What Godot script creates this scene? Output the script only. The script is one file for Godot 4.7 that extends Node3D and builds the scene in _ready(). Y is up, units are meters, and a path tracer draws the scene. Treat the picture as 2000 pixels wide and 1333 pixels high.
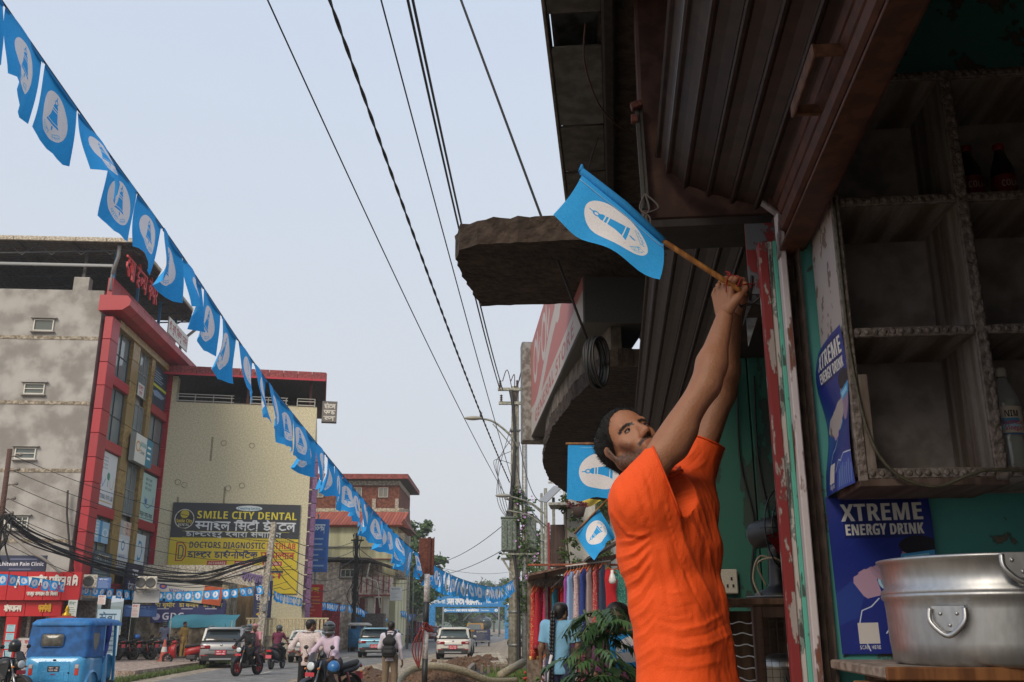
extends Node3D
# Street seen from under a shop canopy: a man ties a blue flag, bunting and buildings beyond. y up, metres, camera looks along -z.
var used:={}
var MC:={}
var TX:={}
var rng:=RandomNumberGenerator.new()
var SF:=Transform3D()            # frame of the shop row: x away from the street, y up, z towards the camera
var fonts:={}
var mean_colour:=true
const MEAN:={"grime":1.33,"blotch":1.25,"streak":1.24,"fine":1.15,"speck":1.3,"wood":1.4,"fibre":1.12,"cells":1.35}
# naming
func numbered(n:String)->String:
	if not used.has(n):
		used[n]=0
		return n
	used[n]+=1
	return "%s_%03d"%[n,used[n]]
func tag(o:Node,label:String,category:String,group:="",kind:="")->void:
	if label:o.set_meta("label",label)
	if category:o.set_meta("category",category)
	if group:o.set_meta("group",group)
	if kind:o.set_meta("kind",kind)
func thing(called:String,label:String,category:String,at:=Transform3D(),group:="")->Node3D:
	var o:=Node3D.new()
	o.name=numbered(called)
	add_child(o)
	o.transform=at
	tag(o,label,category,group)
	return o
func part(called:String,mesh:Mesh,m:Material,parent:Node,xf:=Transform3D())->MeshInstance3D:
	var o:=MeshInstance3D.new()
	o.name=called if parent!=self else numbered(called)
	o.mesh=mesh
	o.material_override=m
	parent.add_child(o,true)
	if parent!=self:
		var n:=0
		var base:=called
		for c in parent.get_children():
			if c!=o and str(c.name).begins_with(base):n+=1
		if n>0:o.name="%s_%03d"%[base,n]
	o.transform=xf
	return o
func solo(called:String,mesh:Mesh,m:Material,label:String,category:String,group:="",xf:=Transform3D())->MeshInstance3D:
	var o:=part(called,mesh,m,self,xf)
	tag(o,label,category,group)
	return o
func struct(called:String,mesh:Mesh,m:Material,label:="",xf:=Transform3D())->MeshInstance3D:
	var o:=part(called,mesh,m,self,xf)
	tag(o,label,"","","structure")
	return o
func copy(o:Node3D,xf:Transform3D,label:="")->Node3D:
	var base:=str(o.name)
	var k:=base.rfind("_")
	if k>0 and base.substr(k+1).is_valid_int():base=base.substr(0,k)
	var c:Node3D=o.duplicate()
	c.name=numbered(base)
	add_child(c)
	c.transform=xf
	if label:c.set_meta("label",label)
	return c
func mv(x:float,y:float,z:float)->Transform3D:
	return Transform3D(Basis(),Vector3(x,y,z))
func at(x:float,y:float,z:float,yaw:=0.0)->Transform3D:
	return Transform3D(Basis(Vector3.UP,deg_to_rad(yaw)),Vector3(x,y,z))
func shp(a:float,y:float,s:float)->Vector3:# a point given in the shop row's frame: a away from the street, s along the row
	return SF*Vector3(a,y,-s)
func col(h:String)->Color:
	return Color.html(h)
# mesh building
class MB:
	var st:=SurfaceTool.new()
	func _init(smooth:=false):
		st.begin(Mesh.PRIMITIVE_TRIANGLES)
		st.set_smooth_group(0 if smooth else -1)
	func sm(on:bool)->MB:
		st.set_smooth_group(0 if on else -1)
		return self
	func tri(a:Vector3,b:Vector3,c:Vector3,ua:=Vector2.ZERO,ub:=Vector2.ZERO,uc:=Vector2.ZERO)->void:
		st.set_uv(ua); st.add_vertex(a)
		st.set_uv(ub); st.add_vertex(b)
		st.set_uv(uc); st.add_vertex(c)
	func quad(a:Vector3,b:Vector3,c:Vector3,d:Vector3)->void:# clockwise seen from the front, from top left
		tri(a,b,c,Vector2(0,0),Vector2(1,0),Vector2(1,1))
		tri(a,c,d,Vector2(0,0),Vector2(1,1),Vector2(0,1))
	func box(c:Vector3,s:Vector3,b:=Basis(),bev:=0.0)->MB:
		var h:=s*0.5
		var e:=minf(bev,minf(h.x,minf(h.y,h.z))*0.9)
		if e<=0.0:
			for ax in 3:
				for sg in [1.0,-1.0]:
					_face(c,h,b,ax,sg,0.0)
			return self
		for ax in 3:
			for sg in [1.0,-1.0]:
				_face(c,h,b,ax,sg,e)
		for ax in 3:# bevel strips along axis ax
			var p:=(ax+1)%3
			var q:=(ax+2)%3
			for sp in [1.0,-1.0]:
				for sq in [1.0,-1.0]:
					var v:=[]
					for k in 2:
						for t in [1.0,-1.0]:
							var w:=Vector3()
							w[ax]=t*(h[ax]-e)
							w[p]=sp*(h[p]-(0.0 if k==0 else e))
							w[q]=sq*(h[q]-(e if k==0 else 0.0))
							v.append(c+b*w)
					if sp*sq>0:_q(v[0],v[2],v[3],v[1])
					else:_q(v[0],v[1],v[3],v[2])
		for sx in [1.0,-1.0]:
			for sy in [1.0,-1.0]:
				for sz in [1.0,-1.0]:
					var x:=c+b*Vector3(sx*h.x,sy*(h.y-e),sz*(h.z-e))
					var y:=c+b*Vector3(sx*(h.x-e),sy*h.y,sz*(h.z-e))
					var z:=c+b*Vector3(sx*(h.x-e),sy*(h.y-e),sz*h.z)
					if sx*sy*sz>0:tri(x,z,y)
					else:tri(x,y,z)
		return self
	func _q(a,b,c,d)->void:
		tri(a,b,c); tri(a,c,d)
	func _face(c:Vector3,h:Vector3,b:Basis,ax:int,sg:float,e:float)->void:
		var p:=(ax+1)%3
		var q:=(ax+2)%3
		var v:=[]
		for t in [[-1,-1],[1,-1],[1,1],[-1,1]]:
			var w:=Vector3()
			w[ax]=sg*h[ax]
			w[p]=t[0]*(h[p]-e)
			w[q]=t[1]*(h[q]-e)
			v.append(c+b*w)
		if sg>0:quad(v[0],v[3],v[2],v[1])
		else:quad(v[0],v[1],v[2],v[3])
	func bar(a:Vector3,b:Vector3,w:float,d:float,up:=Vector3.UP,bev:=0.0)->MB:# a square bar from a to b
		var z:=(b-a).normalized()
		if absf(z.dot(up))>0.98:up=Vector3.RIGHT
		var x:=up.cross(z).normalized()
		return box((a+b)*0.5,Vector3(w,d,a.distance_to(b)),Basis(x,z.cross(x),z),bev)
	func loft(rings:Array,cap0:=true,cap1:=true,closed:=true)->MB:
		var n:int=rings[0].size()
		var m:=rings.size()
		for i in m-1:
			for j in (n if closed else n-1):
				var k:=(j+1)%n
				var u0:=float(j)/n
				var u1:=float(j+1)/n
				var v0:=float(i)/(m-1)
				var v1:=float(i+1)/(m-1)
				tri(rings[i][j],rings[i+1][j],rings[i+1][k],Vector2(u0,v0),Vector2(u0,v1),Vector2(u1,v1))
				tri(rings[i][j],rings[i+1][k],rings[i][k],Vector2(u0,v0),Vector2(u1,v1),Vector2(u1,v0))
		for e in 2:
			if not [cap0,cap1][e]:continue
			var r=rings[0 if e==0 else m-1]
			var c:=Vector3()
			for p in r:c+=p
			c/=n
			for j in n:
				if e==0:tri(c,r[j],r[(j+1)%n])
				else:tri(c,r[(j+1)%n],r[j])
		return self
	func tube(pts:Array,r,seg:=8,caps:=true)->MB:# r: one radius or one for each point
		var rings:=[]
		var up:=Vector3.UP
		for i in pts.size():
			var d:Vector3=(pts[mini(i+1,pts.size()-1)]-pts[maxi(i-1,0)]).normalized()
			if absf(d.dot(up))>0.95:up=Vector3.RIGHT if absf(d.x)<0.7 else Vector3.BACK
			var x:=up.cross(d).normalized()
			var y:=d.cross(x)
			up=y
			var rr:float=r[i] if r is Array else r
			var ring:=PackedVector3Array()
			for j in seg:
				var t:=TAU*j/seg
				ring.append(pts[i]+(x*cos(t)+y*sin(t))*rr)
			rings.append(ring)
		return loft(rings,caps,caps)
	func cyl(a:Vector3,b:Vector3,r0:float,r1:float,seg:=16)->MB:
		return tube([a,b],[r0,r1],seg)
	func lathe(prof:Array,seg:=24,xf:=Transform3D())->MB:# prof: Vector2(radius, height) from bottom to top, outward smooth
		var rings:=[]
		for p in prof:
			var ring:=PackedVector3Array()
			for j in seg:
				var t:=-TAU*j/seg
				ring.append(xf*Vector3(p.x*cos(t),p.y,p.x*sin(t)))
			rings.append(ring)
		return loft(rings,false,false)
	func prism(poly:PackedVector2Array,d:float,xf:=Transform3D())->MB:# polygon in xy, extruded from z=0 to z=-d
		if Geometry2D.is_polygon_clockwise(poly):
			poly=poly.duplicate(); poly.reverse()
		var t:=Geometry2D.triangulate_polygon(poly)
		for i in range(0,t.size(),3):
			var a:=poly[t[i]]
			var b:=poly[t[i+1]]
			var c:=poly[t[i+2]]
			if (b-a).cross(c-a)>0:
				var s:=b; b=c; c=s
			tri(xf*Vector3(a.x,a.y,0),xf*Vector3(b.x,b.y,0),xf*Vector3(c.x,c.y,0))
			tri(xf*Vector3(a.x,a.y,-d),xf*Vector3(c.x,c.y,-d),xf*Vector3(b.x,b.y,-d))
		for i in poly.size():
			var p:=poly[i]
			var q:=poly[(i+1)%poly.size()]
			_q(xf*Vector3(p.x,p.y,0),xf*Vector3(p.x,p.y,-d),xf*Vector3(q.x,q.y,-d),xf*Vector3(q.x,q.y,0))
		return self
	func grid(rows:Array)->MB:# rows of points, v down the rows, u along each
		var m:=rows.size()
		var n:int=rows[0].size()
		for i in m-1:
			for j in n-1:
				var u0:=float(j)/(n-1)
				var u1:=float(j+1)/(n-1)
				var v0:=float(i)/(m-1)
				var v1:=float(i+1)/(m-1)
				tri(rows[i][j],rows[i][j+1],rows[i+1][j+1],Vector2(u0,v0),Vector2(u1,v0),Vector2(u1,v1))
				tri(rows[i][j],rows[i+1][j+1],rows[i+1][j],Vector2(u0,v0),Vector2(u1,v1),Vector2(u0,v1))
		return self
	func ball(c:Vector3,r:Vector3,seg:=14,b:=Basis())->MB:
		var rings:=[]
		var n:=maxi(4,seg/2)
		for i in n+1:
			var f:=PI*i/n
			var ring:=PackedVector3Array()
			for j in seg:
				var t:=-TAU*j/seg
				ring.append(c+b*Vector3(r.x*maxf(sin(f),0.001)*cos(t),-r.y*cos(f),r.z*maxf(sin(f),0.001)*sin(t)))
			rings.append(ring)
		return loft(rings,false,false)
	func done(tangents:=false)->ArrayMesh:
		st.generate_normals()
		if tangents:st.generate_tangents()
		return st.commit()
func bx(c:Vector3,s:Vector3,bev:=0.0)->ArrayMesh:
	return MB.new().box(c,s,Basis(),bev).done()
func curve(p:Array,n:=8)->Array:# smooth points through p
	var out:=[]
	for i in p.size()-1:
		var a:Vector3=p[maxi(i-1,0)]
		var d:Vector3=p[mini(i+2,p.size()-1)]
		for k in n:
			out.append(p[i].cubic_interpolate(p[i+1],a,d,float(k)/n))
	out.append(p[-1])
	return out
func sag(a:Vector3,b:Vector3,drop:float,n:=24)->Array:
	var out:=[]
	for i in n+1:
		var t:=float(i)/n
		out.append(a.lerp(b,t)-Vector3(0,drop*4*t*(1-t),0))
	return out
# textures and materials
func noise_tex(key:String,freq:float,lo:Color,hi:Color,oct:=5,sy:=1.0,kind:=FastNoiseLite.TYPE_SIMPLEX_SMOOTH,mid:=0.5)->ImageTexture:
	if TX.has(key):return TX[key]
	var n:=FastNoiseLite.new()
	n.noise_type=kind
	n.seed=key.hash()%1000
	n.frequency=freq
	n.fractal_octaves=oct
	n.fractal_gain=0.55
	var w:=512
	var src:=n.get_seamless_image(w,w if sy==1.0 else int(w/sy),false,false,0.12)
	if sy!=1.0:src.resize(w,w,Image.INTERPOLATE_CUBIC)
	src.convert(Image.FORMAT_L8)
	var d:=src.get_data()
	var hist:=PackedInt32Array(); hist.resize(256)
	for v in d:hist[v]+=1
	var lut:=[]
	var acc:=0
	for i in 256:
		acc+=hist[i]
		var t:=clampf(float(acc)/d.size(),0,1)
		t=clampf((t-mid)*1.0+0.5,0,1)
		lut.append(lo.lerp(hi,t))
	var o:=PackedByteArray(); o.resize(d.size()*3)
	for i in d.size():
		var c:Color=lut[d[i]]
		o[i*3]=c.r8; o[i*3+1]=c.g8; o[i*3+2]=c.b8
	TX[key]=ImageTexture.create_from_image(Image.create_from_data(w,w,false,Image.FORMAT_RGB8,o))
	return TX[key]
func tex(k:String)->ImageTexture:
	match k:
		"fine":return noise_tex(k,0.06,col("e4e4e4"),col("ffffff"))
		"blotch":return noise_tex(k,0.011,col("c6c4c1"),col("ffffff"),6)
		"grime":return noise_tex(k,0.02,col("b2aca5"),col("ffffff"),7)
		"streak":return noise_tex(k,0.012,col("c8c5c0"),col("ffffff"),5,7.0)
		"speck":return noise_tex(k,0.12,col("b4b4b4"),col("ffffff"),3,1.0,FastNoiseLite.TYPE_SIMPLEX_SMOOTH,0.3)
		"wood":return noise_tex(k,0.016,col("ac9c8c"),col("ffffff"),5,12.0)
		"fibre":return noise_tex(k,0.03,col("eaeaea"),col("ffffff"),4,3.0)
		"cells":return noise_tex(k,0.03,col("acacac"),col("ffffff"),3,1.0,FastNoiseLite.TYPE_CELLULAR)
		"height":return noise_tex(k,0.03,Color.BLACK,Color.WHITE,6)
	return null
func mat(c:Color,rough:=0.8,t:="",sc:=1.0,o:={})->StandardMaterial3D:
	var key:=str(c,rough,t,sc,o,mean_colour)
	if MC.has(key):return MC[key]
	var m:=StandardMaterial3D.new()
	if mean_colour:# so that c is the mean of the textured surface
		var l:Color=c.srgb_to_linear()*MEAN.get(t,1.0)*MEAN.get(o.get("t2",""),1.0)
		c=Color(minf(l.r,0.9),minf(l.g,0.9),minf(l.b,0.9)).linear_to_srgb()
	m.albedo_color=c
	m.roughness=rough
	m.metallic=o.get("metal",0.0)
	m.metallic_specular=o.get("spec",0.5)
	m.cull_mode=BaseMaterial3D.CULL_DISABLED
	if t:
		m.albedo_texture=tex(t)
		m.uv1_triplanar=true
		m.uv1_scale=Vector3.ONE*sc
	if o.has("t2"):
		m.detail_enabled=true
		m.detail_blend_mode=BaseMaterial3D.BLEND_MODE_MUL
		m.detail_albedo=tex(o.t2)
		m.detail_uv_layer=BaseMaterial3D.DETAIL_UV_2
		m.uv2_triplanar=true
		m.uv2_scale=Vector3.ONE*o.get("s2",sc*4.3)
	if o.has("bump"):
		m.heightmap_enabled=true
		m.heightmap_texture=tex("height")
		m.heightmap_scale=o.bump
		if not t:
			m.uv1_triplanar=true
			m.uv1_scale=Vector3.ONE*sc
	if o.has("coat"):
		m.clearcoat_enabled=true
		m.clearcoat=o.coat
		m.clearcoat_roughness=0.08
	if o.has("back"):
		m.backlight_enabled=true
		m.backlight=o.back
	if o.has("rim"):
		m.rim_enabled=true
		m.rim=o.rim
		m.rim_tint=0.7
	if o.has("sss"):
		m.subsurf_scatter_enabled=true
		m.subsurf_scatter_strength=o.sss
	if o.has("glow"):
		m.emission_enabled=true
		m.emission=c
		m.emission_energy_multiplier=o.glow
	if o.get("vc",false):m.vertex_color_use_as_albedo=true
	MC[key]=m
	return m
func glass(c:=Color(0.25,0.3,0.32),a:=0.35)->StandardMaterial3D:
	var key:="glass"+str(c,a)
	if MC.has(key):return MC[key]
	var m:=StandardMaterial3D.new()
	m.albedo_color=Color(c,a)
	m.roughness=0.04
	m.transparency=BaseMaterial3D.TRANSPARENCY_ALPHA
	m.cull_mode=BaseMaterial3D.CULL_DISABLED
	MC[key]=m
	return m
func print_mat(t:Texture2D,rough:=0.6,o:={})->StandardMaterial3D:
	var m:=StandardMaterial3D.new()
	m.albedo_texture=t
	m.roughness=rough
	m.texture_repeat=false
	m.cull_mode=BaseMaterial3D.CULL_DISABLED
	if o.has("back"):
		m.backlight_enabled=true
		m.backlight=o.back
	m.albedo_color=o.get("tint",Color.WHITE)
	return m
# drawing flat print
class Canvas:
	var im:Image
	var w:int
	var h:int
	func _init(w_:int,h_:int,bg:Color):
		w=w_; h=h_
		im=Image.create(w,h,false,Image.FORMAT_RGB8)
		im.fill(bg)
	func rect(x:float,y:float,rw:float,rh:float,c:Color)->void:
		im.fill_rect(Rect2i(roundi(x),roundi(y),maxi(1,roundi(rw)),maxi(1,roundi(rh))),c)
	func poly(p:PackedVector2Array,c:Color)->void:
		var y0:=1e9
		var y1:=-1e9
		for q in p:
			y0=minf(y0,q.y); y1=maxf(y1,q.y)
		for y in range(maxi(0,int(y0)),mini(h,int(y1)+1)):
			var xs:=[]
			for i in p.size():
				var a:=p[i]
				var b:=p[(i+1)%p.size()]
				if (a.y<=y+0.5)!=(b.y<=y+0.5):
					xs.append(a.x+(y+0.5-a.y)*(b.x-a.x)/(b.y-a.y))
			xs.sort()
			for k in range(0,xs.size()-1,2):
				var l:=roundi(xs[k])
				im.fill_rect(Rect2i(l,y,maxi(0,roundi(xs[k+1])-l),1),c)
	func disc(c:Vector2,rx:float,ry:float,k:Color)->void:
		for y in range(maxi(0,int(c.y-ry)),mini(h,int(c.y+ry)+1)):
			var t:=1.0-pow((y+0.5-c.y)/ry,2)
			if t<=0:continue
			var d:=rx*sqrt(t)
			im.fill_rect(Rect2i(roundi(c.x-d),y,roundi(2*d),1),k)
	func line(pts:PackedVector2Array,wd:float,c:Color)->void:
		for i in pts.size()-1:
			var n:=maxi(1,int(pts[i].distance_to(pts[i+1])/maxf(0.5,wd*0.3)))
			for k in n+1:
				var p:=pts[i].lerp(pts[i+1],float(k)/n)
				if wd<=3.0:im.fill_rect(Rect2i(roundi(p.x-wd/2),roundi(p.y-wd/2),maxi(1,roundi(wd)),maxi(1,roundi(wd))),c)
				else:disc(p,wd/2,wd/2,c)
	func ring(c:Vector2,r:float,wd:float,k:Color)->void:
		var p:=PackedVector2Array()
		for i in 33:p.append(c+Vector2.from_angle(TAU*i/32)*r)
		line(p,wd,k)
	func tex()->ImageTexture:
		return ImageTexture.create_from_image(im)
func latin(cv:Canvas,s:String,x:float,y:float,hgt:float,c:Color,width:=0.0,bold:=true,slant:=0.0)->void:# x,y: left and baseline; hgt: capital height
	var key:="Droid Sans"+("B" if bold else "")
	if not fonts.has(key):
		var f:=SystemFont.new()
		f.font_names=["Droid Sans"]
		if bold:f.font_weight=700
		fonts[key]=f
	var t:=TextMesh.new()
	t.font=fonts[key]
	t.text=s
	t.font_size=64
	t.pixel_size=0.01
	t.depth=0.0
	t.curve_step=1.5
	t.horizontal_alignment=HORIZONTAL_ALIGNMENT_LEFT
	var a:=t.get_mesh_arrays()
	if a.is_empty():return
	var v:PackedVector3Array=a[Mesh.ARRAY_VERTEX]
	var idx:PackedInt32Array=a[Mesh.ARRAY_INDEX]
	var lo:=Vector2(1e9,1e9)
	var hi:=-lo
	for p in v:
		lo=lo.min(Vector2(p.x,p.y)); hi=hi.max(Vector2(p.x,p.y))
	var cap:=0.457
	var base:=lo.y
	if s.to_lower()!=s.to_upper() and s!=s.to_upper():
		for ch in "gjpqy,":
			if s.contains(ch):base=hi.y-cap; break
	var k:=hgt/cap
	var kx:=k if width==0.0 else width/(hi.x-lo.x)
	for i in range(0,idx.size(),3):
		var tri:=PackedVector2Array()
		for j in 3:
			var p:=v[idx[i+j]]
			tri.append(Vector2(x+(p.x-lo.x)*kx+slant*(p.y-base)*k,y-(p.y-base)*k))
		cv.poly(tri,c)
# Devanagari letters as strokes: x grows right, y from 0 (foot) to 10 (head line); strokes after | are the upright that half forms drop.
const DV:={
	"क":"7:4,6 2,8 .5,6 1.5,4 4,6 6,8 7,6 6,3|4,10 4,0","ख":"8:1,10 2.5,8 1,6 3,1;6,6 4,7 3.5,5 6,4|6,10 6,0","ग":"5:1.5,10 1.5,4.5 .4,4|4.5,10 4.5,0","च":"6:.5,7 5,7;2,7 1.6,4.5 5,3.5|5,10 5,0",
	"ट":"6:3,10 3,8;5.4,8 3,8 1,6 1,3 3,1 5.4,2|","ठ":"6:3,10 3,8 1,6 1,3 3,1 5,3 5,6 3,8|","ड":"6:3,10 3,8 1,7 1.5,5 4.5,5 5,2.6 3,1 1,2.4|","ण":"7:.8,10 .8,5 2,3.6 3.2,5 3.2,10|5.6,10 5.6,0",
	"त":"5.5:4.5,6 2,6.5 .8,4.5 1.8,2|4.5,10 4.5,0","थ":"6.5:.8,8.6 2,8.6 1.4,6.5 3,5 1.6,3 4,2.6 5.5,4.4|5.5,10 5.5,0","द":"6:4,10 4,8 1.4,7 1.2,4.6 3.6,4 4.2,2.6 5.6,.6|","ध":"6.5:1,9 2.4,8 1.2,6.4 2.6,5.4 1,3.8 2.6,2.6 5.5,4.6|5.5,10 5.5,0",
	"न":"5.5:4.5,5.6 2.2,5.6 .8,4.6 1.7,3.8 2.2,5.4|4.5,10 4.5,0","प":"5.5:1,10 1,5.4 2.4,4 4.5,5|4.5,10 4.5,0","फ":"7.5:1,10 1,5.4 2.4,4 4,5;4,6 5.6,7.4 7,6 6,3.4|4,10 4,0","ब":"5.5:4.5,6.2 2.2,7 .8,5.4 2,3.8 4.5,4.8;1.2,4.4 4.3,6.2|4.5,10 4.5,0",
	"भ":"6.5:1,10 1.2,7.6 .4,6.8;1.2,5.4 2.6,3.8 5.5,4|5.5,10 5.5,0","म":"5.5:1.2,10 1.2,4.2 .4,5 ;.4,4.6 4.5,4.6|4.5,10 4.5,0","य":"5.5:.8,9 2.2,7.4 1,5.6 2.4,3.6 4.5,5|4.5,10 4.5,0","र":"4.5:2,10 3.4,8 2.6,6 .8,5.6 3.6,1|",
	"ल":"6.5:5.5,6 4.4,7.2 3.4,4 2.6,7 .8,6 1,3.6 2,2.4|5.5,10 5.5,0","व":"5.5:4.5,6.4 2.2,7 .8,5.4 2.2,3.8 4.5,4.8|4.5,10 4.5,0","श":"6.5:.8,7 1.2,9 3,8 2,5.8 4,3|5.5,10 5.5,0","ष":"5.5:1,10 1,5.4 2.4,4 4.5,5;1.2,8 4.4,5.6|4.5,10 4.5,0",
	"स":"6.5:.8,10 2.8,8 2,6 .6,5.4 3,2;2,5.6 5.5,5.6|5.5,10 5.5,0","ह":"6:3,10 3,8 1.2,7 1.6,5.4 4.6,5.2 4.2,3.8 2,3.4 2,1.6 4.6,.2|","ा":"2.6:|1.4,10 1.4,0","इ":"5.5:3,10 3,8.6 1,7.4 4.2,6 1.2,4.2 4,2 5,.6|","ई":"5.5:3,10 3,8.6 1,7.4 4.2,6 1.2,4.2 4,2 5,.6;3,10 4,12.6 5.4,12|",
	"ए":"5:.8,10 .8,6 2.4,4 4.4,5.6;4.4,10 4.4,5.6 3.6,1|","औ":"8:.6,8 2,9 3,7.6 1.6,6 3,4.6 1.6,2.4 .4,3.4;2,5.6 4.4,5.6;6,10 5,12.6;6.4,10 6.6,12.6|4.4,10 4.4,0;6.6,10 6.6,0","अ":"7:.6,8 2,9 3,7.6 1.6,6 3,4.6 1.6,2.4 .4,3.4;2,5.6 5.4,5.6|5.4,10 5.4,0"}
func deva_strokes(text:String)->Array:# [strokes, width]; units of tenths of the letter height
	var out:=[]
	var x:=0.0
	var w0:=0.0
	var last:=0.0
	var pre:=false
	var i:=0
	var n:=text.length()
	while i<n:
		var ch:=text[i]
		if ch==" " or i==n-1:
			pass
		if ch==" ":
			if x>w0:out.append(PackedVector2Array([Vector2(w0,10),Vector2(x,10)]))
			x+=3.5; w0=x
			i+=1; continue
		if DV.has(ch):
			var half:=i+1<n and text[i+1]=="्" and i+2<n and DV.has(text[i+2])
			var after_ra:=half and ch=="र"
			var ra:=i>0 and text[i-1]=="्" and ch=="र"
			if after_ra:
				pre=true
				i+=2; continue
			if ra:
				out.append(PackedVector2Array([Vector2(x-1.2,3),Vector2(x-3.6,0.8)]))
				i+=1; continue
			if i+1<n and text[i+1]=="ि":
				out.append(PackedVector2Array([Vector2(x+1.4,0),Vector2(x+1.4,10),Vector2(x+2,12.4),Vector2(x+5,12.2),Vector2(x+6.4,10)]))
				x+=2.6
			var g:PackedStringArray=DV[ch].split(":")
			var sp:=g[1].split("|")
			var wd:=float(g[0])
			var has_bar:=sp[1]!=""
			for s in (sp[0]+("" if half and has_bar else ";"+sp[1])).split(";",false):
				var p:=PackedVector2Array()
				for q in s.split(" ",false):
					var c:=q.split(",")
					p.append(Vector2(x+float(c[0]),float(c[1])))
				if p.size()>1:out.append(p)
			if half and has_bar:wd=maxf(2.6,wd-1.8)
			last=x
			x+=wd
			if pre:
				out.append(PackedVector2Array([Vector2(x-1,10),Vector2(x-2.6,11.6),Vector2(x-1,13)]))
				pre=false
		elif ch=="ी":
			out.append(PackedVector2Array([Vector2(x-2,10),Vector2(x-1.4,12.4),Vector2(x+0.8,12.4),Vector2(x+1.4,10),Vector2(x+1.4,0)]))
			x+=2.6
		elif ch=="े" or ch=="ै" or ch=="ो" or ch=="ौ":
			if ch=="ो" or ch=="ौ":
				out.append(PackedVector2Array([Vector2(x+1.4,10),Vector2(x+1.4,0)]))
				x+=2.6
			out.append(PackedVector2Array([Vector2(x-1.2,10),Vector2(x-3.2,13)]))
			if ch=="ै" or ch=="ौ":out.append(PackedVector2Array([Vector2(x-1.2,10),Vector2(x-1.8,13)]))
		elif ch=="ं":
			out.append(PackedVector2Array([Vector2(x-1.5,12),Vector2(x-1.4,12.1)]))
		elif ch=="ु":
			out.append(PackedVector2Array([Vector2(x-1.2,0),Vector2(x-3.6,-1),Vector2(x-2.6,-2.4),Vector2(x-0.8,-2)]))
		elif ch=="ू":
			out.append(PackedVector2Array([Vector2(x-1.2,0),Vector2(x-2.4,-1),Vector2(x-4.4,-.6),Vector2(x-1,-2.6)]))
		i+=1
	if x>w0:out.append(PackedVector2Array([Vector2(w0,10),Vector2(x,10)]))
	return [out,x]
func deva(cv:Canvas,s:String,x:float,y:float,hgt:float,c:Color,width:=0.0,wd:=1.7)->void:# y: foot of the letters
	var r:=deva_strokes(s)
	var k:=hgt/10.0
	var kx:float=k if width==0.0 else width/r[1]
	for p in r[0]:
		var q:=PackedVector2Array()
		for v in p:q.append(Vector2(x+v.x*kx,y-v.y*k))
		cv.line(q,maxf(1.0,wd*k),c)
func deva_mesh(s:String,hgt:float,width:float,depth:float,wd:=1.7)->ArrayMesh:# standing letters, left foot at the origin, facing +z
	var r:=deva_strokes(s)
	var k:=hgt/10.0
	var kx:float=k if width==0.0 else width/r[1]
	var b:=MB.new()
	for p in r[0]:
		for i in p.size()-1:
			b.bar(Vector3(p[i].x*kx,p[i].y*k,0),Vector3(p[i+1].x*kx,p[i+1].y*k,0.001),depth,wd*k,Vector3(0.01,0.02,1).cross(Vector3(p[i+1].x-p[i].x,p[i+1].y-p[i].y,0)))
	return b.done()
func panel(w:float,h:float)->ArrayMesh:# an upright printed sheet facing +z, centred, uv over the whole
	var b:=MB.new()
	b.quad(Vector3(-w/2,h/2,0),Vector3(w/2,h/2,0),Vector3(w/2,-h/2,0),Vector3(-w/2,-h/2,0))
	return b.done()
func signboard(called:String,label:String,w:float,h:float,t:Texture2D,xf:Transform3D,edge:Color,depth:=0.06,group:="",rough:=0.55)->Node3D:
	var o:=thing(called,label,"sign",xf,group)
	part("board",bx(Vector3(0,0,-depth/2),Vector3(w,h,depth),0.006),mat(edge,0.6,"fine",2.0),o)
	part("print",panel(w-0.02,h-0.02),print_mat(t,rough),o,mv(0,0,0.004))
	return o
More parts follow.
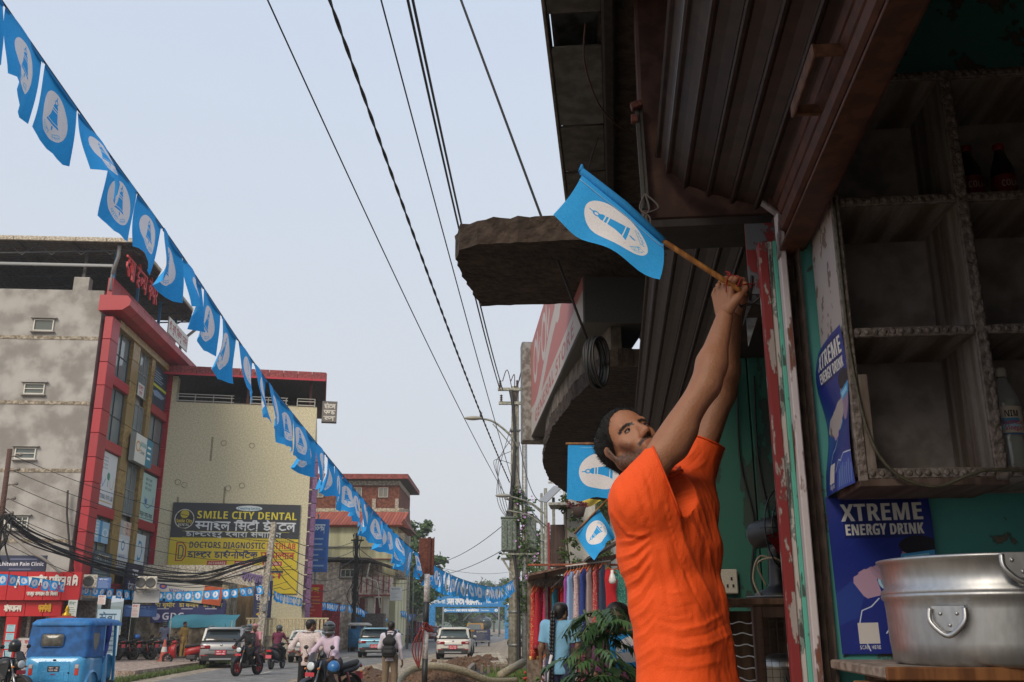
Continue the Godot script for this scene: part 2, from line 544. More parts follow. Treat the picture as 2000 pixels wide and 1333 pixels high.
# bodies: capsules joined smoothly, meshed as surface nets
# bone: [a, ra, b, rb] or [a, ra, b, rb, axis, factor]: factor > 1 thins the bone along axis
func nets(bones:Array,cell:float,k:float)->Array:
	var lo:=Vector3.ONE*1e9
	var hi:=-lo
	for o in bones:
		var r:float=maxf(o[1],o[3])+k*3.0+cell
		lo=lo.min(o[0]-Vector3.ONE*r).min(o[2]-Vector3.ONE*r)
		hi=hi.max(o[0]+Vector3.ONE*r).max(o[2]+Vector3.ONE*r)
	var nx:=int((hi.x-lo.x)/cell)+2
	var ny:=int((hi.y-lo.y)/cell)+2
	var nz:=int((hi.z-lo.z)/cell)+2
	var f:=PackedFloat32Array(); f.resize(nx*ny*nz)
	for o in bones:
		var a:Vector3=o[0]
		var b:Vector3=o[2]
		var ra:float=o[1]
		var rb:float=o[3]
		var ax:=Vector3.ZERO
		var fa:=0.0
		if o.size()>4:
			ax=(o[4] as Vector3).normalized(); fa=o[5]-1.0
		var neg:bool=o.size()>6 and o[6]<0.0
		var r:=maxf(ra,rb)+k*4.5
		var l0:=(a.min(b)-Vector3.ONE*r-lo)/cell
		var h0:=(a.max(b)+Vector3.ONE*r-lo)/cell
		var ab:=b-a
		ab+=ax*(ab.dot(ax)*fa)
		var il:=1.0/maxf(ab.length_squared(),1e-9)
		for z in range(maxi(0,int(l0.z)),mini(nz,int(h0.z)+2)):
			for y in range(maxi(0,int(l0.y)),mini(ny,int(h0.y)+2)):
				var at_:=(z*ny+y)*nx
				for x in range(maxi(0,int(l0.x)),mini(nx,int(h0.x)+2)):
					var p:=lo+Vector3(x,y,z)*cell-a
					if fa!=0.0:p+=ax*(p.dot(ax)*fa)
					var t:=clampf(p.dot(ab)*il,0.0,1.0)
					var d:=(p-ab*t).length()-ra-(rb-ra)*t
					if neg:f[at_+x]-=exp(-d/k)
					elif d<k*6.0:f[at_+x]+=exp(-d/k) if d>-k*12.0 else 160000.0
	var idx:={}
	var V:=PackedVector3Array()
	var I:=PackedInt32Array()
	var sx:=1
	var sy:=nx
	var sz:=nx*ny
	var off:=[0,1,sy,sy+1,sz,sz+1,sz+sy,sz+sy+1]
	var E:=[[0,1],[2,3],[4,5],[6,7],[0,2],[1,3],[4,6],[5,7],[0,4],[1,5],[2,6],[3,7]]
	for z in nz-1:
		for y in ny-1:
			var row:=(z*ny+y)*nx
			for x in nx-1:
				var q:=row+x
				var m:=0
				if f[q]>1.0:m|=1
				if f[q+1]>1.0:m|=2
				if f[q+sy]>1.0:m|=4
				if f[q+sy+1]>1.0:m|=8
				if f[q+sz]>1.0:m|=16
				if f[q+sz+1]>1.0:m|=32
				if f[q+sz+sy]>1.0:m|=64
				if f[q+sz+sy+1]>1.0:m|=128
				if m==0 or m==255:continue
				var s:=Vector3()
				var c:=0
				for e in E:
					var u:int=e[0]
					var w:int=e[1]
					if ((m>>u) & 1)==((m>>w) & 1):continue
					var g0:=log(maxf(f[q+off[u]],1e-7))
					var g1:=log(maxf(f[q+off[w]],1e-7))
					var t:=g0/(g0-g1)
					var p0:=Vector3(u & 1,(u>>1) & 1,u>>2)
					s+=p0.lerp(Vector3(w & 1,(w>>1) & 1,w>>2),t)
					c+=1
				idx[q]=V.size()
				V.append(lo+(Vector3(x,y,z)+s/c)*cell)
	for q in idx:
		var x:int=q%nx
		var y:int=(q/nx)%ny
		var z:int=q/sz
		var ins:=f[q]>1.0
		if y>0 and z>0 and ins!=(f[q+1]>1.0):_nq(I,idx,q,q-sy,q-sy-sz,q-sz,ins)
		if x>0 and z>0 and ins!=(f[q+sy]>1.0):_nq(I,idx,q,q-sz,q-sz-1,q-1,ins)
		if x>0 and y>0 and ins!=(f[q+sz]>1.0):_nq(I,idx,q,q-1,q-1-sy,q-sy,ins)
	return [V,I]
func _nq(I:PackedInt32Array,idx:Dictionary,a:int,b:int,c:int,d:int,ins:bool)->void:
	if not (idx.has(a) and idx.has(b) and idx.has(c) and idx.has(d)):return
	if not ins:
		I.append_array([idx[a],idx[b],idx[c],idx[a],idx[c],idx[d]])
	else:
		I.append_array([idx[a],idx[c],idx[b],idx[a],idx[d],idx[c]])
func normals(V:PackedVector3Array,I:PackedInt32Array)->PackedVector3Array:
	var N:=PackedVector3Array(); N.resize(V.size())
	for i in range(0,I.size(),3):
		var n:=(V[I[i+2]]-V[I[i]]).cross(V[I[i+1]]-V[I[i]])
		N[I[i]]+=n; N[I[i+1]]+=n; N[I[i+2]]+=n
	for i in N.size():N[i]=N[i].normalized()
	return N
func cut(vi:Array,o:Vector3,n:Vector3,r:float)->void:# opens the mesh where it passes a plane within r of o
	var V:PackedVector3Array=vi[0]
	var I:PackedInt32Array=vi[1]
	var J:=PackedInt32Array()
	var out:=PackedByteArray(); out.resize(V.size())
	for i in V.size():
		var p:=V[i]-o
		if p.dot(n)>0 and p.length()<r:out[i]=1
	var touch:={}
	for i in range(0,I.size(),3):
		var s:=out[I[i]]+out[I[i+1]]+out[I[i+2]]
		if s==3:continue
		if s>0:
			for j in 3:
				if out[I[i+j]]:touch[I[i+j]]=true
		J.append_array([I[i],I[i+1],I[i+2]])
	for t in touch:V[t]-=n*(V[t]-o).dot(n)
	vi[0]=V
	vi[1]=J
func amesh(V:PackedVector3Array,I:PackedInt32Array,C=null,N=null)->ArrayMesh:
	var a:=[]
	a.resize(Mesh.ARRAY_MAX)
	a[Mesh.ARRAY_VERTEX]=V
	a[Mesh.ARRAY_INDEX]=I
	a[Mesh.ARRAY_NORMAL]=N if N!=null else normals(V,I)
	if C!=null:a[Mesh.ARRAY_COLOR]=C
	var m:=ArrayMesh.new()
	m.add_surface_from_arrays(Mesh.PRIMITIVE_TRIANGLES,a)
	return m
func merged(list:Array)->Array:# several [V, I] as one
	var V:=PackedVector3Array()
	var I:=PackedInt32Array()
	for l in list:
		var k:=V.size()
		V.append_array(l[0])
		for i in l[1]:I.append(i+k)
	return [V,I]
const ORD:=["first","second","third","fourth","fifth","sixth","seventh","eighth","ninth"]
var T_FLAG:ImageTexture
func _ready()->void:
	rng.seed=7
	setup_view()
	SF=Transform3D(Basis(Vector3.UP,deg_to_rad(-5.99)),Vector3.ZERO)
	T_FLAG=flag_print()
	build_ground()
	build_office()
	build_cream()
	build_low_block()
	build_far_row()
	build_trees()
	mean_colour=false
	build_shop()
	build_next_bay()
	build_canopies()
	mean_colour=true
	build_street_poles()
	build_wires()
	build_bunting()
	build_gates()
	build_vehicles()
	build_people()
	build_right_row()
	build_works()
	build_hero()
func setup_view()->void:
	var c:=Camera3D.new()
	c.name="camera"
	c.position=Vector3(0,1.63,0)
	c.rotation_degrees=Vector3(16.63,0,0)
	c.fov=39.2
	c.near=0.05
	c.far=4000.0
	add_child(c)
	var e:=Environment.new()
	e.background_mode=Environment.BG_SKY
	var s:=ProceduralSkyMaterial.new()
	s.sky_top_color=col("c3d8f6")
	s.sky_horizon_color=col("e6e8ea")
	s.sky_curve=0.5
	s.sky_energy_multiplier=0.745
	s.ground_bottom_color=col("6e6a64")
	s.ground_horizon_color=col("b9babb")
	var n:=noise_tex("cloud",0.0045,Color.BLACK,Color.WHITE,6)
	var im:=n.get_image()
	im.convert(Image.FORMAT_RGBA8)
	im.resize(1024,512,Image.INTERPOLATE_CUBIC)
	s.sky_cover=ImageTexture.create_from_image(im)
	s.sky_cover_modulate=Color(0.1,0.09,0.08,1.0)
	var sky:=Sky.new()
	sky.sky_material=s
	e.sky=sky
	e.tonemap_mode=Environment.TONE_MAPPER_LINEAR
	e.tonemap_exposure=1.85
	e.sdfgi_enabled=true
	e.ssao_enabled=true
	e.ssil_enabled=true
	e.fog_enabled=true
	e.fog_density=0.0006
	e.fog_light_color=col("dde3ea")
	var w:=WorldEnvironment.new()
	w.name="environment"
	w.environment=e
	add_child(w)
	var l:=DirectionalLight3D.new()
	l.name="sun"
	l.rotation_degrees=Vector3(-38,-25,0)   # from behind the camera, on the street side
	l.light_energy=0.5
	l.light_angular_distance=28.0
	l.light_color=col("fff3e2")
	l.shadow_enabled=true
	add_child(l)
# prints
func bell(cv:Canvas,c:Vector2,k:float,b:Color,bg:Color)->void:# bell emblem of half-height k
	var p:=PackedVector2Array()
	for q in [[-.1,-.62],[-.2,-.5],[-.24,-.2],[-.3,.1],[-.42,.38],[-.55,.55],[.55,.55],[.42,.38],[.3,.1],[.24,-.2],[.2,-.5],[.1,-.62]]:
		p.append(c+Vector2(q[0],q[1])*k)
	cv.poly(p,b)
	cv.rect(c.x-.25*k,c.y-.4*k,.5*k,maxf(1,.05*k),bg)
	cv.rect(c.x-.27*k,c.y-.26*k,.54*k,maxf(1,.05*k),bg)
	cv.rect(c.x-.5*k,c.y+.38*k,1.0*k,maxf(1,.04*k),bg)
	cv.ring(c+Vector2(0,-.72*k),.12*k,.07*k,b)
	cv.line(PackedVector2Array([c+Vector2(0,-.82*k),c+Vector2(0,-1.0*k)]),.06*k,b)
	cv.disc(c+Vector2(0,.72*k),.06*k,.12*k,b)
func flag_print()->ImageTexture:
	var blue:=col("2ba2ea")
	var white:=col("e8e6ea")
	var cv:=Canvas.new(288,288,blue)
	var r:=RandomNumberGenerator.new()
	r.seed=3
	for i in 5200:# fibres of the pressed cloth
		var p:=Vector2(r.randf()*288,r.randf()*288)
		var d:=Vector2.from_angle(r.randf()*TAU)*r.randf_range(3,9)
		cv.line(PackedVector2Array([p,p+d]),1.0,blue.lightened(r.randf()*0.12) if r.randf()<0.5 else blue.darkened(r.randf()*0.12))
	cv.disc(Vector2(144,144),98,98,white)
	for i in 1500:
		var p:=Vector2.from_angle(r.randf()*TAU)*sqrt(r.randf())*95+Vector2(144,144)
		cv.line(PackedVector2Array([p,p+Vector2.from_angle(r.randf()*TAU)*5]),1.0,white.darkened(r.randf()*0.09))
	bell(cv,Vector2(144,138),78,blue,white)
	for side in 2:
		var s:=deva_strokes(["पार्टी","स्वतन्त्र"][side])
		for st in s[0]:
			var q:=PackedVector2Array()
			for v in st:
				var a:float=(PI*0.5+0.18+(s[1]-v.x)*0.037) if side==0 else (PI*0.5-0.18-v.x*0.030)
				if side==0:a=PI*0.5+0.15+(s[1]-v.x)*0.04
				else:a=PI*0.5-0.1-v.x*0.032
				q.append(Vector2(144,144)+Vector2.from_angle(a)*(91-v.y*1.5))
			cv.line(q,1.6,blue.lightened(0.25))
	return cv.tex()
func flag_mat()->StandardMaterial3D:
	if MC.has("flagmat"):return MC.flagmat
	var m:=print_mat(T_FLAG,0.85,{"back":Color(0.55,0.57,0.6)})
	MC["flagmat"]=m
	return m
# a cloth from corner o, edges e1 (along the hoist or string) and e2 (the fall), rippled
func cloth(o:Vector3,e1:Vector3,e2:Vector3,amp:float,sd:int,turn:=0,n:=10,m:=10)->ArrayMesh:
	var r:=RandomNumberGenerator.new()
	r.seed=sd
	var nn:=e1.cross(e2).normalized()
	var p1:=r.randf()*TAU
	var p2:=r.randf()*TAU
	var f1:=r.randf_range(0.5,1.1)
	var sk:=r.randf_range(-0.1,0.1)
	var b:=MB.new(true)
	var rows:=[]
	for i in m+1:
		var v:=float(i)/m
		var row:=[]
		for j in n+1:
			var u:=float(j)/n
			var w:=sin(u*TAU*f1+p1+v*1.2)*(0.25+v)+0.6*sin(v*3.1+p2+u*2.0)*v+0.35*sin(u*TAU*2.3+p2)*v
			var edge:=(sin(u*17.0+p1)*0.02+sin(u*7.0+p2)*0.03)*v
			row.append(o+e1*u*(1.0-0.04*v*v)+e2*(v*(1.0+edge))+e1*sk*v+nn*w*amp)
		rows.append(row)
	for i in m:
		for j in n:
			var uv:=[]
			for c in [[j,i],[j+1,i],[j+1,i+1],[j,i+1]]:
				var q:=Vector2(float(c[0])/n,float(c[1])/m)
				match turn:
					1:q=Vector2(q.y,q.x)
					2:q=Vector2(q.y,1.0-q.x)
					3:q=Vector2(1.0-q.x,q.y)
				uv.append(q)
			b.tri(rows[i][j],rows[i][j+1],rows[i+1][j+1],uv[0],uv[1],uv[2])
			b.tri(rows[i][j],rows[i+1][j+1],rows[i+1][j],uv[0],uv[2],uv[3])
	return b.done()
# ground and road
func strip(l:Array,r:Array,y:float,m:Material,called:String)->void:
	var b:=MB.new()
	for i in l.size()-1:
		b.quad(Vector3(l[i+1].x,y,-l[i+1].y),Vector3(r[i+1].x,y,-r[i+1].y),Vector3(r[i].x,y,-r[i].y),Vector3(l[i].x,y,-l[i].y))
	struct(called,b.done(),m)
func build_ground()->void:
	var g:=MB.new()
	g.quad(Vector3(-1500,0,-3000),Vector3(1500,0,-3000),Vector3(1500,0,60),Vector3(-1500,0,60))
	struct("ground",g.done(),mat(col("8d8273"),0.95,"grime",0.21,{"t2":"speck","s2":1.7,"bump":1.5}))
	var l:=[Vector2(-9,2),Vector2(-10.2,20),Vector2(-11.1,31),Vector2(-12.4,50),Vector2(-12.8,75),Vector2(-12.3,105),Vector2(-11.2,140),Vector2(-8,210),Vector2(5,330)]
	var r:=[Vector2(-3.5,2),Vector2(-5.6,20),Vector2(-7.2,33),Vector2(-6.0,52),Vector2(-4,75),Vector2(-2.2,105),Vector2(-0.6,140),Vector2(4,210),Vector2(18,330)]
	strip(l,r,0.006,mat(col("6b6a69"),0.9,"blotch",0.25,{"t2":"speck","s2":2.6}),"road")
	# worn centre dashes and edge line
	var dash:=MB.new()
	for k in 14:
		var s:=18.0+k*9.0
		for t in r.size()-1:
			if s>=r[t].y and s<r[t+1].y:
				var f:float=(s-r[t].y)/(r[t+1].y-r[t].y)
				var c:Vector2=(l[t].lerp(l[t+1],f)+r[t].lerp(r[t+1],f))*0.5
				dash.quad(Vector3(c.x-0.06,0.011,-s-2.5),Vector3(c.x+0.06,0.011,-s-2.5),Vector3(c.x+0.06,0.011,-s),Vector3(c.x-0.06,0.011,-s))
	struct("road_marking",dash.done(),mat(col("b9b6ae"),0.8,"grime",1.4))
	# paved forecourt on the left, a step above the road
	var pv:=MB.new()
	pv.prism(PackedVector2Array([Vector2(-30,-34),Vector2(-13.4,-36),Vector2(-13.9,-46),Vector2(-14.3,-58),Vector2(-14.6,-75),Vector2(-30,-75)]),0.14,Transform3D(Basis(Vector3.RIGHT,Vector3(0,0,1),Vector3(0,1,0)),Vector3(0,0.14,0)))
	struct("pavement",pv.done(),mat(col("9a8a80"),0.92,"grime",0.3,{"t2":"cells","s2":1.1}))
	var gr:=MB.new()
	var q:=RandomNumberGenerator.new()
	q.seed=5
	for i in 2600:# tufts along the verge
		var z:=q.randf_range(24,50)
		var x:=lerpf(-10.9,-12.9,(z-24)/26)-0.35-absf(q.randfn(0,0.35))
		tuft(gr,Vector3(x,0,-z),q,0.16)
	var go:=struct("verge_grass",gr.done(),mat(col("4c5a2c"),0.9,"fine",3.0,{"back":Color(0.1,0.14,0.03)}))
	go.set_meta("kind","stuff")
	var hills:=MB.new(true)
	for k in 2:
		var rows:=[]
		for i in 2:
			var row:=[]
			for j in 60:
				var x:=-900.0+j*32
				row.append(Vector3(x,0.0 if i==1 else 20+26*k+10*sin(j*0.35+k)+7*sin(j*0.9),-700-k*500-(60 if i==0 else 0)))
			rows.append(row)
		hills.grid(rows)
	struct("hills",hills.done(),mat(col("3d5238"),0.95,"grime",0.02))
func tuft(b:MB,p:Vector3,q:RandomNumberGenerator,h:float)->void:
	for k in 3:
		var d:=Vector3(q.randfn(0,1),0,q.randfn(0,1)).normalized()
		var t:=p+d*h*0.5+Vector3(0,h*q.randf_range(0.5,1.1),0)
		var s:=d.cross(Vector3.UP)*0.012
		b.tri(p-s,t,p+s)
# shared building pieces
func window(o:Node3D,xf:Transform3D,w:float,h:float,nx:int,ny:int,fm:Material,gm:Material,fw:=0.06,called:="window")->Node3D:
	var b:=MB.new()
	b.box(Vector3(0,h/2-fw/2,0),Vector3(w,fw,0.1)).box(Vector3(0,-h/2+fw/2,0),Vector3(w,fw,0.1))
	b.box(Vector3(-w/2+fw/2,0,0),Vector3(fw,h-2*fw,0.1)).box(Vector3(w/2-fw/2,0,0),Vector3(fw,h-2*fw,0.1))
	for i in range(1,nx):b.box(Vector3(-w/2+w*i/nx,0,0),Vector3(fw*0.7,h-2*fw,0.09))
	for i in range(1,ny):b.box(Vector3(0,-h/2+h*i/ny,0),Vector3(w-2*fw,fw*0.7,0.08))
	var f:=part(called,b.done(),fm,o,xf)
	for i in nx:
		for j in ny:
			part("pane",bx(Vector3(-w/2+w*(i+0.5)/nx,-h/2+h*(j+0.5)/ny,-0.02),Vector3(w/nx-fw*0.6,h/ny-fw*0.6,0.015)),gm,f)
	return f
func dark_glass(c:="3a4448")->StandardMaterial3D:
	return mat(col(c),0.08,"",1,{"spec":0.6})
func face_x(z:float,y:float,x:=0.0)->Transform3D:# a sheet facing +x of its parent
	return Transform3D(Basis(Vector3.UP,PI/2),Vector3(x,y,z))
func ac_unit(label:String,xf:Transform3D,w:=0.85)->void:
	var o:=thing("air_conditioner",label,"air conditioner",xf,"outdoor air conditioner units")
	part("case",bx(Vector3(0,0.3,0),Vector3(w,0.6,0.32),0.03),mat(col("c9c5b8"),0.6,"grime",0.8),o)
	part("fan_grille",MB.new(true).lathe([Vector2(0.0,0.0),Vector2(0.18,0.0),Vector2(0.23,0.02),Vector2(0.24,-0.02)],20,Transform3D(Basis(Vector3.RIGHT,PI/2),Vector3(-w*0.12,0.3,0.165))).done(),mat(col("4a4a48"),0.6),o)
	part("bracket",MB.new().box(Vector3(-0.3,-0.03,-0.05),Vector3(0.04,0.05,0.5)).box(Vector3(0.3,-0.03,-0.05),Vector3(0.04,0.05,0.5)).done(),mat(col("6a6460"),0.7),o)
# office building: grey flank, red and gold glass front
func build_office()->void:
	var X:=at(-21,0,-47,3.5)
	var o:=thing("office_building","tall grey cement building with red and gold glass front and truss roof","building",X)
	var cem:=mat(col("989591"),0.95,"blotch",0.09,{"t2":"speck","s2":0.9})
	part("wall",bx(Vector3(-7,10.9,-5.8),Vector3(13.6,15.0,11.6)),cem,o)
	part("wall",bx(Vector3(-8.4,1.7,-5.8),Vector3(10.8,3.4,11.5)),cem,o)
	part("wall",bx(Vector3(-1.6,1.7,-0.1),Vector3(2.8,3.4,0.2)),cem,o)
	for x in [-1.45,-6.6,-10]:
		part("parapet_stub",bx(Vector3(x,18.75,-0.3),Vector3(0.8,0.8,0.5),0.02),cem,o)
	for k in 4:
		part("slab_band",bx(Vector3(-7,17.0-k*3.4-1.2,0.012),Vector3(13.6,0.18,0.03)),mat(col("968e80"),0.95,"grime",0.3,{"t2":"blotch","s2":0.9}),o)
	var fw:=mat(col("c9c6bc"),0.6,"fine",1)
	var gl:=dark_glass("59605e")
	for w in [[-3.0,16.45,1.0,0.62,1,1],[-3.0,13.1,1.0,0.55,1,2],[-2.98,9.83,1.0,0.56,1,2],[-2.93,6.45,1.1,0.62,4,3]]:
		window(o,mv(w[0],w[1],0.03),w[2],w[3],w[4],w[5],fw,gl,0.05)
		part("window_sill",bx(Vector3(w[0],w[1]-w[3]/2-0.05,0.08),Vector3(w[2]+0.2,0.07,0.2),0.01),cem,o)
		part("window_hood",bx(Vector3(w[0],w[1]+w[3]/2+0.06,0.09),Vector3(w[2]+0.3,0.06,0.22),0.01),cem,o)
	# front: red panel columns at both ends, gold ones in the middle, glass bays between
	var red:=[mat(col("a01f2b"),0.42,"fine",0.7),mat(col("96202b"),0.45,"fine",0.9)]
	var gold:=[mat(col("8f7645"),0.4,"fine",1.0,{"t2":"blotch","s2":0.5}),mat(col("866f42"),0.42,"fine",1.0)]
	for cdef in [[0.0,-1.15,red,0.42],[-11.2,-12.0,red,0.42],[-3.9,-5.1,gold,0.3],[-7.35,-8.0,gold,0.3]]:
		var y:=3.6
		var k:=0
		while y<17.0:
			var h:=minf(1.22,17.2-y)
			part("panel",bx(Vector3(cdef[3]/2,y+h/2,(cdef[0]+cdef[1])/2),Vector3(cdef[3],h-0.02,absf(cdef[1]-cdef[0])-0.01),0.015),cdef[2][k%2],o)
			y+=h
			k+=1
	for y in [14.0,10.62,7.28]:
		part("panel",bx(Vector3(0.16,y,-2.53),Vector3(0.32,0.5,2.72),0.015),red[0],o)
		part("panel",bx(Vector3(0.16,y,-9.6),Vector3(0.32,0.5,3.18),0.015),red[1],o)
	part("panel",bx(Vector3(0.2,17.0,-6),Vector3(0.4,0.4,9.6),0.015),gold[0],o)
	# glass bays
	var g2:=dark_glass("6f7a7c")
	for f in 4:
		var y0:=[14.25,10.87,7.53,4.3][f] as float
		var y1:=[16.9,13.75,10.37,7.03][f] as float
		for bay in [[-2.53,2.7,2],[-6.22,2.2,3],[-9.6,3.1,2]]:
			window(o,face_x(bay[0],(y0+y1)/2,0.06),bay[1],y1-y0,bay[2],2,mat(col("8d908e"),0.4) if bay[0]==-6.22 else mat(col("3f4648"),0.4),g2,0.05,"glazing")
	# cornice with rounded nose
	var pr:=PackedVector2Array([Vector2(-0.3,0),Vector2(0.9,0.05),Vector2(1.25,0.3),Vector2(1.3,0.6),Vector2(1.1,0.82),Vector2(-0.3,0.85)])
	for k in 10:
		part("cornice_panel",MB.new().prism(pr,1.36,mv(0,17.25,0.25-k*1.38)).done(),red[k%2],o)
	for k in 9:
		part("parapet_panel",bx(Vector3(0.1,18.6,-0.55-k*1.3),Vector3(0.3,1.0,1.27),0.02),red[(k+1)%2],o)
	# roof: blue-grey posts, trusses, sheet
	var steel:=mat(col("4a4c50"),0.6,"grime",1.0)
	var sheet:=MB.new()
	var rows:=[[],[]]
	for i in 90:
		var z:=0.9-i*0.152
		rows[0].append(Vector3(-14,20.95+(0.03 if i%2 else 0.0),z))
		rows[1].append(Vector3(1.5,20.75+(0.03 if i%2 else 0.0),z))
	sheet.grid(rows)
	var rf:=part("roof",sheet.done(),mat(col("59544f"),0.7,"grime",0.4),o)
	for k in 10:part("gutter",bx(Vector3(-13.3+k*1.56,20.86,0.95),Vector3(1.54,0.24,0.1),0.02),mat(col("b3ab9c"),0.7,"grime",0.6),rf)
	for k in 9:part("gutter",bx(Vector3(1.55,20.72,0.2-k*1.5),Vector3(0.1,0.2,1.48),0.02),mat(col("a9a193"),0.7,"grime",0.6),rf)
	for k in 8:
		var z:=0.3-k*1.75
		var b:=MB.new()
		b.bar(Vector3(-14,19.9,z),Vector3(1.2,20.55,z),0.07,0.07)
		for j in 10:
			var x:=-13.5+j*1.5
			b.bar(Vector3(x,19.95+0.04*j,z),Vector3(x+0.75,20.8,z),0.05,0.05).bar(Vector3(x+0.75,20.8,z),Vector3(x+1.5,19.97+0.04*j,z),0.05,0.05)
		part("truss",b.done(),steel,rf)
	for k in 6:
		part("purlin",MB.new().bar(Vector3(-13+k*2.8,20.72,0.8),Vector3(-13+k*2.8,20.72,-12.6),0.06,0.08).done(),steel,rf)
	for x in [-1.45,-6.6,-10.2]:part("roof_post",bx(Vector3(x,19.9,-0.3),Vector3(0.14,1.7,0.14)),mat(col("55524f"),0.7),rf)
	for z in [-0.35,-4.2,-8.4,-11.8]:part("roof_post",bx(Vector3(0.05,19.75,z),Vector3(0.14,1.9,0.14)),mat(col("2f6f9c"),0.6),rf)
	part("rail_pipe",MB.new(true).tube([Vector3(-13,19.75,0.1),Vector3(0.1,19.75,0.1),Vector3(0.12,18.4,0.1)],0.09).done(),mat(col("9ea1a4"),0.5),rf)
	part("drain_pipe",MB.new(true).tube([Vector3(0.5,20.7,0.6),Vector3(0.4,20.2,0.3),Vector3(0.15,19.3,0.15)],0.1).done(),mat(col("8e9092"),0.5),rf)
	part("drain_pipe",MB.new(true).tube([Vector3(1.4,20.6,-12.2),Vector3(1.35,20.2,-12.2),Vector3(0.4,19.3,-12.2),Vector3(0.35,18.0,-12.2)],0.1).done(),mat(col("8e9092"),0.5),rf)
	# writing on it
	var L:=X*Transform3D(Basis(Vector3.UP,PI/2),Vector3(1.0,19.1,0.7))
	solo("roof_lettering",deva_mesh("दया हेल्थ केयर",1.0,5.4,0.08,1.15),mat(col("b81c22"),0.5),"tall red standing letters under the truss roof corner","lettering","",L)
	var cv:=Canvas.new(320,84,col("c9c6be"))
	deva(cv,"श्री सूर्य विष्णु भवन",14,62,38,col("8d2430"),290)
	signboard("roof_sign","white board with maroon letters standing on red cornice",4.2,1.0,cv.tex(),X*Transform3D(Basis(Vector3.UP,PI/2),Vector3(1.35,18.55,-8.3)),col("a9a49a"))
	var j:=Canvas.new(256,160,col("cfd0c8"))
	j.rect(160,0,96,160,col("2d7c93"))
	j.ring(Vector2(40,70),26,10,col("c98a2c"))
	latin(j,"JAIRAM",62,70,26,col("1f7f86"),90)
	latin(j,"Clinic",70,104,20,col("3a3f44"),70)
	for k in 3:j.rect(180,40+k*32,50,12,col("dfe3e2"))
	signboard("clinic_sign","white and teal box sign between gold columns, orange ring logo",3.1,1.55,j.tex(),X*Transform3D(Basis(Vector3.UP,PI/2),Vector3(0.7,11.1,-6.3)),col("8f9490"),0.3)
	var np:=Canvas.new(220,260,col("ccd0d2"))
	for k in 4:latin(np,["Your Journey for","a health with","us right","Diagnosis"][k],26,30+k*17,10,col("4c5660"),84,false)
	np.line(PackedVector2Array([Vector2(20,150),Vector2(50,118),Vector2(70,170),Vector2(100,130)]),5,col("3b78b8"))
	np.line(PackedVector2Array([Vector2(150,120),Vector2(165,168),Vector2(190,168),Vector2(204,110)]),4,col("b59b4f"))
	np.disc(Vector2(132,112),17,19,col("2c7d63")); np.rect(129,120,6,44,col("2c7d63"))
	latin(np,"NATIONAL PATH LAB",30,226,22,col("2c3a48"),180)
	np.rect(10,204,14,24,col("44403e"))
	np.rect(34,236,170,6,col("b89a60"))
	signboard("path_lab_banner","white banner in second storey glass bay, NATIONAL PATH LAB",2.7,2.75,np.tex(),X*Transform3D(Basis(Vector3.UP,PI/2),Vector3(0.16,8.95,-2.53)),col("a9adad"),0.03)
	var nq:=Canvas.new(220,240,col("a9c9c4"))
	for k in 3:deva(nq,["आमेर इ नमस्त","एक भरपर","सेवा हामर"][k].replace("आ","अा"),60,36+k*24,14,col("48565a"),90)
	nq.line(PackedVector2Array([Vector2(70,120),Vector2(66,160),Vector2(120,172),Vector2(180,150),Vector2(190,110)]),5,col("3b70a8"))
	nq.disc(Vector2(90,140),14,16,col("2d62a0"))
	deva(nq,"नेपाल प्याथ ल्याब",22,222,22,col("2f3c44"),176)
	signboard("path_lab_banner","pale green banner in right glass bay of the red front",2.95,2.7,nq.tex(),X*Transform3D(Basis(Vector3.UP,PI/2),Vector3(0.16,8.9,-9.6)),col("9aa9a6"),0.03)
	var dy:=Canvas.new(160,150,col("20264c"))
	deva(dy,"दया",52,62,36,col("d8d8de"),56)
	deva(dy,"हेल्थ केयर",20,122,34,col("d8d8de"),120)
	signboard("health_care_sign","dark navy square sign with white letters below the cables",2.7,1.85,dy.tex(),X*Transform3D(Basis(Vector3.UP,PI/2),Vector3(0.9,4.0,-6.5)),col("1a1f3a"),0.12)
	var tv:=Canvas.new(160,200,col("c2c8cc"))
	tv.rect(0,0,160,60,col("b8a9a0"))
	for k in 30:tv.rect((k*37)%150,(k*23)%56,14,8,[col("c98f6a"),col("7fb0cf"),col("c9c3a0"),col("a86a72")][k%4])
	tv.rect(20,80,120,60,col("d5d8da")); tv.ring(Vector2(80,105),18,8,col("3c88b8"))
	latin(tv,"DENTAL",40,160,14,col("3c6a98"),80)
	for k in 6:tv.rect(24+k*20,172,12,18,col("6b5a5a"))
	signboard("dental_poster","tall collage poster on the centre glazing of the red front",2.1,2.5,tv.tex(),X*Transform3D(Basis(Vector3.UP,PI/2),Vector3(0.16,5.95,-6.22)),col("9a9da0"),0.03)
	var t3:=Canvas.new(200,150,col("93b9cf"))
	t3.rect(90,0,30,150,col("3b87b5"))
	for k in 5:t3.rect(12,20+k*22,66,9,col("d0d8da"))
	t3.ring(Vector2(158,76),26,8,col("d6dee2"))
	signboard("blue_window_poster","pale blue poster across left glass bay, third row down",2.6,1.1,t3.tex(),X*Transform3D(Basis(Vector3.UP,PI/2),Vector3(0.16,6.3,-2.53)),col("88a2ae"),0.03)
	var t4:=Canvas.new(120,200,col("c9d6dc"))
	t4.poly(PackedVector2Array([Vector2(36,30),Vector2(70,36),Vector2(92,80),Vector2(70,124),Vector2(36,130)]),col("3a86b6"))
	t4.disc(Vector2(56,80),22,36,col("c9d6dc"))
	latin(t4,"DAYA HEALTH",14,168,14,col("3a7fae"),92)
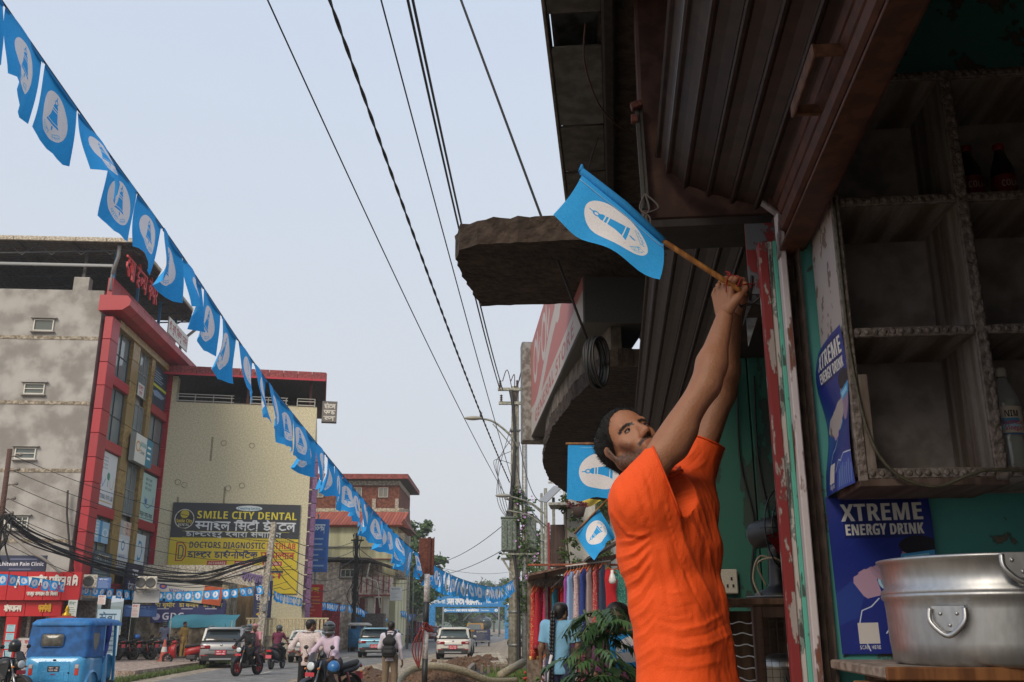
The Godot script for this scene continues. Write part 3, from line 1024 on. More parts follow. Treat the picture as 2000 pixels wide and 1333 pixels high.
	signboard("blue_window_poster","tall white poster with blue crescent in lower right bay",1.8,2.3,t4.tex(),X*Transform3D(Basis(Vector3.UP,PI/2),Vector3(0.16,5.6,-9.2)),col("98a7ae"),0.03)
	var t5:=Canvas.new(120,70,col("c4c2bc"))
	deva(t5,"डाक्टर",14,34,20,col("a2333a"),88)
	deva(t5,"भवन",30,62,18,col("a2333a"),56)
	signboard("to_let_notice","small white notice with red letters on upper centre glazing",1.1,0.75,t5.tex(),X*Transform3D(Basis(Vector3.UP,PI/2),Vector3(0.16,14.6,-6.3)),col("aaa9a4"),0.03)
	var t6:=Canvas.new(160,200,col("30394c"))
	t6.rect(0,90,160,14,col("b7bd3c"))
	for k in 5:t6.rect(16,24+k*12,60+(k*31)%50,5,col("8aa0b0"))
	t6.poly(PackedVector2Array([Vector2(10,130),Vector2(60,116),Vector2(150,128),Vector2(120,146),Vector2(30,150)]),col("7d93ad"))
	signboard("dark_window_poster","dark poster with yellow stripe in top right glass bay",2.8,2.4,t6.tex(),X*Transform3D(Basis(Vector3.UP,PI/2),Vector3(0.16,15.5,-9.6)),col("262c38"),0.03)
	build_hospital_shop(X)
func build_hospital_shop(X:Transform3D)->void:
	# red shop-front standing before the grey flank
	var red:=mat(col("b3161d"),0.4,"fine",0.8)
	var o:=thing("hospital_entrance","bright red clinic shopfront with white lettered fascia below grey wall","shop",X)
	for k in 13:
		part("fascia_panel",bx(Vector3(-8.6+k*0.8,3.4,2.45),Vector3(0.785,1.25,0.25),0.01),red,o)
	for k in 12:
		part("lower_fascia_panel",bx(Vector3(-8.6+k*0.8,2.42,2.2),Vector3(0.785,0.66,0.25),0.01),red,o)
	for x in [-1.5,0.3,-4.5,-7.6]:
		part("pillar",bx(Vector3(x,1.05,2.1),Vector3(0.55 if x!=0.3 else 0.35,2.1,0.4),0.02),red,o)
	part("inner_wall",bx(Vector3(-3.5,1.7,0.5),Vector3(10,3.2,0.2)),mat(col("77706a"),0.9,"grime",0.5),o)
	part("floor_step",bx(Vector3(-3.5,0.18,1.6),Vector3(10,0.3,2.2),0.02),mat(col("6f6a64"),0.9,"grime",0.6),o)
	part("ceiling",bx(Vector3(-3.5,2.85,1.4),Vector3(10,0.12,2.2)),mat(col("5b5753"),0.9),o)
	for k in 7:part("grille_bar",bx(Vector3(0.52+k*0.12,1.7,2.0),Vector3(0.025,1.6,0.03)),mat(col("3a3433"),0.6),o)
	part("door_frame",MB.new().box(Vector3(-1.05,1.3,1.6),Vector3(0.12,1.9,0.1)).box(Vector3(-0.15,1.3,1.7),Vector3(0.2,1.9,0.2)).box(Vector3(-0.6,2.2,1.6),Vector3(1.0,0.1,0.1)).done(),mat(col("b7b2aa"),0.7,"grime",1),o)
	part("door",bx(Vector3(-0.75,1.25,1.3),Vector3(0.45,1.8,0.05),0.01),mat(col("6f2a22"),0.6,"wood",1),o)
	part("counter",bx(Vector3(-0.75,0.72,2.05),Vector3(1.35,0.9,0.2),0.02),mat(col("9c9690"),0.8,"grime",1),o)
	part("counter_print",panel(1.3,0.85),print_mat(notice_print(11,col("b9b4b0"),col("9b3b3b"),3)),o,mv(-0.75,0.72,2.16))
	for k in 4:part("pillar_notice",panel(0.36,0.3),print_mat(notice_print(20,col("9fc0c8"),col("2f6f94"),1)),o,mv(-1.5,0.5+k*0.36,2.31))
	var wl:=mat(col("d8d4cc"),0.6)
	part("fascia_lettering",deva_mesh("बुद्ध सामुदायिक हस्पिटल प्रा लि",0.36,2.75,0.06),wl,o,mv(-1.5,3.42,2.6))
	part("fascia_lettering",deva_mesh("भरतपुर अस्पताल रोड चितवन",0.15,1.35,0.05),wl,o,mv(-0.9,2.98,2.6))
	part("fascia_lettering",deva_mesh("औषधालय",0.24,0.75,0.05),wl,o,mv(-1.9,2.3,2.35))
	part("fascia_lettering",deva_mesh("फार्मेसी",0.28,0.55,0.05),mat(col("c99a1e"),0.6),o,mv(-0.4,2.28,2.35))
	var cv:=Canvas.new(320,110,col("232c4a"))
	cv.disc(Vector2(30,54),24,38,col("c8c8d8")); cv.disc(Vector2(36,50),10,22,col("6a58a8"))
	latin(cv,"Chitwan Pain Clinic",64,72,26,col("dcdce2"),244)
	cv.rect(120,22,150,5,col("8088a8")); cv.rect(120,92,120,5,col("8088a8"))
	signboard("pain_clinic_sign","navy board reading Chitwan Pain Clinic above red fascia",2.6,0.72,cv.tex(),X*at(-1.65,4.4,2.3),col("1c2238"))
	# shops below the red front: dark ground floor behind, boards, notices
	var p:=thing("ground_floor_shop","dark ground floor shopfronts under the red and gold front","shop",X)
	part("porch_wall",bx(Vector3(-2.9,1.7,-6),Vector3(0.2,3.3,11.4)),mat(col("7d766e"),0.9,"grime",0.5),p)
	part("porch_floor",bx(Vector3(-1.2,0.2,-6),Vector3(3.4,0.14,11.8)),mat(col("857c72"),0.9,"grime",0.5),p)
	part("beam",bx(Vector3(0.3,3.55,-6),Vector3(0.6,0.5,12),0.02),mat(col("7d1f26"),0.5,"blotch",0.5),p)
	for z in [-1.2,-4.0,-7.4,-11.4]:part("pillar",bx(Vector3(0.4,1.7,z),Vector3(0.35,3.2,0.4),0.02),mat(col("6d6760"),0.9,"grime",0.6),p)
	for z in [-2.6,-5.7,-9.4]:part("shop_door",bx(Vector3(-2.76,1.4,z),Vector3(0.06,2.5,1.9),0.02),dark_glass("23282e"),p)
	for d in [["notice_board","tall pale blue framed notice board on legs behind blue rickshaw",1.0,2.0,col("9fb6c4"),col("36516a"),at(-18.0,1.4,-44.5,12)],["hanging_notice","small white hanging notice under the bunting, above notice board",0.35,0.42,col("c9c6c2"),col("a03040"),at(-18.45,2.8,-44.6,10)],["hanging_notice","white notice with red lines before dark blue shop board",0.36,0.64,col("cdcac6"),col("b03038"),at(-17.98,2.38,-47.5,12)],["blue_shop_board","wide dark blue board under the bunting behind parked motorcycles",1.5,0.56,col("22467e"),col("6f8ec0"),at(-18.0,2.38,-48.2,20)],["white_shop_board","long white board above dark blue board, below air conditioners",1.2,0.6,col("bdbcb8"),col("9a9a98"),at(-17.7,3.05,-48.0,16)],["small_blue_board","small blue board beside air conditioner at red column foot",0.6,0.5,col("40629c"),col("c3cbd8"),at(-18.6,3.55,-45.0,15)],["vertical_name_board","narrow upright white board right of clinic pillars",0.42,0.9,col("c4c8c4"),col("3b6c60"),at(-19.64,2.35,-44.4,3)],["window_photo_board","dark board with portrait photos above air conditioner",2.6,1.5,col("3f5560"),col("b9a98a"),X*face_x(-2.5,4.5,0.5)]]:
		signboard(d[0],d[1],d[2],d[3],notice_print(7,d[4],d[5],1),d[6],col("4b5c6c"),0.05)
	ac_unit("grey air conditioner unit at the foot of red column",at(-19.45,3.35,-45.5,20),0.6)
	ac_unit("left of two air conditioners above long white board",at(-17.85,3.38,-47.6,16),0.45)
	ac_unit("right of two air conditioners above long white board",at(-17.4,3.38,-47.7,16),0.45)
	var sh:=thing("small_shrine","little red and gold shrine roof behind the blue rickshaw","shrine",at(-19.5,0.6,-43.6,10))
	part("plinth",bx(Vector3(0,0.55,0),Vector3(0.7,1.1,0.7),0.04),mat(col("a39a88"),0.8,"grime",1),sh)
	part("roof",MB.new().loft([ring4(0.65,1.2),ring4(0.62,1.27),ring4(0.25,1.5)]).done(),mat(col("8f2f26"),0.6,"fine",2),sh)
	part("eave",MB.new().loft([ring4(0.7,1.1),ring4(0.7,1.17)]).done(),mat(col("4d6a48"),0.6),sh)
	part("finial",MB.new(true).lathe([Vector2(0.18,1.48),Vector2(0.2,1.56),Vector2(0.07,1.66),Vector2(0.11,1.74),Vector2(0.02,1.95)],12).done(),mat(col("b8901e"),0.4,"",1,{"metal":0.6}),sh)
func ring4(r:float,y:float)->PackedVector3Array:
	return PackedVector3Array([Vector3(-r,y,-r),Vector3(-r,y,r),Vector3(r,y,r),Vector3(r,y,-r)])
func notice_print(sd:int,bg:Color,ink:Color,cols:int)->ImageTexture:
	var key:="notice%d%s%s"%[sd,bg.to_html(),ink.to_html()]
	if TX.has(key):return TX[key]
	var cv:=Canvas.new(160,128,bg)
	var r:=RandomNumberGenerator.new()
	r.seed=sd
	var words:=["सेवा","हस्पिटल","डाक्टर","उपचार","कक्ष","समय","भवन"]
	for c in cols:
		var x:=10.0+c*150.0/cols
		var w:=150.0/cols-14
		deva(cv,words[(sd+c)%7],x+4,34,20,ink,w*0.85,2.0)
		for k in 6:cv.rect(x,46+k*13,w*r.randf_range(0.5,1.0),4,ink.lerp(bg,0.35))
		if c>0:cv.rect(x-8,0,1,128,ink.lerp(bg,0.5))
	TX[key]=cv.tex()
	return TX[key]
# cream building with the dental hoarding
func build_cream()->void:
	var X:=at(-12.44,0,-60,11)
	var o:=thing("cream_building","tall plain cream building with red eaves, open top storey, dental hoarding","building",X)
	var cr:=mat(col("c2ba9d"),0.92,"fine",0.25,{"t2":"speck","s2":0.6})
	part("wall",bx(Vector3(-5,7.55,-6),Vector3(9.9,15.1,12)),cr,o)
	part("corner_wall",bx(Vector3(-9.35,15.9,-0.5),Vector3(1.3,1.7,1.0)),cr,o)
	part("loft_floor",bx(Vector3(-5,15.14,-6),Vector3(9.8,0.1,11.8)),mat(col("777068"),0.9),o)
	part("loft_wall",bx(Vector3(-5,16,-6),Vector3(9.8,1.7,0.2)),mat(col("5a5650"),0.9,"grime",0.4),o)
	for x in [-4.4,-0.5]:part("loft_post",bx(Vector3(x,15.95,-0.4),Vector3(0.16,1.6,0.16)),mat(col("6b4038"),0.7),o)
	var rf:=part("roof",bx(Vector3(-4.9,16.95,-5.5),Vector3(10.6,0.16,13)),mat(col("4d4744"),0.8,"grime",0.4),o)
	for k in 12:
		part("eave_sheet",bx(Vector3(-9.7+k*0.88,16.93,1.0),Vector3(0.86,0.5,0.06),0.01),mat([col("8c3a3a"),col("84373a")][k%2],0.6,"grime",0.6),rf)
	part("eave_trim",bx(Vector3(-4.9,16.66,1.03),Vector3(10.6,0.12,0.08)),mat(col("b02a3c"),0.5),rf)
	part("side_eave",bx(Vector3(0.42,16.9,-5.5),Vector3(0.08,0.45,13)),mat(col("7d3434"),0.6),rf)
	var rl:=MB.new()
	for s in [[-8.65,-5.2],[-4.2,-1.9],[-1.3,-0.2]]:
		for y in [15.2,15.45,15.62]:rl.bar(Vector3(s[0],y,0.02),Vector3(s[1],y,0.02),0.05,0.05)
		for k in int((s[1]-s[0])/1.1)+1:rl.bar(Vector3(s[0]+k*1.1,15.1,0.02),Vector3(s[0]+k*1.1,15.64,0.02),0.05,0.05)
	part("railing",rl.done(),mat(col("b4b2aa"),0.6),o)
	# purple tiled edge of the street front
	for k in 12:
		part("purple_panel",bx(Vector3(0.0,12.0-k*0.86,-0.5),Vector3(0.5,0.84,1.0),0.02),mat([col("7c5a7c"),col("6f4e74")][k%2],0.5,"blotch",1),o)
	for d in [[-5.6,12.6],[-3.9,12.5],[-8.1,10.1],[-7.7,9.95],[-5.1,9.8],[-4.3,10.0]]:
		part("wall_hole",MB.new(true).lathe([Vector2(0.0,-0.05),Vector2(0.13,-0.03),Vector2(0.17,0.03)],12,Transform3D(Basis(Vector3.RIGHT,PI/2),Vector3(d[0],d[1],0.0))).done(),mat(col("6b6454"),0.95),o)
	for d in [[-8.0,8.2,2.0],[-5.3,8.6,2.6],[-6.3,12.2,1.5]]:
		part("plaster_seam",bx(Vector3(d[0],d[1],0.004),Vector3(0.12,d[2],0.02)),mat(col("98907a"),0.95,"grime",1.0),o)
	var cv:=Canvas.new(768,384,col("33363b"))
	cv.rect(0,206,768,178,col("cdb62c"))
	cv.disc(Vector2(74,96),58,58,col("c8c4b4")); cv.disc(Vector2(74,96),53,53,col("2b2d30")); cv.disc(Vector2(74,68),26,24,col("b9a82e"))
	latin(cv,"Smile City",28,116,20,col("d8c23c"),92); latin(cv,"DENTAL",40,138,15,col("d0ccc0"),66)
	cv.disc(Vector2(455,26),80,16,col("c9d2d4")); latin(cv,"Creating Smiles",388,33,14,col("2f6b8a"),134)
	latin(cv,"SMILE CITY DENTAL",148,92,44,col("d8c83a"),600)
	deva(cv,"स्माइल सिटी डेण्टल",142,158,46,col("c9ced2"),600,2.0)
	cv.rect(70,166,640,2,col("c9b83a")); cv.rect(70,202,640,2,col("c9b83a"))
	deva(cv,"डाक्टरहरू द्वारा संचालित",90,197,26,col("c9ced2"),570,2.0)
	cv.line(PackedVector2Array([Vector2(44,236),Vector2(44,340),Vector2(80,340),Vector2(98,316),Vector2(98,262),Vector2(80,236),Vector2(44,236)]),7,col("a5392a"))
	cv.line(PackedVector2Array([Vector2(58,252),Vector2(58,326),Vector2(74,326),Vector2(84,308),Vector2(84,270),Vector2(74,252),Vector2(58,252)]),6,col("2b3560"))
	latin(cv,"DOCTORS DIAGNOSTIC",118,266,36,col("1f2a5c"),450); latin(cv,"PATHLAB",580,266,36,col("b0282c"),172)
	deva(cv,"डाक्टर डाईग्नोष्टिक",112,322,34,col("1f2a5c"),410,2.0); deva(cv,"प्याथल्याब",546,322,34,col("a02428"),200,2.0)
	latin(cv,"C- 9745040000, 9855012345",470,224,10,col("4a4430"),270,false)
	for d in [[230,"ACCURATE"],[392,"RELIABLE"],[560,"AFFORDABLE"]]:
		cv.rect(d[0],338,116,26,col("a83030")); latin(cv,d[1],d[0]+8,358,14,col("ddd0c0"),100)
	signboard("dental_hoarding","large grey and yellow hoarding on cream wall, SMILE CITY DENTAL",7.55,3.9,cv.tex(),X*at(-4.45,6.92,0.12),col("3a3c3e"))
	var c2:=Canvas.new(256,160,col("cdb62c"))
	latin(c2,"TEST",60,60,36,col("a83030"),130); c2.rect(60,4,130,16,col("24304e"))
	c2.line(PackedVector2Array([Vector2(150,130),Vector2(180,118),Vector2(200,134),Vector2(230,122)]),4,col("4a4430"))
	signboard("yellow_hoarding_tail","plain yellow lower flap of hoarding, letters TEST",3.4,1.4,c2.tex(),X*at(-2.3,4.25,0.1),col("8a7a20"))
	var c3:=Canvas.new(120,180,col("6a655f"))
	for k in 3:deva(c3,["होटल","एण्ड","लज"][k],16,60+k*54,34,col("c8c4ba"),88,2.4)
	signboard("hotel_sign","small grey box sign at top right corner of cream building",0.95,1.35,c3.tex(),X*at(0.75,14.85,0.1),col("57534e"),0.5)
# low block with gate and signs in front of the cream building
func build_low_block()->void:
	var X:=at(-11.9,0,-53,2)
	var o:=thing("low_concrete_block","stained low concrete building with tall gateway below the hoarding","building",X)
	var cc:=mat(col("8f887b"),0.95,"grime",0.16,{"t2":"streak","s2":0.3})
	part("wall",bx(Vector3(-5.9,2.0,-2.6),Vector3(4.4,4.0,4.6)),cc,o)
	part("cornice",bx(Vector3(-5.6,4.06,-0.2),Vector3(5.0,0.12,0.6)),mat(col("6d675e"),0.95,"grime",0.5),o)
	part("gate_pillar",bx(Vector3(-3.45,1.9,-0.3),Vector3(0.35,3.8,0.5),0.02),mat(col("a89c86"),0.9,"grime",0.6),o)
	part("gate_pillar",bx(Vector3(-1.55,1.9,-0.3),Vector3(0.45,3.8,0.5),0.02),mat(col("a89c86"),0.9,"grime",0.6),o)
	part("passage_wall",bx(Vector3(-2.5,2.0,-2.4),Vector3(1.6,4.0,0.2)),mat(col("8a7457"),0.9,"streak",0.5),o)
	for k in 7:part("tile_panel",bx(Vector3(-7.4+k*0.92,4.45,-0.1),Vector3(0.9,0.75,0.3),0.01),mat([col("a9a598"),col("a19d90"),col("b0ab9d")][k%3],0.6,"grime",0.8),o)
	part("canopy",MB.new().prism(PackedVector2Array([Vector2(-3.6,4.0),Vector2(-1.0,3.5),Vector2(-1.0,4.3),Vector2(-3.6,4.85)]),0.5,mv(0,0,0.3)).done(),mat(col("a5a097"),0.8,"grime",0.6),o)
	part("canopy_lettering",deva_mesh("सगरमाथा",0.4,1.3,0.06),mat(col("6c5a86"),0.6),o,Transform3D(Basis(Vector3.BACK,-0.2),Vector3(-2.6,4.05,0.34)))
	var n1:=Canvas.new(384,128,col("b9b6ac"))
	n1.disc(Vector2(28,40),17,17,col("7a6a9a")); n1.disc(Vector2(78,46),20,20,col("3d49a0")); n1.disc(Vector2(78,46),10,10,col("c46a4a"))
	latin(n1,"NATIONAL PATH LAB",112,78,26,col("3c3a9a"),170)
	n1.rect(288,0,96,128,col("b5512a")); latin(n1,"NEPAL",304,56,16,col("d8d0c8"),60); latin(n1,"BRANCH",300,90,16,col("d8d0c8"),70)
	signboard("path_lab_fascia","slanting grey and orange fascia reading NATIONAL PATH LAB",4.0,0.95,n1.tex(),X*Transform3D(Basis(Vector3.BACK,-0.13),Vector3(-5.5,3.42,0.25)),col("8a867c"))
	var n2:=Canvas.new(384,128,col("2a2f62"))
	for k in 3:deva(n2,["डा सुधीर","डा सन्तोष","डा सुमन"][k],18+k*124,38,20,col("c8b85a"),100,2.0)
	for k in 3:n2.rect(30+k*124,46,60,5,col("b8b8c8"))
	latin(n2,"GDC",60,112,40,col("c9c9d8"),110); n2.disc(Vector2(28,94),20,20,col("a9a9c8")); n2.rect(196,84,160,22,col("c8c4c4"))
	signboard("gdc_board","dark blue board with large pale GDC letters behind parked cars",3.9,1.15,n2.tex(),X*at(-5.25,2.42,0.12),col("20244c"))
	var n3:=Canvas.new(100,220,col("222a52"))
	deva(n3,"हरि",26,56,30,col("d0d0d8"),50); deva(n3,"हरियल",10,110,30,col("d0d0d8"),80)
	for k in 3:n3.rect(20,128+k*14,60,4,col("a09870"))
	n3.poly(PackedVector2Array([Vector2(16,190),Vector2(34,178),Vector2(34,202)]),col("c8a030")); n3.poly(PackedVector2Array([Vector2(84,190),Vector2(66,178),Vector2(66,202)]),col("c8a030"))
	signboard("gate_banner","upright navy banner with yellow arrows behind concrete pole",0.95,2.0,n3.tex(),X*at(-1.35,3.0,0.3),col("1c2242"))
	var aw:=thing("teal_awning","faded teal cloth awning over small counter behind silver car","awning",X*at(-4.1,0,1.4))
	var rows:=[]
	for i in 3:
		var row:=[]
		for j in 9:row.append(Vector3(-1.6+j*0.42,2.25-0.16*i-0.02*sin(j*2.0),-0.6+i*0.5))
		rows.append(row)
	var sk:=[]
	for j in 9:sk.append(rows[2][j]-Vector3(0,0.32+0.03*sin(j*2.6),0))
	rows.append(sk)
	part("cloth",MB.new(true).grid(rows).done(),mat(col("3c7f93"),0.8,"fine",2,{"back":Color(0.06,0.12,0.14)}),aw)
	for x in [-1.5,1.6]:part("post",MB.new(true).cyl(Vector3(x,0,0.4),Vector3(x,1.95,0.4),0.03,0.03,8).done(),mat(col("8d8f90"),0.5),aw)
	part("counter",bx(Vector3(1.0,0.9,0.2),Vector3(1.3,0.55,0.5),0.03),mat(col("27304f"),0.7),aw)
	# compound wall with pale railing
	var w:=thing("compound_wall","low cement wall with cream slatted railing beside concrete pole","wall",X)
	part("wall",bx(Vector3(0.1,0.6,0.7),Vector3(4.4,1.2,0.25),0.02),cc,w)
	for k in 21:part("slat",bx(Vector3(-1.9+k*0.2,1.62,0.7),Vector3(0.13,0.82,0.05),0.01),mat(col("a79c7e"),0.8,"grime",1),w)
	part("rail",bx(Vector3(0.1,2.06,0.7),Vector3(4.3,0.08,0.08)),mat(col("a79c7e"),0.8),w)
# the row further along
func build_far_row()->void:
	var X:=at(-8.8,0,-93,0)
	var o:=thing("brick_building","brown brick upper storeys with flat red roof and barred windows","building",X)
	part("wall",bx(Vector3(-6.4,13.6,-5),Vector3(8.6,2.4,10)),mat(col("6f4334"),0.95,"cells",1.2,{"t2":"grime","s2":0.25}),o)
	part("eave_wall",bx(Vector3(-6.4,15.0,-5),Vector3(8.6,0.6,9.8)),mat(col("b3aea2"),0.9,"grime",0.3),o)
	part("roof",MB.new().prism(PackedVector2Array([Vector2(-11.5,15.3),Vector2(-1.2,15.3),Vector2(-1.2,15.75),Vector2(-11.5,15.8)]),12,mv(0,0,1.0)).done(),mat(col("7e3a34"),0.7,"grime",0.3),o)
	part("roof_underside",bx(Vector3(-6.3,15.28,-5),Vector3(10,0.04,11.5)),mat(col("4c4640"),0.9),o)
	part("lower_wall",bx(Vector3(-6.4,6.2,-5),Vector3(9,12.4,9.9)),mat(col("94897a"),0.95,"grime",0.2),o)
	for y in [12.42,10.6]:part("slab_band",bx(Vector3(-6.3,y,0.02),Vector3(9.4,0.34,0.3)),mat(col("a59a88"),0.9,"grime",0.4),o)
	for x in [-8.0,-6.0,-4.5,-2.3]:part("concrete_post",bx(Vector3(x,12.0,0.05),Vector3(0.35,3.0,0.2)),mat(col("a0968a"),0.9,"grime",0.6),o)
	for x in [-9.9,-6.2,-3.65]:window(o,mv(x,14.1,0.06),0.95,0.95,2,1,mat(col("a7a297"),0.7),dark_glass("777670"))
	for x in [-7.0,-5.2,-3.4]:window(o,mv(x,11.55,0.06),1.6,1.1,3,1,mat(col("3a3a40"),0.5),dark_glass("3c4550"))
	part("corner_bay",bx(Vector3(-1.6,10.8,-0.6),Vector3(0.9,3.4,1.6),0.02),mat(col("6f6a64"),0.8,"grime",0.5),o)
	for k in 3:part("bay_pane",bx(Vector3(-1.6,11.8-k*0.95,0.22),Vector3(0.72,0.85,0.03)),dark_glass("8d9a9c"),o)
	ac_unit("air conditioner on the brick building's lower ledge",X*at(-9.2,11.2,0.3),1.0)
	X=at(-8.0,0,-80,0)
	o=thing("cream_house","pale cream house with orange tiled roof below brick building","building",X)
	var cm:=mat(col("c4c09c"),0.9,"fine",0.4,{"t2":"streak","s2":0.12})
	part("wall",bx(Vector3(-5.2,4.8,-4),Vector3(7.6,9.6,8)),cm,o)
	var rf:=part("roof",MB.new().prism(PackedVector2Array([Vector2(-0.45,9.5),Vector2(-0.5,9.62),Vector2(4,11.15),Vector2(8,9.65),Vector2(8,9.5)]),8.3,Transform3D(Basis(Vector3.UP,PI/2),Vector3(-0.95,0,0))).done(),mat(col("6a3322"),0.8),o)
	for k in 30:part("roof_sheet",bx(Vector3.ZERO,Vector3(0.25,0.06,4.8),0.02),mat([col("93452c"),col("8a4029"),col("9c4c32")][k%3],0.75,"fine",1),rf,Transform3D(Basis(Vector3.RIGHT,0.328),Vector3(-9.1+k*0.275,10.42,-1.75)))
	part("side_gable",MB.new().prism(PackedVector2Array([Vector2(-1.3,9.6),Vector2(-0.3,9.3),Vector2(-0.9,10.2)]),6,mv(0,0,0.2)).done(),mat(col("5f3228"),0.8),o)
	for y in [7.95,6.95,5.2]:part("ledge",bx(Vector3(-5.2,y,0.06),Vector3(7.7,0.09,0.2)),mat(col("a9a693"),0.9),o)
	part("red_pipe",bx(Vector3(-5.2,6.95,0.2),Vector3(7.4,0.05,0.05)),mat(col("a8483c"),0.6),o)
	for x in [-7.9,-4.6]:part("pipe",bx(Vector3(x,8.8,0.1),Vector3(0.08,1.7,0.08)),mat(col("9b988a"),0.7),o)
	part("tank",MB.new(true).lathe([Vector2(0,7.1),Vector2(0.55,7.1),Vector2(0.55,8.2),Vector2(0.4,8.4),Vector2(0,8.42)],16,mv(-7.6,0,0.9)).done(),mat(col("77726c"),0.7,"grime",1),o)
	part("balcony",bx(Vector3(-1.1,7.2,-1),Vector3(0.7,3.6,2.6),0.02),mat(col("7d776b"),0.9,"grime",0.5),o)
	X=at(-8.3,0,-75,0)
	o=thing("old_pink_house","weathered pinkish house with peeling render and maroon trimmed balcony","building",X)
	var pk:=mat(col("bcaea4"),0.95,"blotch",0.5,{"t2":"streak","s2":0.35})
	part("wall",bx(Vector3(-4.6,2.55,-2.6),Vector3(4.8,5.1,5)),pk,o)
	part("upper_wall",bx(Vector3(-5.95,5.75,-2.6),Vector3(2.1,1.3,5)),pk,o)
	part("recess_wall",bx(Vector3(-3.55,5.75,-3.6),Vector3(2.7,1.3,3)),pk,o)
	part("balcony_front",bx(Vector3(-2.1,4.6,-0.4),Vector3(2.5,1.3,1.4),0.02),pk,o)
	part("roof_slab",MB.new().prism(PackedVector2Array([Vector2(-6.6,6.55),Vector2(-2.6,6.5),Vector2(-0.9,5.95),Vector2(-0.9,6.1),Vector2(-2.6,6.68),Vector2(-6.6,6.72)]),5,mv(0,0,0.7)).done(),mat(col("4b423c"),0.9,"grime",0.5),o)
	for k in 6:part("maroon_trim",bx(Vector3(-3.1+k*0.42,4.75,0.34),Vector3(0.08,1.3,0.06)),mat(col("7d3038"),0.7),o)
	part("maroon_band",bx(Vector3(-2.0,3.92,0.34),Vector3(2.5,0.12,0.08)),mat(col("7d3038"),0.7),o)
	for k in 4:part("shutter_door",bx(Vector3(-3.0+k*0.6,3.0,0.06),Vector3(0.4,1.5,0.05),0.01),mat([col("5c2a2c"),col("b8b2a4")][k%2],0.8),o)
	window(o,mv(-4.2,5.55,0.1),1.1,0.6,3,1,mat(col("b9b4a8"),0.7),dark_glass("2c2c2c"))
	part("white_pipe",MB.new(true).tube([Vector3(-2.5,6.3,0.45),Vector3(-2.7,5.2,0.45),Vector3(-1.9,4.9,0.45),Vector3(-1.6,3.0,0.45)],0.06).done(),mat(col("b5b2a8"),0.6),o)
	part("lower_shop",bx(Vector3(-2.4,1.3,0.6),Vector3(2.4,2.6,1.2)),mat(col("57504c"),0.9,"grime",0.6),o)
	part("blue_door",bx(Vector3(-3.2,1.3,1.24),Vector3(0.8,2.1,0.06),0.02),mat(col("375f86"),0.7,"wood",0.8),o)
	o=thing("red_wall","plain faded red painted wall behind traffic policeman","wall",at(-13.3,0,-68,2))
	part("wall",bx(Vector3(0,1.6,0),Vector3(3.1,3.2,0.3),0.02),mat(col("8f3038"),0.85,"blotch",0.4,{"t2":"grime","s2":0.7}),o)
	part("coping",bx(Vector3(0,3.23,0),Vector3(3.2,0.08,0.36)),mat(col("8a8078"),0.9),o)
	for d in [["blue_pole_banner","tall bright blue banner on grey pole left of cream house",1.35,3.3,col("2a5ea8"),col("c9d2dc"),at(-12.35,6.6,-62,4)],["red_pole_banner","red banner with yellow letters under the blue pole banner",1.3,2.0,col("b32226"),col("d8b83a"),at(-12.5,3.2,-62,4)],["green_disc_board","dark maroon board with green disc beside wheel rim board",1.5,1.3,col("3a1f24"),col("2f6a3a"),at(-14.9,2.55,-63.6,2)],["wheel_board","white and black board covered with round wheel rims",1.5,1.3,col("4e4a48"),col("c4c0ba"),at(-13.0,2.4,-63.4,2)],["far_white_board","small pale board hanging by the maroon balcony",0.9,1.0,col("aab0b4"),col("6a7078"),at(-8.6,4.0,-73.5,0)]]:
		var t:ImageTexture=disc_print(d[4],d[5],d[0]) if d[0] in ["green_disc_board","wheel_board"] else notice_print(d[1].hash()%97,d[4],d[5],1)
		signboard(d[0],d[1],d[2],d[3],t,d[6],d[4],0.08)
	o=thing("banner_pole","grey steel pole carrying blue and red upright banners","pole",at(-12.42,0,-62.15))
	part("shaft",MB.new(true).cyl(Vector3(0,0,0),Vector3(0,8.6,0),0.09,0.06,10).done(),mat(col("7f8286"),0.5,"grime",1),o)
	# dim shops and cloth stalls further down, in the shade of sheets
	for k in 5:
		var z:=-82.0-k*9
		o=thing("far_shop",["dark shop with green cloth hung outside, past the pink house","shop with reddish awning, second past the pink house","grey two storey shop, third past the pink house","shop with blue sheet roof near the tree row","last low shop before the trees"][k],"shop",at(-14.2+k*0.6,0,z,0))
		part("wall",bx(Vector3(-2.5,1.8+0.3*(k%3),-4),Vector3(6,3.6+0.6*(k%3),7.6)),mat([col("6a645c"),col("7d7468"),col("86806f"),col("6f6a62"),col("7a7264")][k],0.9,"grime",0.3),o)
		part("opening",bx(Vector3(-1.5,1.3,-0.18),Vector3(3.4,2.3,0.1)),mat(col("716a62"),0.9,"grime",0.6),o)
		part("awning",MB.new().prism(PackedVector2Array([Vector2(0,2.9),Vector2(2.2,2.3),Vector2(2.2,2.36),Vector2(0,2.98)]),5,Transform3D(Basis(Vector3.UP,-PI/2),Vector3(-3.2,0,-0.2))).done(),mat([col("39413f"),col("7a3b34"),col("58636a"),col("41608a"),col("6a665e")][k],0.8,"grime",0.5),o)
		for j in 5:part("hung_cloth",bx(Vector3(-0.2+j*0.32,1.5,0.4),Vector3(0.26,1.4,0.05),0.01),mat([col("2c6a48"),col("8f3a3a"),col("a04a70"),col("34558f"),col("a79c8a")][(j+k)%5],0.85),o)
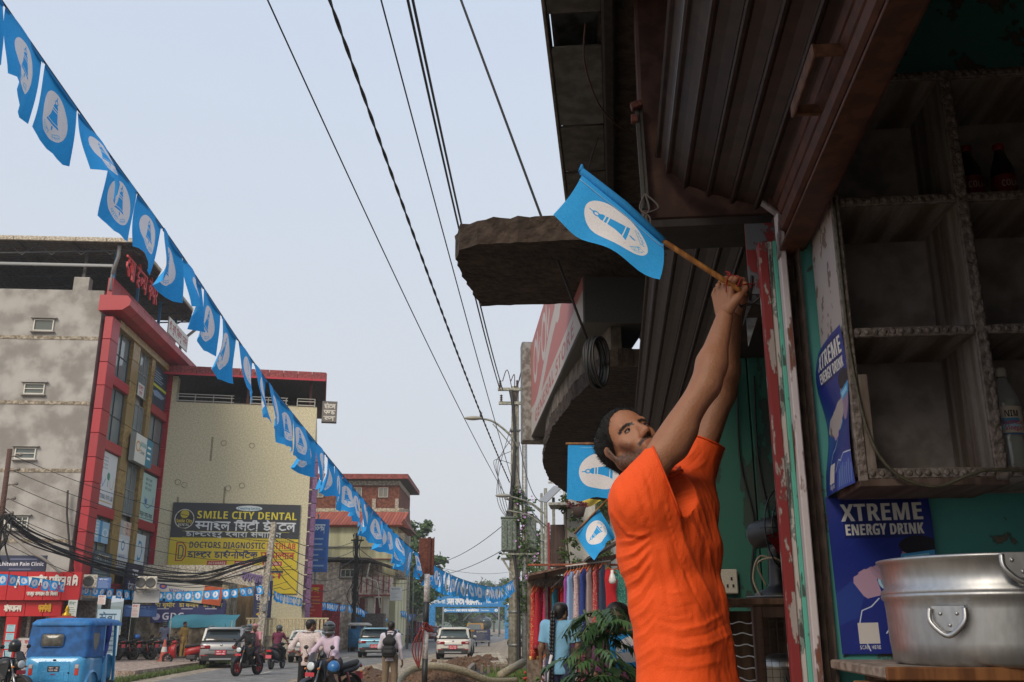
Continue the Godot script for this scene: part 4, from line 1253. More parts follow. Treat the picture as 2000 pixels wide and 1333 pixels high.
func disc_print(bg:Color,c:Color,kind:String)->ImageTexture:
	var cv:=Canvas.new(128,128,bg)
	if kind=="green_disc_board":
		cv.disc(Vector2(70,62),42,42,c); cv.disc(Vector2(70,62),10,10,col("a8784a"))
	else:
		for p in [[26,28,20],[98,30,24],[22,88,16],[62,70,26],[102,98,20],[58,20,10]]:
			cv.disc(Vector2(p[0],p[1]),p[2],p[2],c)
			cv.ring(Vector2(p[0],p[1]),p[2]*0.62,3,bg)
			cv.disc(Vector2(p[0],p[1]),p[2]*0.2,p[2]*0.2,bg)
	return cv.tex()
# the shop the camera stands before (frame SF: x away from street, -z along the row)
func peel(key:String,a:Color,b:Color,freq:float,cover:float,sy:=1.0,c2:=Color.TRANSPARENT)->ImageTexture:# paint b flaking off a
	if TX.has(key):return TX[key]
	var n:=FastNoiseLite.new()
	n.seed=key.hash()%1000
	n.frequency=freq
	n.fractal_octaves=6
	n.fractal_gain=0.6
	var w:=384
	var im:=n.get_seamless_image(w,int(w/sy),false,false,0.12)
	if sy!=1.0:im.resize(w,w,Image.INTERPOLATE_CUBIC)
	var g:=tex("fine").get_image()
	var o:=Image.create(w,w,false,Image.FORMAT_RGB8)
	for y in w:
		for x in w:
			var t:=im.get_pixel(x,y).r
			var e:=clampf((t-cover)*14.0+0.5,0,1)
			var c:=a.lerp(b,e)
			if c2.a>0 and t<cover-0.1:c=c2
			if absf(e-0.5)<0.3:c=c.darkened(0.25)
			o.set_pixel(x,y,c*(0.86+0.14*g.get_pixel(x,y).r))
	TX[key]=ImageTexture.create_from_image(o)
	return TX[key]
func peel_mat(key:String,a:Color,b:Color,freq:float,cover:float,sc:float,sy:=1.0,c2:=Color.TRANSPARENT)->StandardMaterial3D:
	var m:=StandardMaterial3D.new()
	m.albedo_texture=peel(key,a,b,freq,cover,sy,c2)
	m.uv1_triplanar=true
	m.uv1_scale=Vector3.ONE*sc
	m.roughness=0.7
	m.cull_mode=BaseMaterial3D.CULL_DISABLED
	return m
func build_shop()->void:
	var turq:=peel_mat("turq",col("6a5d50"),col("478e89"),0.012,0.3,0.9)
	var dark:=mat(col("6a6259"),0.95,"grime",0.5)
	var o:=thing("tea_shop","dark open fronted shop with turquoise end wall behind the shelves","shop",SF)
	var s1:=2.8
	part("end_wall",bx(Vector3(2.1,2.1,-s1-0.05),Vector3(3.03,3.1,0.1)),turq,o)
	part("back_wall",bx(Vector3(3.6,2.1,-0.6),Vector3(0.1,3.1,7.0)),dark,o)
	part("near_wall",bx(Vector3(2.1,2.1,2.9),Vector3(3.0,3.1,0.1)),dark,o)
	part("ceiling",bx(Vector3(2.0,3.66,-0.1),Vector3(3.3,0.1,6.0)),mat(col("4c4744"),0.95,"grime",0.5),o)
	part("floor",bx(Vector3(1.9,0.55,-2.0),Vector3(3.6,0.12,9.0)),mat(col("6d655b"),0.95,"grime",0.7),o)
	part("plinth",bx(Vector3(0.9,0.3,-2.0),Vector3(2.0,0.58,9.0),0.02),mat(col("7a7268"),0.95,"grime",0.6),o)
	# lintel above the shutter
	part("header",bx(Vector3(0.62,3.4,0.0),Vector3(0.12,0.9,5.8)),mat(col("4a352c"),0.9,"grime",0.7),o)
	var brown:=mat(col("3d2a24"),0.55,"grime",1.1,{"t2":"fine","s2":9.0})
	var red:=mat(col("5e3426"),0.6,"grime",0.9,{"t2":"streak","s2":3.0})
	# soffit of folded shutter slats, then the hanging end of the curtain and its bottom bar
	var sh:=thing("rolled_shutter","rolled up brown metal shutter overhead with folded slats and pull handle","shutter",SF)
	slats(sh,brown,1.8,-2.93)
	for k in 3:
		var y:=2.9-k*0.055
		part("curtain_slat",MB.new().prism(PackedVector2Array([Vector2(0.55,y+0.052),Vector2(0.538,y+0.046),Vector2(0.53,y+0.026),Vector2(0.538,y+0.006),Vector2(0.55,y),Vector2(0.56,y),Vector2(0.56,y+0.052)]),4.7,mv(0,0,1.8)).done(),red,sh)
	part("bottom_bar",MB.new().box(Vector3(0.565,2.733,-0.53),Vector3(0.075,0.008,4.66),Basis(),0.002).box(Vector3(0.605,2.765,-0.53),Vector3(0.008,0.06,4.66)).done(),mat(col("54301f"),0.55,"grime",1.4),sh)
	part("handle",MB.new().box(Vector3(0.505,2.86,-2.18),Vector3(0.07,0.03,0.012),Basis(),0.003).box(Vector3(0.505,2.86,-1.92),Vector3(0.07,0.03,0.012),Basis(),0.003).box(Vector3(0.474,2.86,-2.05),Vector3(0.01,0.035,0.272),Basis(),0.003).done(),mat(col("6e4a36"),0.5,"grime",2),sh)
	part("end_bracket",MB.new().box(Vector3(0.52,2.715,-2.86),Vector3(0.1,0.02,0.02)).box(Vector3(0.58,2.92,-2.86),Vector3(0.12,0.05,0.02),Basis(Vector3.BACK,-0.1)).done(),mat(col("4b2e22"),0.6),sh)
	# guide post with layers of paint
	var po:=thing("shutter_guide_post","upright shutter guide with peeling red, turquoise and white paint","post",SF)
	part("red_strip",bx(Vector3(0.487,1.68,-2.855),Vector3(0.03,2.2,0.04),0.004),peel_mat("peelred",col("8f8580"),col("741a1b"),0.03,0.33,1.3,3.0),po)
	part("worn_strip",bx(Vector3(0.508,1.68,-2.875),Vector3(0.016,2.2,0.08),0.003),peel_mat("peelgrey",col("6e7a74"),col("a9a19c"),0.02,0.5,1.5,3.0,col("3f3a38")),po)
	part("turquoise_strip",bx(Vector3(0.522,1.68,-2.86),Vector3(0.014,2.2,0.06),0.003),peel_mat("peelturq",col("39423f"),col("4f9c8b"),0.02,0.36,1.5,3.0),po)
	part("white_flange",bx(Vector3(0.538,1.72,-2.815),Vector3(0.02,2.28,0.05),0.003),peel_mat("peelwhite",col("6a3a2c"),col("b8aeb0"),0.015,0.3,1.1,3.5),po)
	part("inner_channel",MB.new().box(Vector3(0.565,1.68,-2.86),Vector3(0.03,2.2,0.01)).box(Vector3(0.582,1.68,-2.82),Vector3(0.006,2.2,0.09)).done(),mat(col("46362e"),0.8,"grime",1.5),po)
	part("bent_strap",MB.new().bar(Vector3(0.535,2.85,-2.8),Vector3(0.525,2.71,-2.8),0.03,0.006,Vector3.RIGHT).bar(Vector3(0.535,2.852,-2.8),Vector3(0.488,2.895,-2.8),0.03,0.006,Vector3(1,1,0)).done(),mat(col("8a8285"),0.6,"grime",3),po)
	part("top_plate",bx(Vector3(0.5,2.76,-2.93),Vector3(0.1,0.24,0.012)),peel_mat("peelplate",col("5d5f66"),col("7c2022"),0.02,0.52,1.3),po)
	part("torn_sheet",MB.new().prism(PackedVector2Array([Vector2(0.428,2.55),Vector2(0.47,2.71),Vector2(0.52,2.78),Vector2(0.5,2.62),Vector2(0.465,2.63)]),0.004,mv(0,0,-2.98)).done(),mat(col("7b828c"),0.5,"grime",2),po)
	part("torn_sheet",MB.new().prism(PackedVector2Array([Vector2(0.44,2.48),Vector2(0.44,2.575),Vector2(0.475,2.575)]),0.004,mv(0,0,-2.97)).done(),mat(col("7b828c"),0.5,"grime",2),po)
	part("hook_wire",MB.new(true).tube([Vector3(0.51,2.65,-2.9),Vector3(0.46,2.61,-2.92),Vector3(0.42,2.6,-2.93),Vector3(0.41,2.62,-2.93)],0.005,6).tube([Vector3(0.46,2.7,-2.92),Vector3(0.45,2.62,-2.93)],0.005,6).done(),mat(col("221c1a"),0.6),po)
	build_cabinet()
func slats(o:Node3D,m:Material,z0:float,z1:float)->void:# arched slats of the shutter soffit, each a part
	var p:=[Vector2(0.185,3.15),Vector2(0.215,3.09),Vector2(0.262,3.035),Vector2(0.335,3.0),Vector2(0.41,2.972),Vector2(0.485,2.947),Vector2(0.555,2.925)]
	for i in p.size()-1:
		var a:Vector2=p[i]
		var b:Vector2=p[i+1]
		var n:=(b-a).orthogonal().normalized()
		if n.y>0:n=-n
		var d:=b-a
		var q:=PackedVector2Array([a-n*0.002,a+n*0.012+d*0.02,a+n*0.016+d*0.1,a+n*0.012+d*0.19,a+d*0.26+n*0.001,a+d*0.6-n*0.002,a+d*0.98+n*0.001,a+d*0.98-n*0.008,a-n*0.01])
		part("slat",MB.new().prism(q,z0-z1,mv(0,0,z0)).done(),m,o)
func build_cabinet()->void:
	var wd:=mat(col("8f8682"),0.8,"wood",1.4,{"t2":"fibre","s2":5.0})
	var edge:=mat(col("857a75"),0.75,"grime",3.0,{"t2":"speck","s2":9.0,"bump":0.25})
	var inn:=mat(col("8a8381"),0.9,"blotch",1.1)
	var o:=thing("wall_cabinet","old grey white painted open shelf cabinet hung on turquoise wall","cabinet",SF)
	var ys:=[2.0,2.372,2.747,3.125]
	part("back_board",bx(Vector3(1.28,2.56,-2.785),Vector3(1.3,1.15,0.012)),inn,o)
	for k in 3:# three boards of the left cheek
		part("side_board",bx(Vector3(0.63,2.19+k*0.375,-2.64),Vector3(0.02,0.373,0.28),0.002),peel_mat("cheek",col("6b5a50"),col("9d9492"),0.014,0.3,1.3),o)
	for x in [0.965,1.3,1.62]:part("upright",bx(Vector3(x,2.56,-2.64),Vector3(0.026,1.15,0.27),0.002),wd,o)
	for i in 4:
		for x in [0.798,1.13,1.46]:
			part("shelf_board",bx(Vector3(x,ys[i],-2.64),Vector3(0.31,0.02,0.27),0.002),wd,o)
			var mo:=part("moulding",bx(Vector3(x,ys[i],-2.495),Vector3(0.305,0.026,0.014),0.003),edge,o)
			for k in 14:part("carved_knob",MB.new(true).ball(Vector3(x-0.145+k*0.0223,ys[i],-2.487),Vector3(0.008,0.008,0.004),6).done(),edge,mo)
	for x in [0.965,1.3]:
		var mo:=part("moulding",bx(Vector3(x,2.56,-2.493),Vector3(0.032,1.16,0.014),0.003),edge,o)
		for k in 30:part("carved_knob",MB.new(true).ball(Vector3(x+0.006,2.02+k*0.037,-2.485),Vector3(0.008,0.012,0.004),6).done(),edge,mo)
	part("moulding",bx(Vector3(0.63,2.56,-2.494),Vector3(0.024,1.16,0.012),0.003),edge,o)
	part("loose_plank",bx(Vector3(0.652,2.13,-2.5),Vector3(0.03,0.26,0.012),0.002),wd,o,Transform3D())
	part("bottom_lip",bx(Vector3(0.8,1.978,-2.62),Vector3(0.36,0.02,0.26),0.002),mat(col("5a4a42"),0.8,"wood",2),o)
	# bottles
	for k in 2:
		var b:=thing("cola_bottle",["red capped cola bottle on top right shelf, left one","red capped cola bottle on top right shelf, right one"][k],"bottle",SF*mv(1.045+k*0.09,2.757,-2.62),"cola bottles on the shelf")
		part("body",MB.new(true).lathe([Vector2(0,0),Vector2(0.03,0),Vector2(0.034,0.01),Vector2(0.032,0.05),Vector2(0.034,0.09),Vector2(0.03,0.13),Vector2(0.014,0.175),Vector2(0.013,0.19),Vector2(0,0.19)],18).done(),mat(col("1c0c0a"),0.12,"",1,{"spec":0.6}),b)
		part("label",MB.new(true).lathe([Vector2(0.0348,0.04),Vector2(0.0348,0.1)],18).done(),mat(col("5e0d10"),0.4),b)
		part("label_lettering",label_text("COLA",0.045,0.02,0.0352,0.072),mat(col("8a8480"),0.5),b)
		part("cap",MB.new(true).lathe([Vector2(0.0145,0.186),Vector2(0.0155,0.188),Vector2(0.0155,0.205),Vector2(0,0.207)],14).done(),mat(col("7a1014"),0.4),b)
	var v:=thing("vinegar_bottle","clear ribbed plastic vinegar bottle with pale cap and printed label","bottle",SF*mv(1.035,2.012,-2.6))
	var pr:=[Vector2(0,0),Vector2(0.036,0),Vector2(0.041,0.008)]
	for k in 6:pr.append_array([Vector2(0.041,0.016+k*0.012),Vector2(0.039,0.022+k*0.012)])
	pr.append_array([Vector2(0.041,0.095),Vector2(0.041,0.165),Vector2(0.042,0.175),Vector2(0.036,0.205),Vector2(0.024,0.235),Vector2(0.016,0.252),Vector2(0.016,0.262)])
	part("body",MB.new(true).lathe(pr,28).done(),glass(col("b7bcbc"),0.3),v)
	part("liquid",MB.new(true).lathe([Vector2(0,0.004),Vector2(0.034,0.004),Vector2(0.036,0.07),Vector2(0.036,0.16),Vector2(0.034,0.19),Vector2(0,0.19)],20).done(),mat(col("8d9492"),0.15),v)
	var cv:=Canvas.new(256,96,col("b9aea0"))
	cv.rect(20,40,120,40,col("3a7fb2")); cv.poly(PackedVector2Array([Vector2(20,66),Vector2(50,50),Vector2(90,64),Vector2(140,52),Vector2(140,80),Vector2(20,80)]),col("8db4cc"))
	latin(cv,"NIM",84,36,22,col("241f1c"),52); latin(cv,"Synthetic",70,60,15,col("b02428"),84,true,0.2); latin(cv,"Vinegar",78,80,15,col("b02428"),72,true,0.2)
	cv.rect(0,90,256,6,col("40608a"))
	var lb:=MB.new(true)
	var rows:=[[],[]]
	for j in 25:
		var t:=PI-0.15+PI*1.3*j/24.0
		rows[0].append(Vector3(0.0418*cos(t),0.17,-0.0418*sin(t)))
		rows[1].append(Vector3(0.0418*cos(t),0.095,-0.0418*sin(t)))
	lb.grid(rows)
	part("label",lb.done(),print_mat(cv.tex(),0.5),v)
	part("cap",MB.new(true).lathe([Vector2(0.0175,0.255),Vector2(0.0185,0.257),Vector2(0.0185,0.276),Vector2(0.016,0.28),Vector2(0,0.28)],18).done(),mat(col("a9a29a"),0.5),v)
	# posters
	var pm:=poster_print()
	var n:=14
	var rw:=[]
	for i in n+1:
		var row:=[]
		for j in 7:
			var u:=float(j)/6
			var w:=float(i)/n
			row.append(Vector3(-0.004-0.006*sin(w*6.0+u*3.0)-0.012*pow(w,3)*(1-u)-0.008*(1-u)*sin(w*9.0),0.2-0.42*w+0.012*(1-u)*0.0,-0.14+0.29*u))
		rw.append(row)
	var pa:=thing("energy_drink_poster","blue XTREME energy drink poster curling on left cheek of cabinet","poster",SF*mv(0.617,2.2,-2.65),"XTREME energy drink posters")
	part("sheet",MB.new(true).grid(rw).done(),print_mat(pm,0.35),pa)
	rw=[]
	for i in n+1:
		var row:=[]
		for j in 9:
			var u:=float(j)/8
			var w:=float(i)/n
			row.append(Vector3(-0.14+0.28*u,0.21-0.42*w,0.004+0.003*sin(u*5.0+w*4.0)+0.004*sin(w*11.0)*u))
		rw.append(row)
	pa=thing("energy_drink_poster","blue XTREME energy drink poster flat on turquoise wall behind the pot","poster",SF*Transform3D(Basis(Vector3.BACK,0.02),Vector3(0.737,1.772,-2.79)),"XTREME energy drink posters")
	part("sheet",MB.new(true).grid(rw).done(),print_mat(pm,0.35),pa)
	# counter and stacked pots
	var c:=thing("counter_table","worn pale topped counter table below the blue poster","table",SF)
	part("top",bx(Vector3(1.2,1.535,-2.5),Vector3(1.27,0.024,0.55),0.004),mat(col("9b8d80"),0.7,"grime",1.5),c)
	part("edge_strip",bx(Vector3(1.2,1.535,-2.222),Vector3(1.27,0.028,0.012),0.003),mat(col("8a5a32"),0.6,"wood",2),c)
	part("side_panel",bx(Vector3(0.66,1.07,-2.5),Vector3(0.03,0.9,0.5),0.003),mat(col("5d4b40"),0.8,"wood",1.4),c)
	part("front_panel",bx(Vector3(1.25,1.07,-2.27),Vector3(1.15,0.9,0.02),0.003),mat(col("4d4440"),0.8,"wood",1.2),c)
	var cn:=thing("cardboard_box","orange brown carton with dark blue disc under counter corner","box",SF*mv(0.6,1.3,-2.35))
	part("carton",bx(Vector3(0,0.1,0),Vector3(0.11,0.22,0.2),0.004),mat(col("8f6230"),0.8,"grime",3),cn)
	part("disc",MB.new(true).ball(Vector3(0.0,0.12,0.1),Vector3(0.045,0.05,0.004),20).done(),mat(col("1c2346"),0.5),cn)
	part("lettering",text_mesh("ES CAN",0.07,0.012),mat(col("a9adb8"),0.5),cn,mv(-0.035,0.14,0.106))
	var al:=mat(col("c2c3c4"),0.44,"fibre",3.0,{"metal":1.0})
	var pot:=thing("aluminium_pot","large dented aluminium cooking pot standing on the counter","pot",SF*mv(0.885,1.547,-2.43),"stacked aluminium pots")
	part("body",MB.new(true).lathe([Vector2(0,0),Vector2(0.226,0),Vector2(0.238,0.01),Vector2(0.242,0.05),Vector2(0.244,0.12),Vector2(0.246,0.142),Vector2(0.252,0.148),Vector2(0.252,0.155),Vector2(0.244,0.158),Vector2(0.238,0.15),Vector2(0.23,0.02),Vector2(0,0.015)],64).done(),al,pot)
	handle(pot,Vector3(-0.165,0.105,0.182),0.73,al)
	handle(pot,Vector3(0.2,0.105,-0.13),-2.1,al)
	var p2:=thing("aluminium_pot","shallower aluminium pot nested in the large pot on counter","pot",SF*mv(0.885,1.69,-2.43),"stacked aluminium pots")
	part("body",MB.new(true).lathe([Vector2(0,0.0),Vector2(0.234,0.0),Vector2(0.25,0.012),Vector2(0.252,0.02),Vector2(0.243,0.028),Vector2(0.245,0.05),Vector2(0.248,0.082),Vector2(0.256,0.086),Vector2(0.256,0.092),Vector2(0.246,0.094),Vector2(0.238,0.085),Vector2(0.23,0.03),Vector2(0,0.02)],64).done(),al,p2)
	handle(p2,Vector3(-0.03,0.07,0.249),0.12,al)
	var w:=solo("hanging_cable",MB.new(true).tube(curve([shp(0.628,2.76,2.49),shp(0.626,2.5,2.485),shp(0.628,2.3,2.483),shp(0.65,2.1,2.475),shp(0.7,2.0,2.47),shp(0.79,1.962,2.465),shp(0.88,1.99,2.46),shp(0.96,2.0,2.46),shp(1.3,1.98,2.46)],6),0.0045,7).done(),mat(col("4a4636"),0.6,"grime",4),"olive cable drooping along the cabinet's bottom edge","cable")
func label_text(s:String,w:float,h:float,r:float,y:float)->ArrayMesh:
	var t:=text_arrays(s)
	var v:PackedVector3Array=t[0]
	var b:=MB.new()
	var q:=[]
	for p in v:
		var a:float=PI*1.5+(p.x-0.5)*w/r+0.1
		q.append(Vector3(r*cos(a),y-h/2+p.y*h,-r*sin(a)))
	for i in range(0,t[1].size(),3):b.tri(q[t[1][i]],q[t[1][i+1]],q[t[1][i+2]])
	return b.done()
func text_arrays(s:String)->Array:# flat glyphs scaled to the unit square
	if not fonts.has("Droid SansB"):
		var f:=SystemFont.new()
		f.font_names=["Droid Sans"]
		f.font_weight=700
		fonts["Droid SansB"]=f
	var t:=TextMesh.new()
	t.font=fonts["Droid SansB"]
	t.text=s
	t.font_size=48
	t.depth=0.0
	t.curve_step=2.0
	var a:=t.get_mesh_arrays()
	var v:PackedVector3Array=a[Mesh.ARRAY_VERTEX]
	var lo:=v[0]
	var hi:=v[0]
	for p in v:
		lo=lo.min(p); hi=hi.max(p)
	for i in v.size():v[i]=Vector3((v[i].x-lo.x)/(hi.x-lo.x),(v[i].y-lo.y)/(hi.y-lo.y),0)
	return [v,a[Mesh.ARRAY_INDEX]]
func text_mesh(s:String,w:float,h:float)->ArrayMesh:
	var t:=text_arrays(s)
	var b:=MB.new()
	for i in range(0,t[1].size(),3):
		var k:=[]
		for j in 3:k.append(Vector3(t[0][t[1][i+j]].x*w,t[0][t[1][i+j]].y*h,0))
		b.tri(k[0],k[1],k[2])
	return b.done()
func handle(o:Node3D,p:Vector3,yaw:float,m:Material)->void:# riveted plate with a drop ring
	var X:=Transform3D(Basis(Vector3.UP,-yaw),p)
	var h:=part("handle",MB.new(true).tube(curve([Vector3(-0.038,0.018,0.012),Vector3(-0.036,-0.012,0.018),Vector3(0,-0.04,0.02),Vector3(0.036,-0.012,0.018),Vector3(0.038,0.018,0.012)],5),0.006,8).done(),m,o,X)
	part("plate",MB.new().prism(PackedVector2Array([Vector2(-0.036,0.022),Vector2(0.036,0.022),Vector2(0.034,-0.008),Vector2(0.018,-0.03),Vector2(-0.018,-0.03),Vector2(-0.034,-0.008)]),0.006,mv(0,0,0.008)).done(),m,h)
	for q in [Vector2(-0.018,0.006),Vector2(0.018,0.006),Vector2(0,-0.018)]:part("rivet",MB.new(true).ball(Vector3(q.x,q.y,0.009),Vector3(0.0045,0.0045,0.003),8).done(),m,h)
func poster_print()->ImageTexture:
	var bl:=col("1b2a78")
	var cv:=Canvas.new(320,480,bl)
	for k in 60:cv.line(PackedVector2Array([Vector2((k*53)%320,60+(k*97)%420),Vector2((k*53)%320+26,40+(k*97)%420)]),2,bl.lightened(0.05 if k%2 else 0.02))
	cv.rect(48,12,240,120,bl.darkened(0.25))
	latin(cv,"XTREME",42,78,54,col("c9c6c0"),252,true)
	latin(cv,"XTREME",44,78,54,col("c9c6c0"),252,true)
	latin(cv,"ENERGY DRINK",52,122,34,col("c9c6c0"),240,true)
	latin(cv,"ENERGY DRINK",54,122,34,col("c9c6c0"),240,true)
	# a figure in goggles drinking from a can, hand at left, sleeve below
	var skin:=col("a98aa0")
	cv.disc(Vector2(262,214),52,66,col("8f7690"))
	cv.disc(Vector2(270,158),58,30,col("1c1822"))
	cv.poly(PackedVector2Array([Vector2(214,184),Vector2(318,172),Vector2(318,206),Vector2(218,216)]),col("3f8fc4"))
	cv.poly(PackedVector2Array([Vector2(222,190),Vector2(300,182),Vector2(300,198),Vector2(226,206)]),col("86c0dc"))
	cv.poly(PackedVector2Array([Vector2(140,236),Vector2(182,218),Vector2(206,276),Vector2(164,296)]),col("3c7fb8"))
	cv.disc(Vector2(156,262),22,28,col("9fc3d4"))
	cv.disc(Vector2(156,262),14,19,col("5f8aa4"))
	for k in 4:cv.poly(PackedVector2Array([Vector2(74+k*22,238-k*8),Vector2(96+k*22,226-k*7),Vector2(146+k*16,240-k*4),Vector2(128+k*16,262)]),skin.darkened(0.06*k))
	cv.poly(PackedVector2Array([Vector2(60,250),Vector2(110,224),Vector2(132,262),Vector2(142,306),Vector2(96,316),Vector2(56,288)]),skin)
	cv.poly(PackedVector2Array([Vector2(0,300),Vector2(54,262),Vector2(86,310),Vector2(60,372),Vector2(0,396)]),col("223a86"))
	cv.line(PackedVector2Array([Vector2(86,470),Vector2(60,400),Vector2(74,352),Vector2(104,340),Vector2(130,316)]),3,col("b9c4d8"))
	cv.poly(PackedVector2Array([Vector2(150,480),Vector2(170,392),Vector2(230,380),Vector2(320,388),Vector2(320,480)]),col("2a4a9a"))
	cv.line(PackedVector2Array([Vector2(140,420),Vector2(168,386),Vector2(196,394),Vector2(230,376),Vector2(320,384)]),4,col("b9c4d8"))
	for k in 7:cv.line(PackedVector2Array([Vector2(176+k*20,470),Vector2(188+k*20,420-(k%3)*8)]),3,col("8fb0d0"))
	cv.rect(56,388,62,62,col("c2bcb8"))
	latin(cv,"SCAN HERE",56,466,11,col("c9c6c0"),62)
	return cv.tex()
# the next bay along, behind the man
func build_next_bay()->void:
	var o:=thing("second_shop_bay","next shop bay with dim green turquoise wall behind the man","shop",SF)
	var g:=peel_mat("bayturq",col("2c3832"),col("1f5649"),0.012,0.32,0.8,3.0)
	for k in 6:part("plank",bx(Vector3(0.56+k*0.225,1.75,-4.65),Vector3(0.22,2.3,0.04),0.004),g,o)
	part("door_edge",bx(Vector3(0.45,1.75,-4.62),Vector3(0.02,2.3,0.06),0.003),mat(col("5c7a6e"),0.8,"grime",2),o)
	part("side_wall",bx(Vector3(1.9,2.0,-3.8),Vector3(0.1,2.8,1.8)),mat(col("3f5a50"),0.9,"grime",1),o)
	part("ceiling",bx(Vector3(1.3,3.2,-4.9),Vector3(1.5,0.1,3.6)),mat(col("302a28"),0.95),o)
	part("header",bx(Vector3(0.62,3.4,-4.9),Vector3(0.12,0.9,3.6)),mat(col("3c2b24"),0.9,"grime",0.7),o)
	part("crosswise_beam",bx(Vector3(0.36,3.38,-3.06),Vector3(0.46,0.9,0.16),0.01),mat(col("4b3129"),0.9,"grime",0.8),o)
	part("beam_angle",bx(Vector3(0.36,2.905,-3.05),Vector3(0.44,0.03,0.2),0.003),mat(col("2a211e"),0.7,"grime",1),o)
	part("front_wall",bx(Vector3(0.62,1.6,-5.7),Vector3(0.3,2.6,2.0)),mat(col("5d5048"),0.95,"grime",0.6),o)
	for p in [[0.62,0.015],[0.7,0.01]]:
		part("wall_wire",MB.new(true).tube(curve([Vector3(p[0],2.8,-4.61),Vector3(p[0]-p[1],2.4,-4.61),Vector3(p[0]+p[1]*2,2.1,-4.61),Vector3(p[0],1.85,-4.61),Vector3(p[0]+0.02,1.76,-4.6)],6),0.005,6).done(),mat(col("181614"),0.7),o)
	var sh:=thing("rolled_shutter","second rolled up shutter soffit above the man's arms","shutter",SF)
	slats(sh,mat(col("3a2923"),0.6,"grime",1.1,{"t2":"fine","s2":9.0}),-3.15,-7.6)
	var sk:=thing("wall_socket","pale switched socket on green wall beside orange shirt","socket",SF*mv(0.515,1.83,-4.62))
	part("plate",bx(Vector3(0,0,0.012),Vector3(0.085,0.11,0.025),0.005),mat(col("a8a294"),0.5,"fine",4),sk)
	for q in [[0.018,0.012],[-0.002,-0.02],[0.024,-0.02]]:part("pin_hole",bx(Vector3(q[0]-0.004,q[1],0.026),Vector3(0.008,0.014,0.002)),mat(col("1a1816"),0.8),sk)
	# caged cupboard
	var c:=thing("wire_cage_cupboard","low wooden framed wire mesh cupboard holding stacked pots","cupboard",SF*mv(0.468,0.62,-3.72))
	var wood:=mat(col("4a2f22"),0.7,"wood",2.0)
	for x in [-0.07,0.02,0.5]:
		for z in [0.17,-0.25]:
			if x==0.02 and z<0:continue
			if x==-0.07 and z>0:continue
			part("post",bx(Vector3(x,0.54,z),Vector3(0.035,1.08,0.035),0.003),wood,c)
	part("top",bx(Vector3(0.22,1.095,-0.04),Vector3(0.64,0.022,0.48),0.003),mat(col("6e5340"),0.8,"wood",2),c)
	part("rail",bx(Vector3(0.26,1.06,0.17),Vector3(0.5,0.035,0.03)),wood,c)
	part("back_panel",bx(Vector3(0.22,0.54,-0.27),Vector3(0.6,1.06,0.01)),mat(col("5d4838"),0.9,"wood",1.5),c)
	part("shelf",bx(Vector3(0.22,0.55,-0.04),Vector3(0.56,0.02,0.42)),wood,c)
	var wm:=mat(col("55524f"),0.5,"",1,{"metal":0.7})
	var b:=MB.new()
	for k in 18:b.bar(Vector3(0.03+k*0.026,0.02,0.188),Vector3(0.03+k*0.026,1.05,0.188),0.0016,0.0016)
	for k in 39:b.bar(Vector3(0.02,0.04+k*0.026,0.19),Vector3(0.5,0.04+k*0.026,0.19),0.0016,0.0016)
	part("front_mesh",b.done(),mat(col("191817"),0.6),c)
	b=MB.new(true)
	for k in 26:
		var q:=[]
		for j in 12:q.append(Vector3(lerpf(-0.07,0.02,j/11.0),0.05+k*0.039+0.004*sin(j*1.3+k),lerpf(-0.25,0.17,j/11.0)))
		b.tube(q,0.0024,5)
	part("side_mesh",b.done(),mat(col("9b9a98"),0.45,"",1,{"metal":0.6}),c)
	var al:=mat(col("a9a8a6"),0.38,"streak",3.0,{"metal":1.0})
	for k in 3:
		var p:=thing("lidded_pot",["bottom aluminium pot in the stack inside the cage","middle aluminium pot in the stack inside the cage","top lidded aluminium pot in the stack inside the cage"][k],"pot",SF*mv(0.655,1.19+k*0.105,-3.74),"pots in the wire cage")
		part("body",MB.new(true).lathe([Vector2(0,0),Vector2(0.14,0),Vector2(0.15,0.01),Vector2(0.152,0.09),Vector2(0.158,0.094),Vector2(0.158,0.1),Vector2(0,0.1)],36).done(),al,p)
		handle(p,Vector3(-0.075+0.02*k,0.06,0.132),0.5,mat(col("3a3a3a"),0.4,"",1,{"metal":0.8}))
		if k==2:part("lid",MB.new(true).lathe([Vector2(0.155,0.1),Vector2(0.15,0.12),Vector2(0.1,0.135),Vector2(0.03,0.14),Vector2(0.03,0.15),Vector2(0,0.152)],36).done(),al,p)
	# table fan seen from behind
	var f:=thing("table_fan","black table fan with red blade standing on a tray","fan",SF*Transform3D(Basis(Vector3.UP,-0.7),Vector3(0.6,1.725,-3.75)))
	var bk:=mat(col("17171a"),0.45,"fine",3)
	part("tray",MB.new(true).lathe([Vector2(0,0.0),Vector2(0.1,0.0),Vector2(0.12,0.012),Vector2(0.118,0.014),Vector2(0.1,0.004),Vector2(0,0.004)],28).done(),mat(col("8a8c90"),0.35,"",1,{"metal":0.8}),f)
	part("base",MB.new(true).lathe([Vector2(0,0.006),Vector2(0.09,0.008),Vector2(0.085,0.025),Vector2(0.04,0.045),Vector2(0.03,0.06),Vector2(0.026,0.17),Vector2(0.03,0.2),Vector2(0,0.205)],24).done(),bk,f)
	part("motor",MB.new(true).lathe([Vector2(0,-0.1),Vector2(0.035,-0.098),Vector2(0.05,-0.085),Vector2(0.056,-0.02),Vector2(0.058,0.03),Vector2(0.03,0.05),Vector2(0,0.06)],24,Transform3D(Basis(Vector3.BACK,-PI/2+0.12),Vector3(0,0.25,0))).done(),bk,f)
	var cage:=MB.new(true)
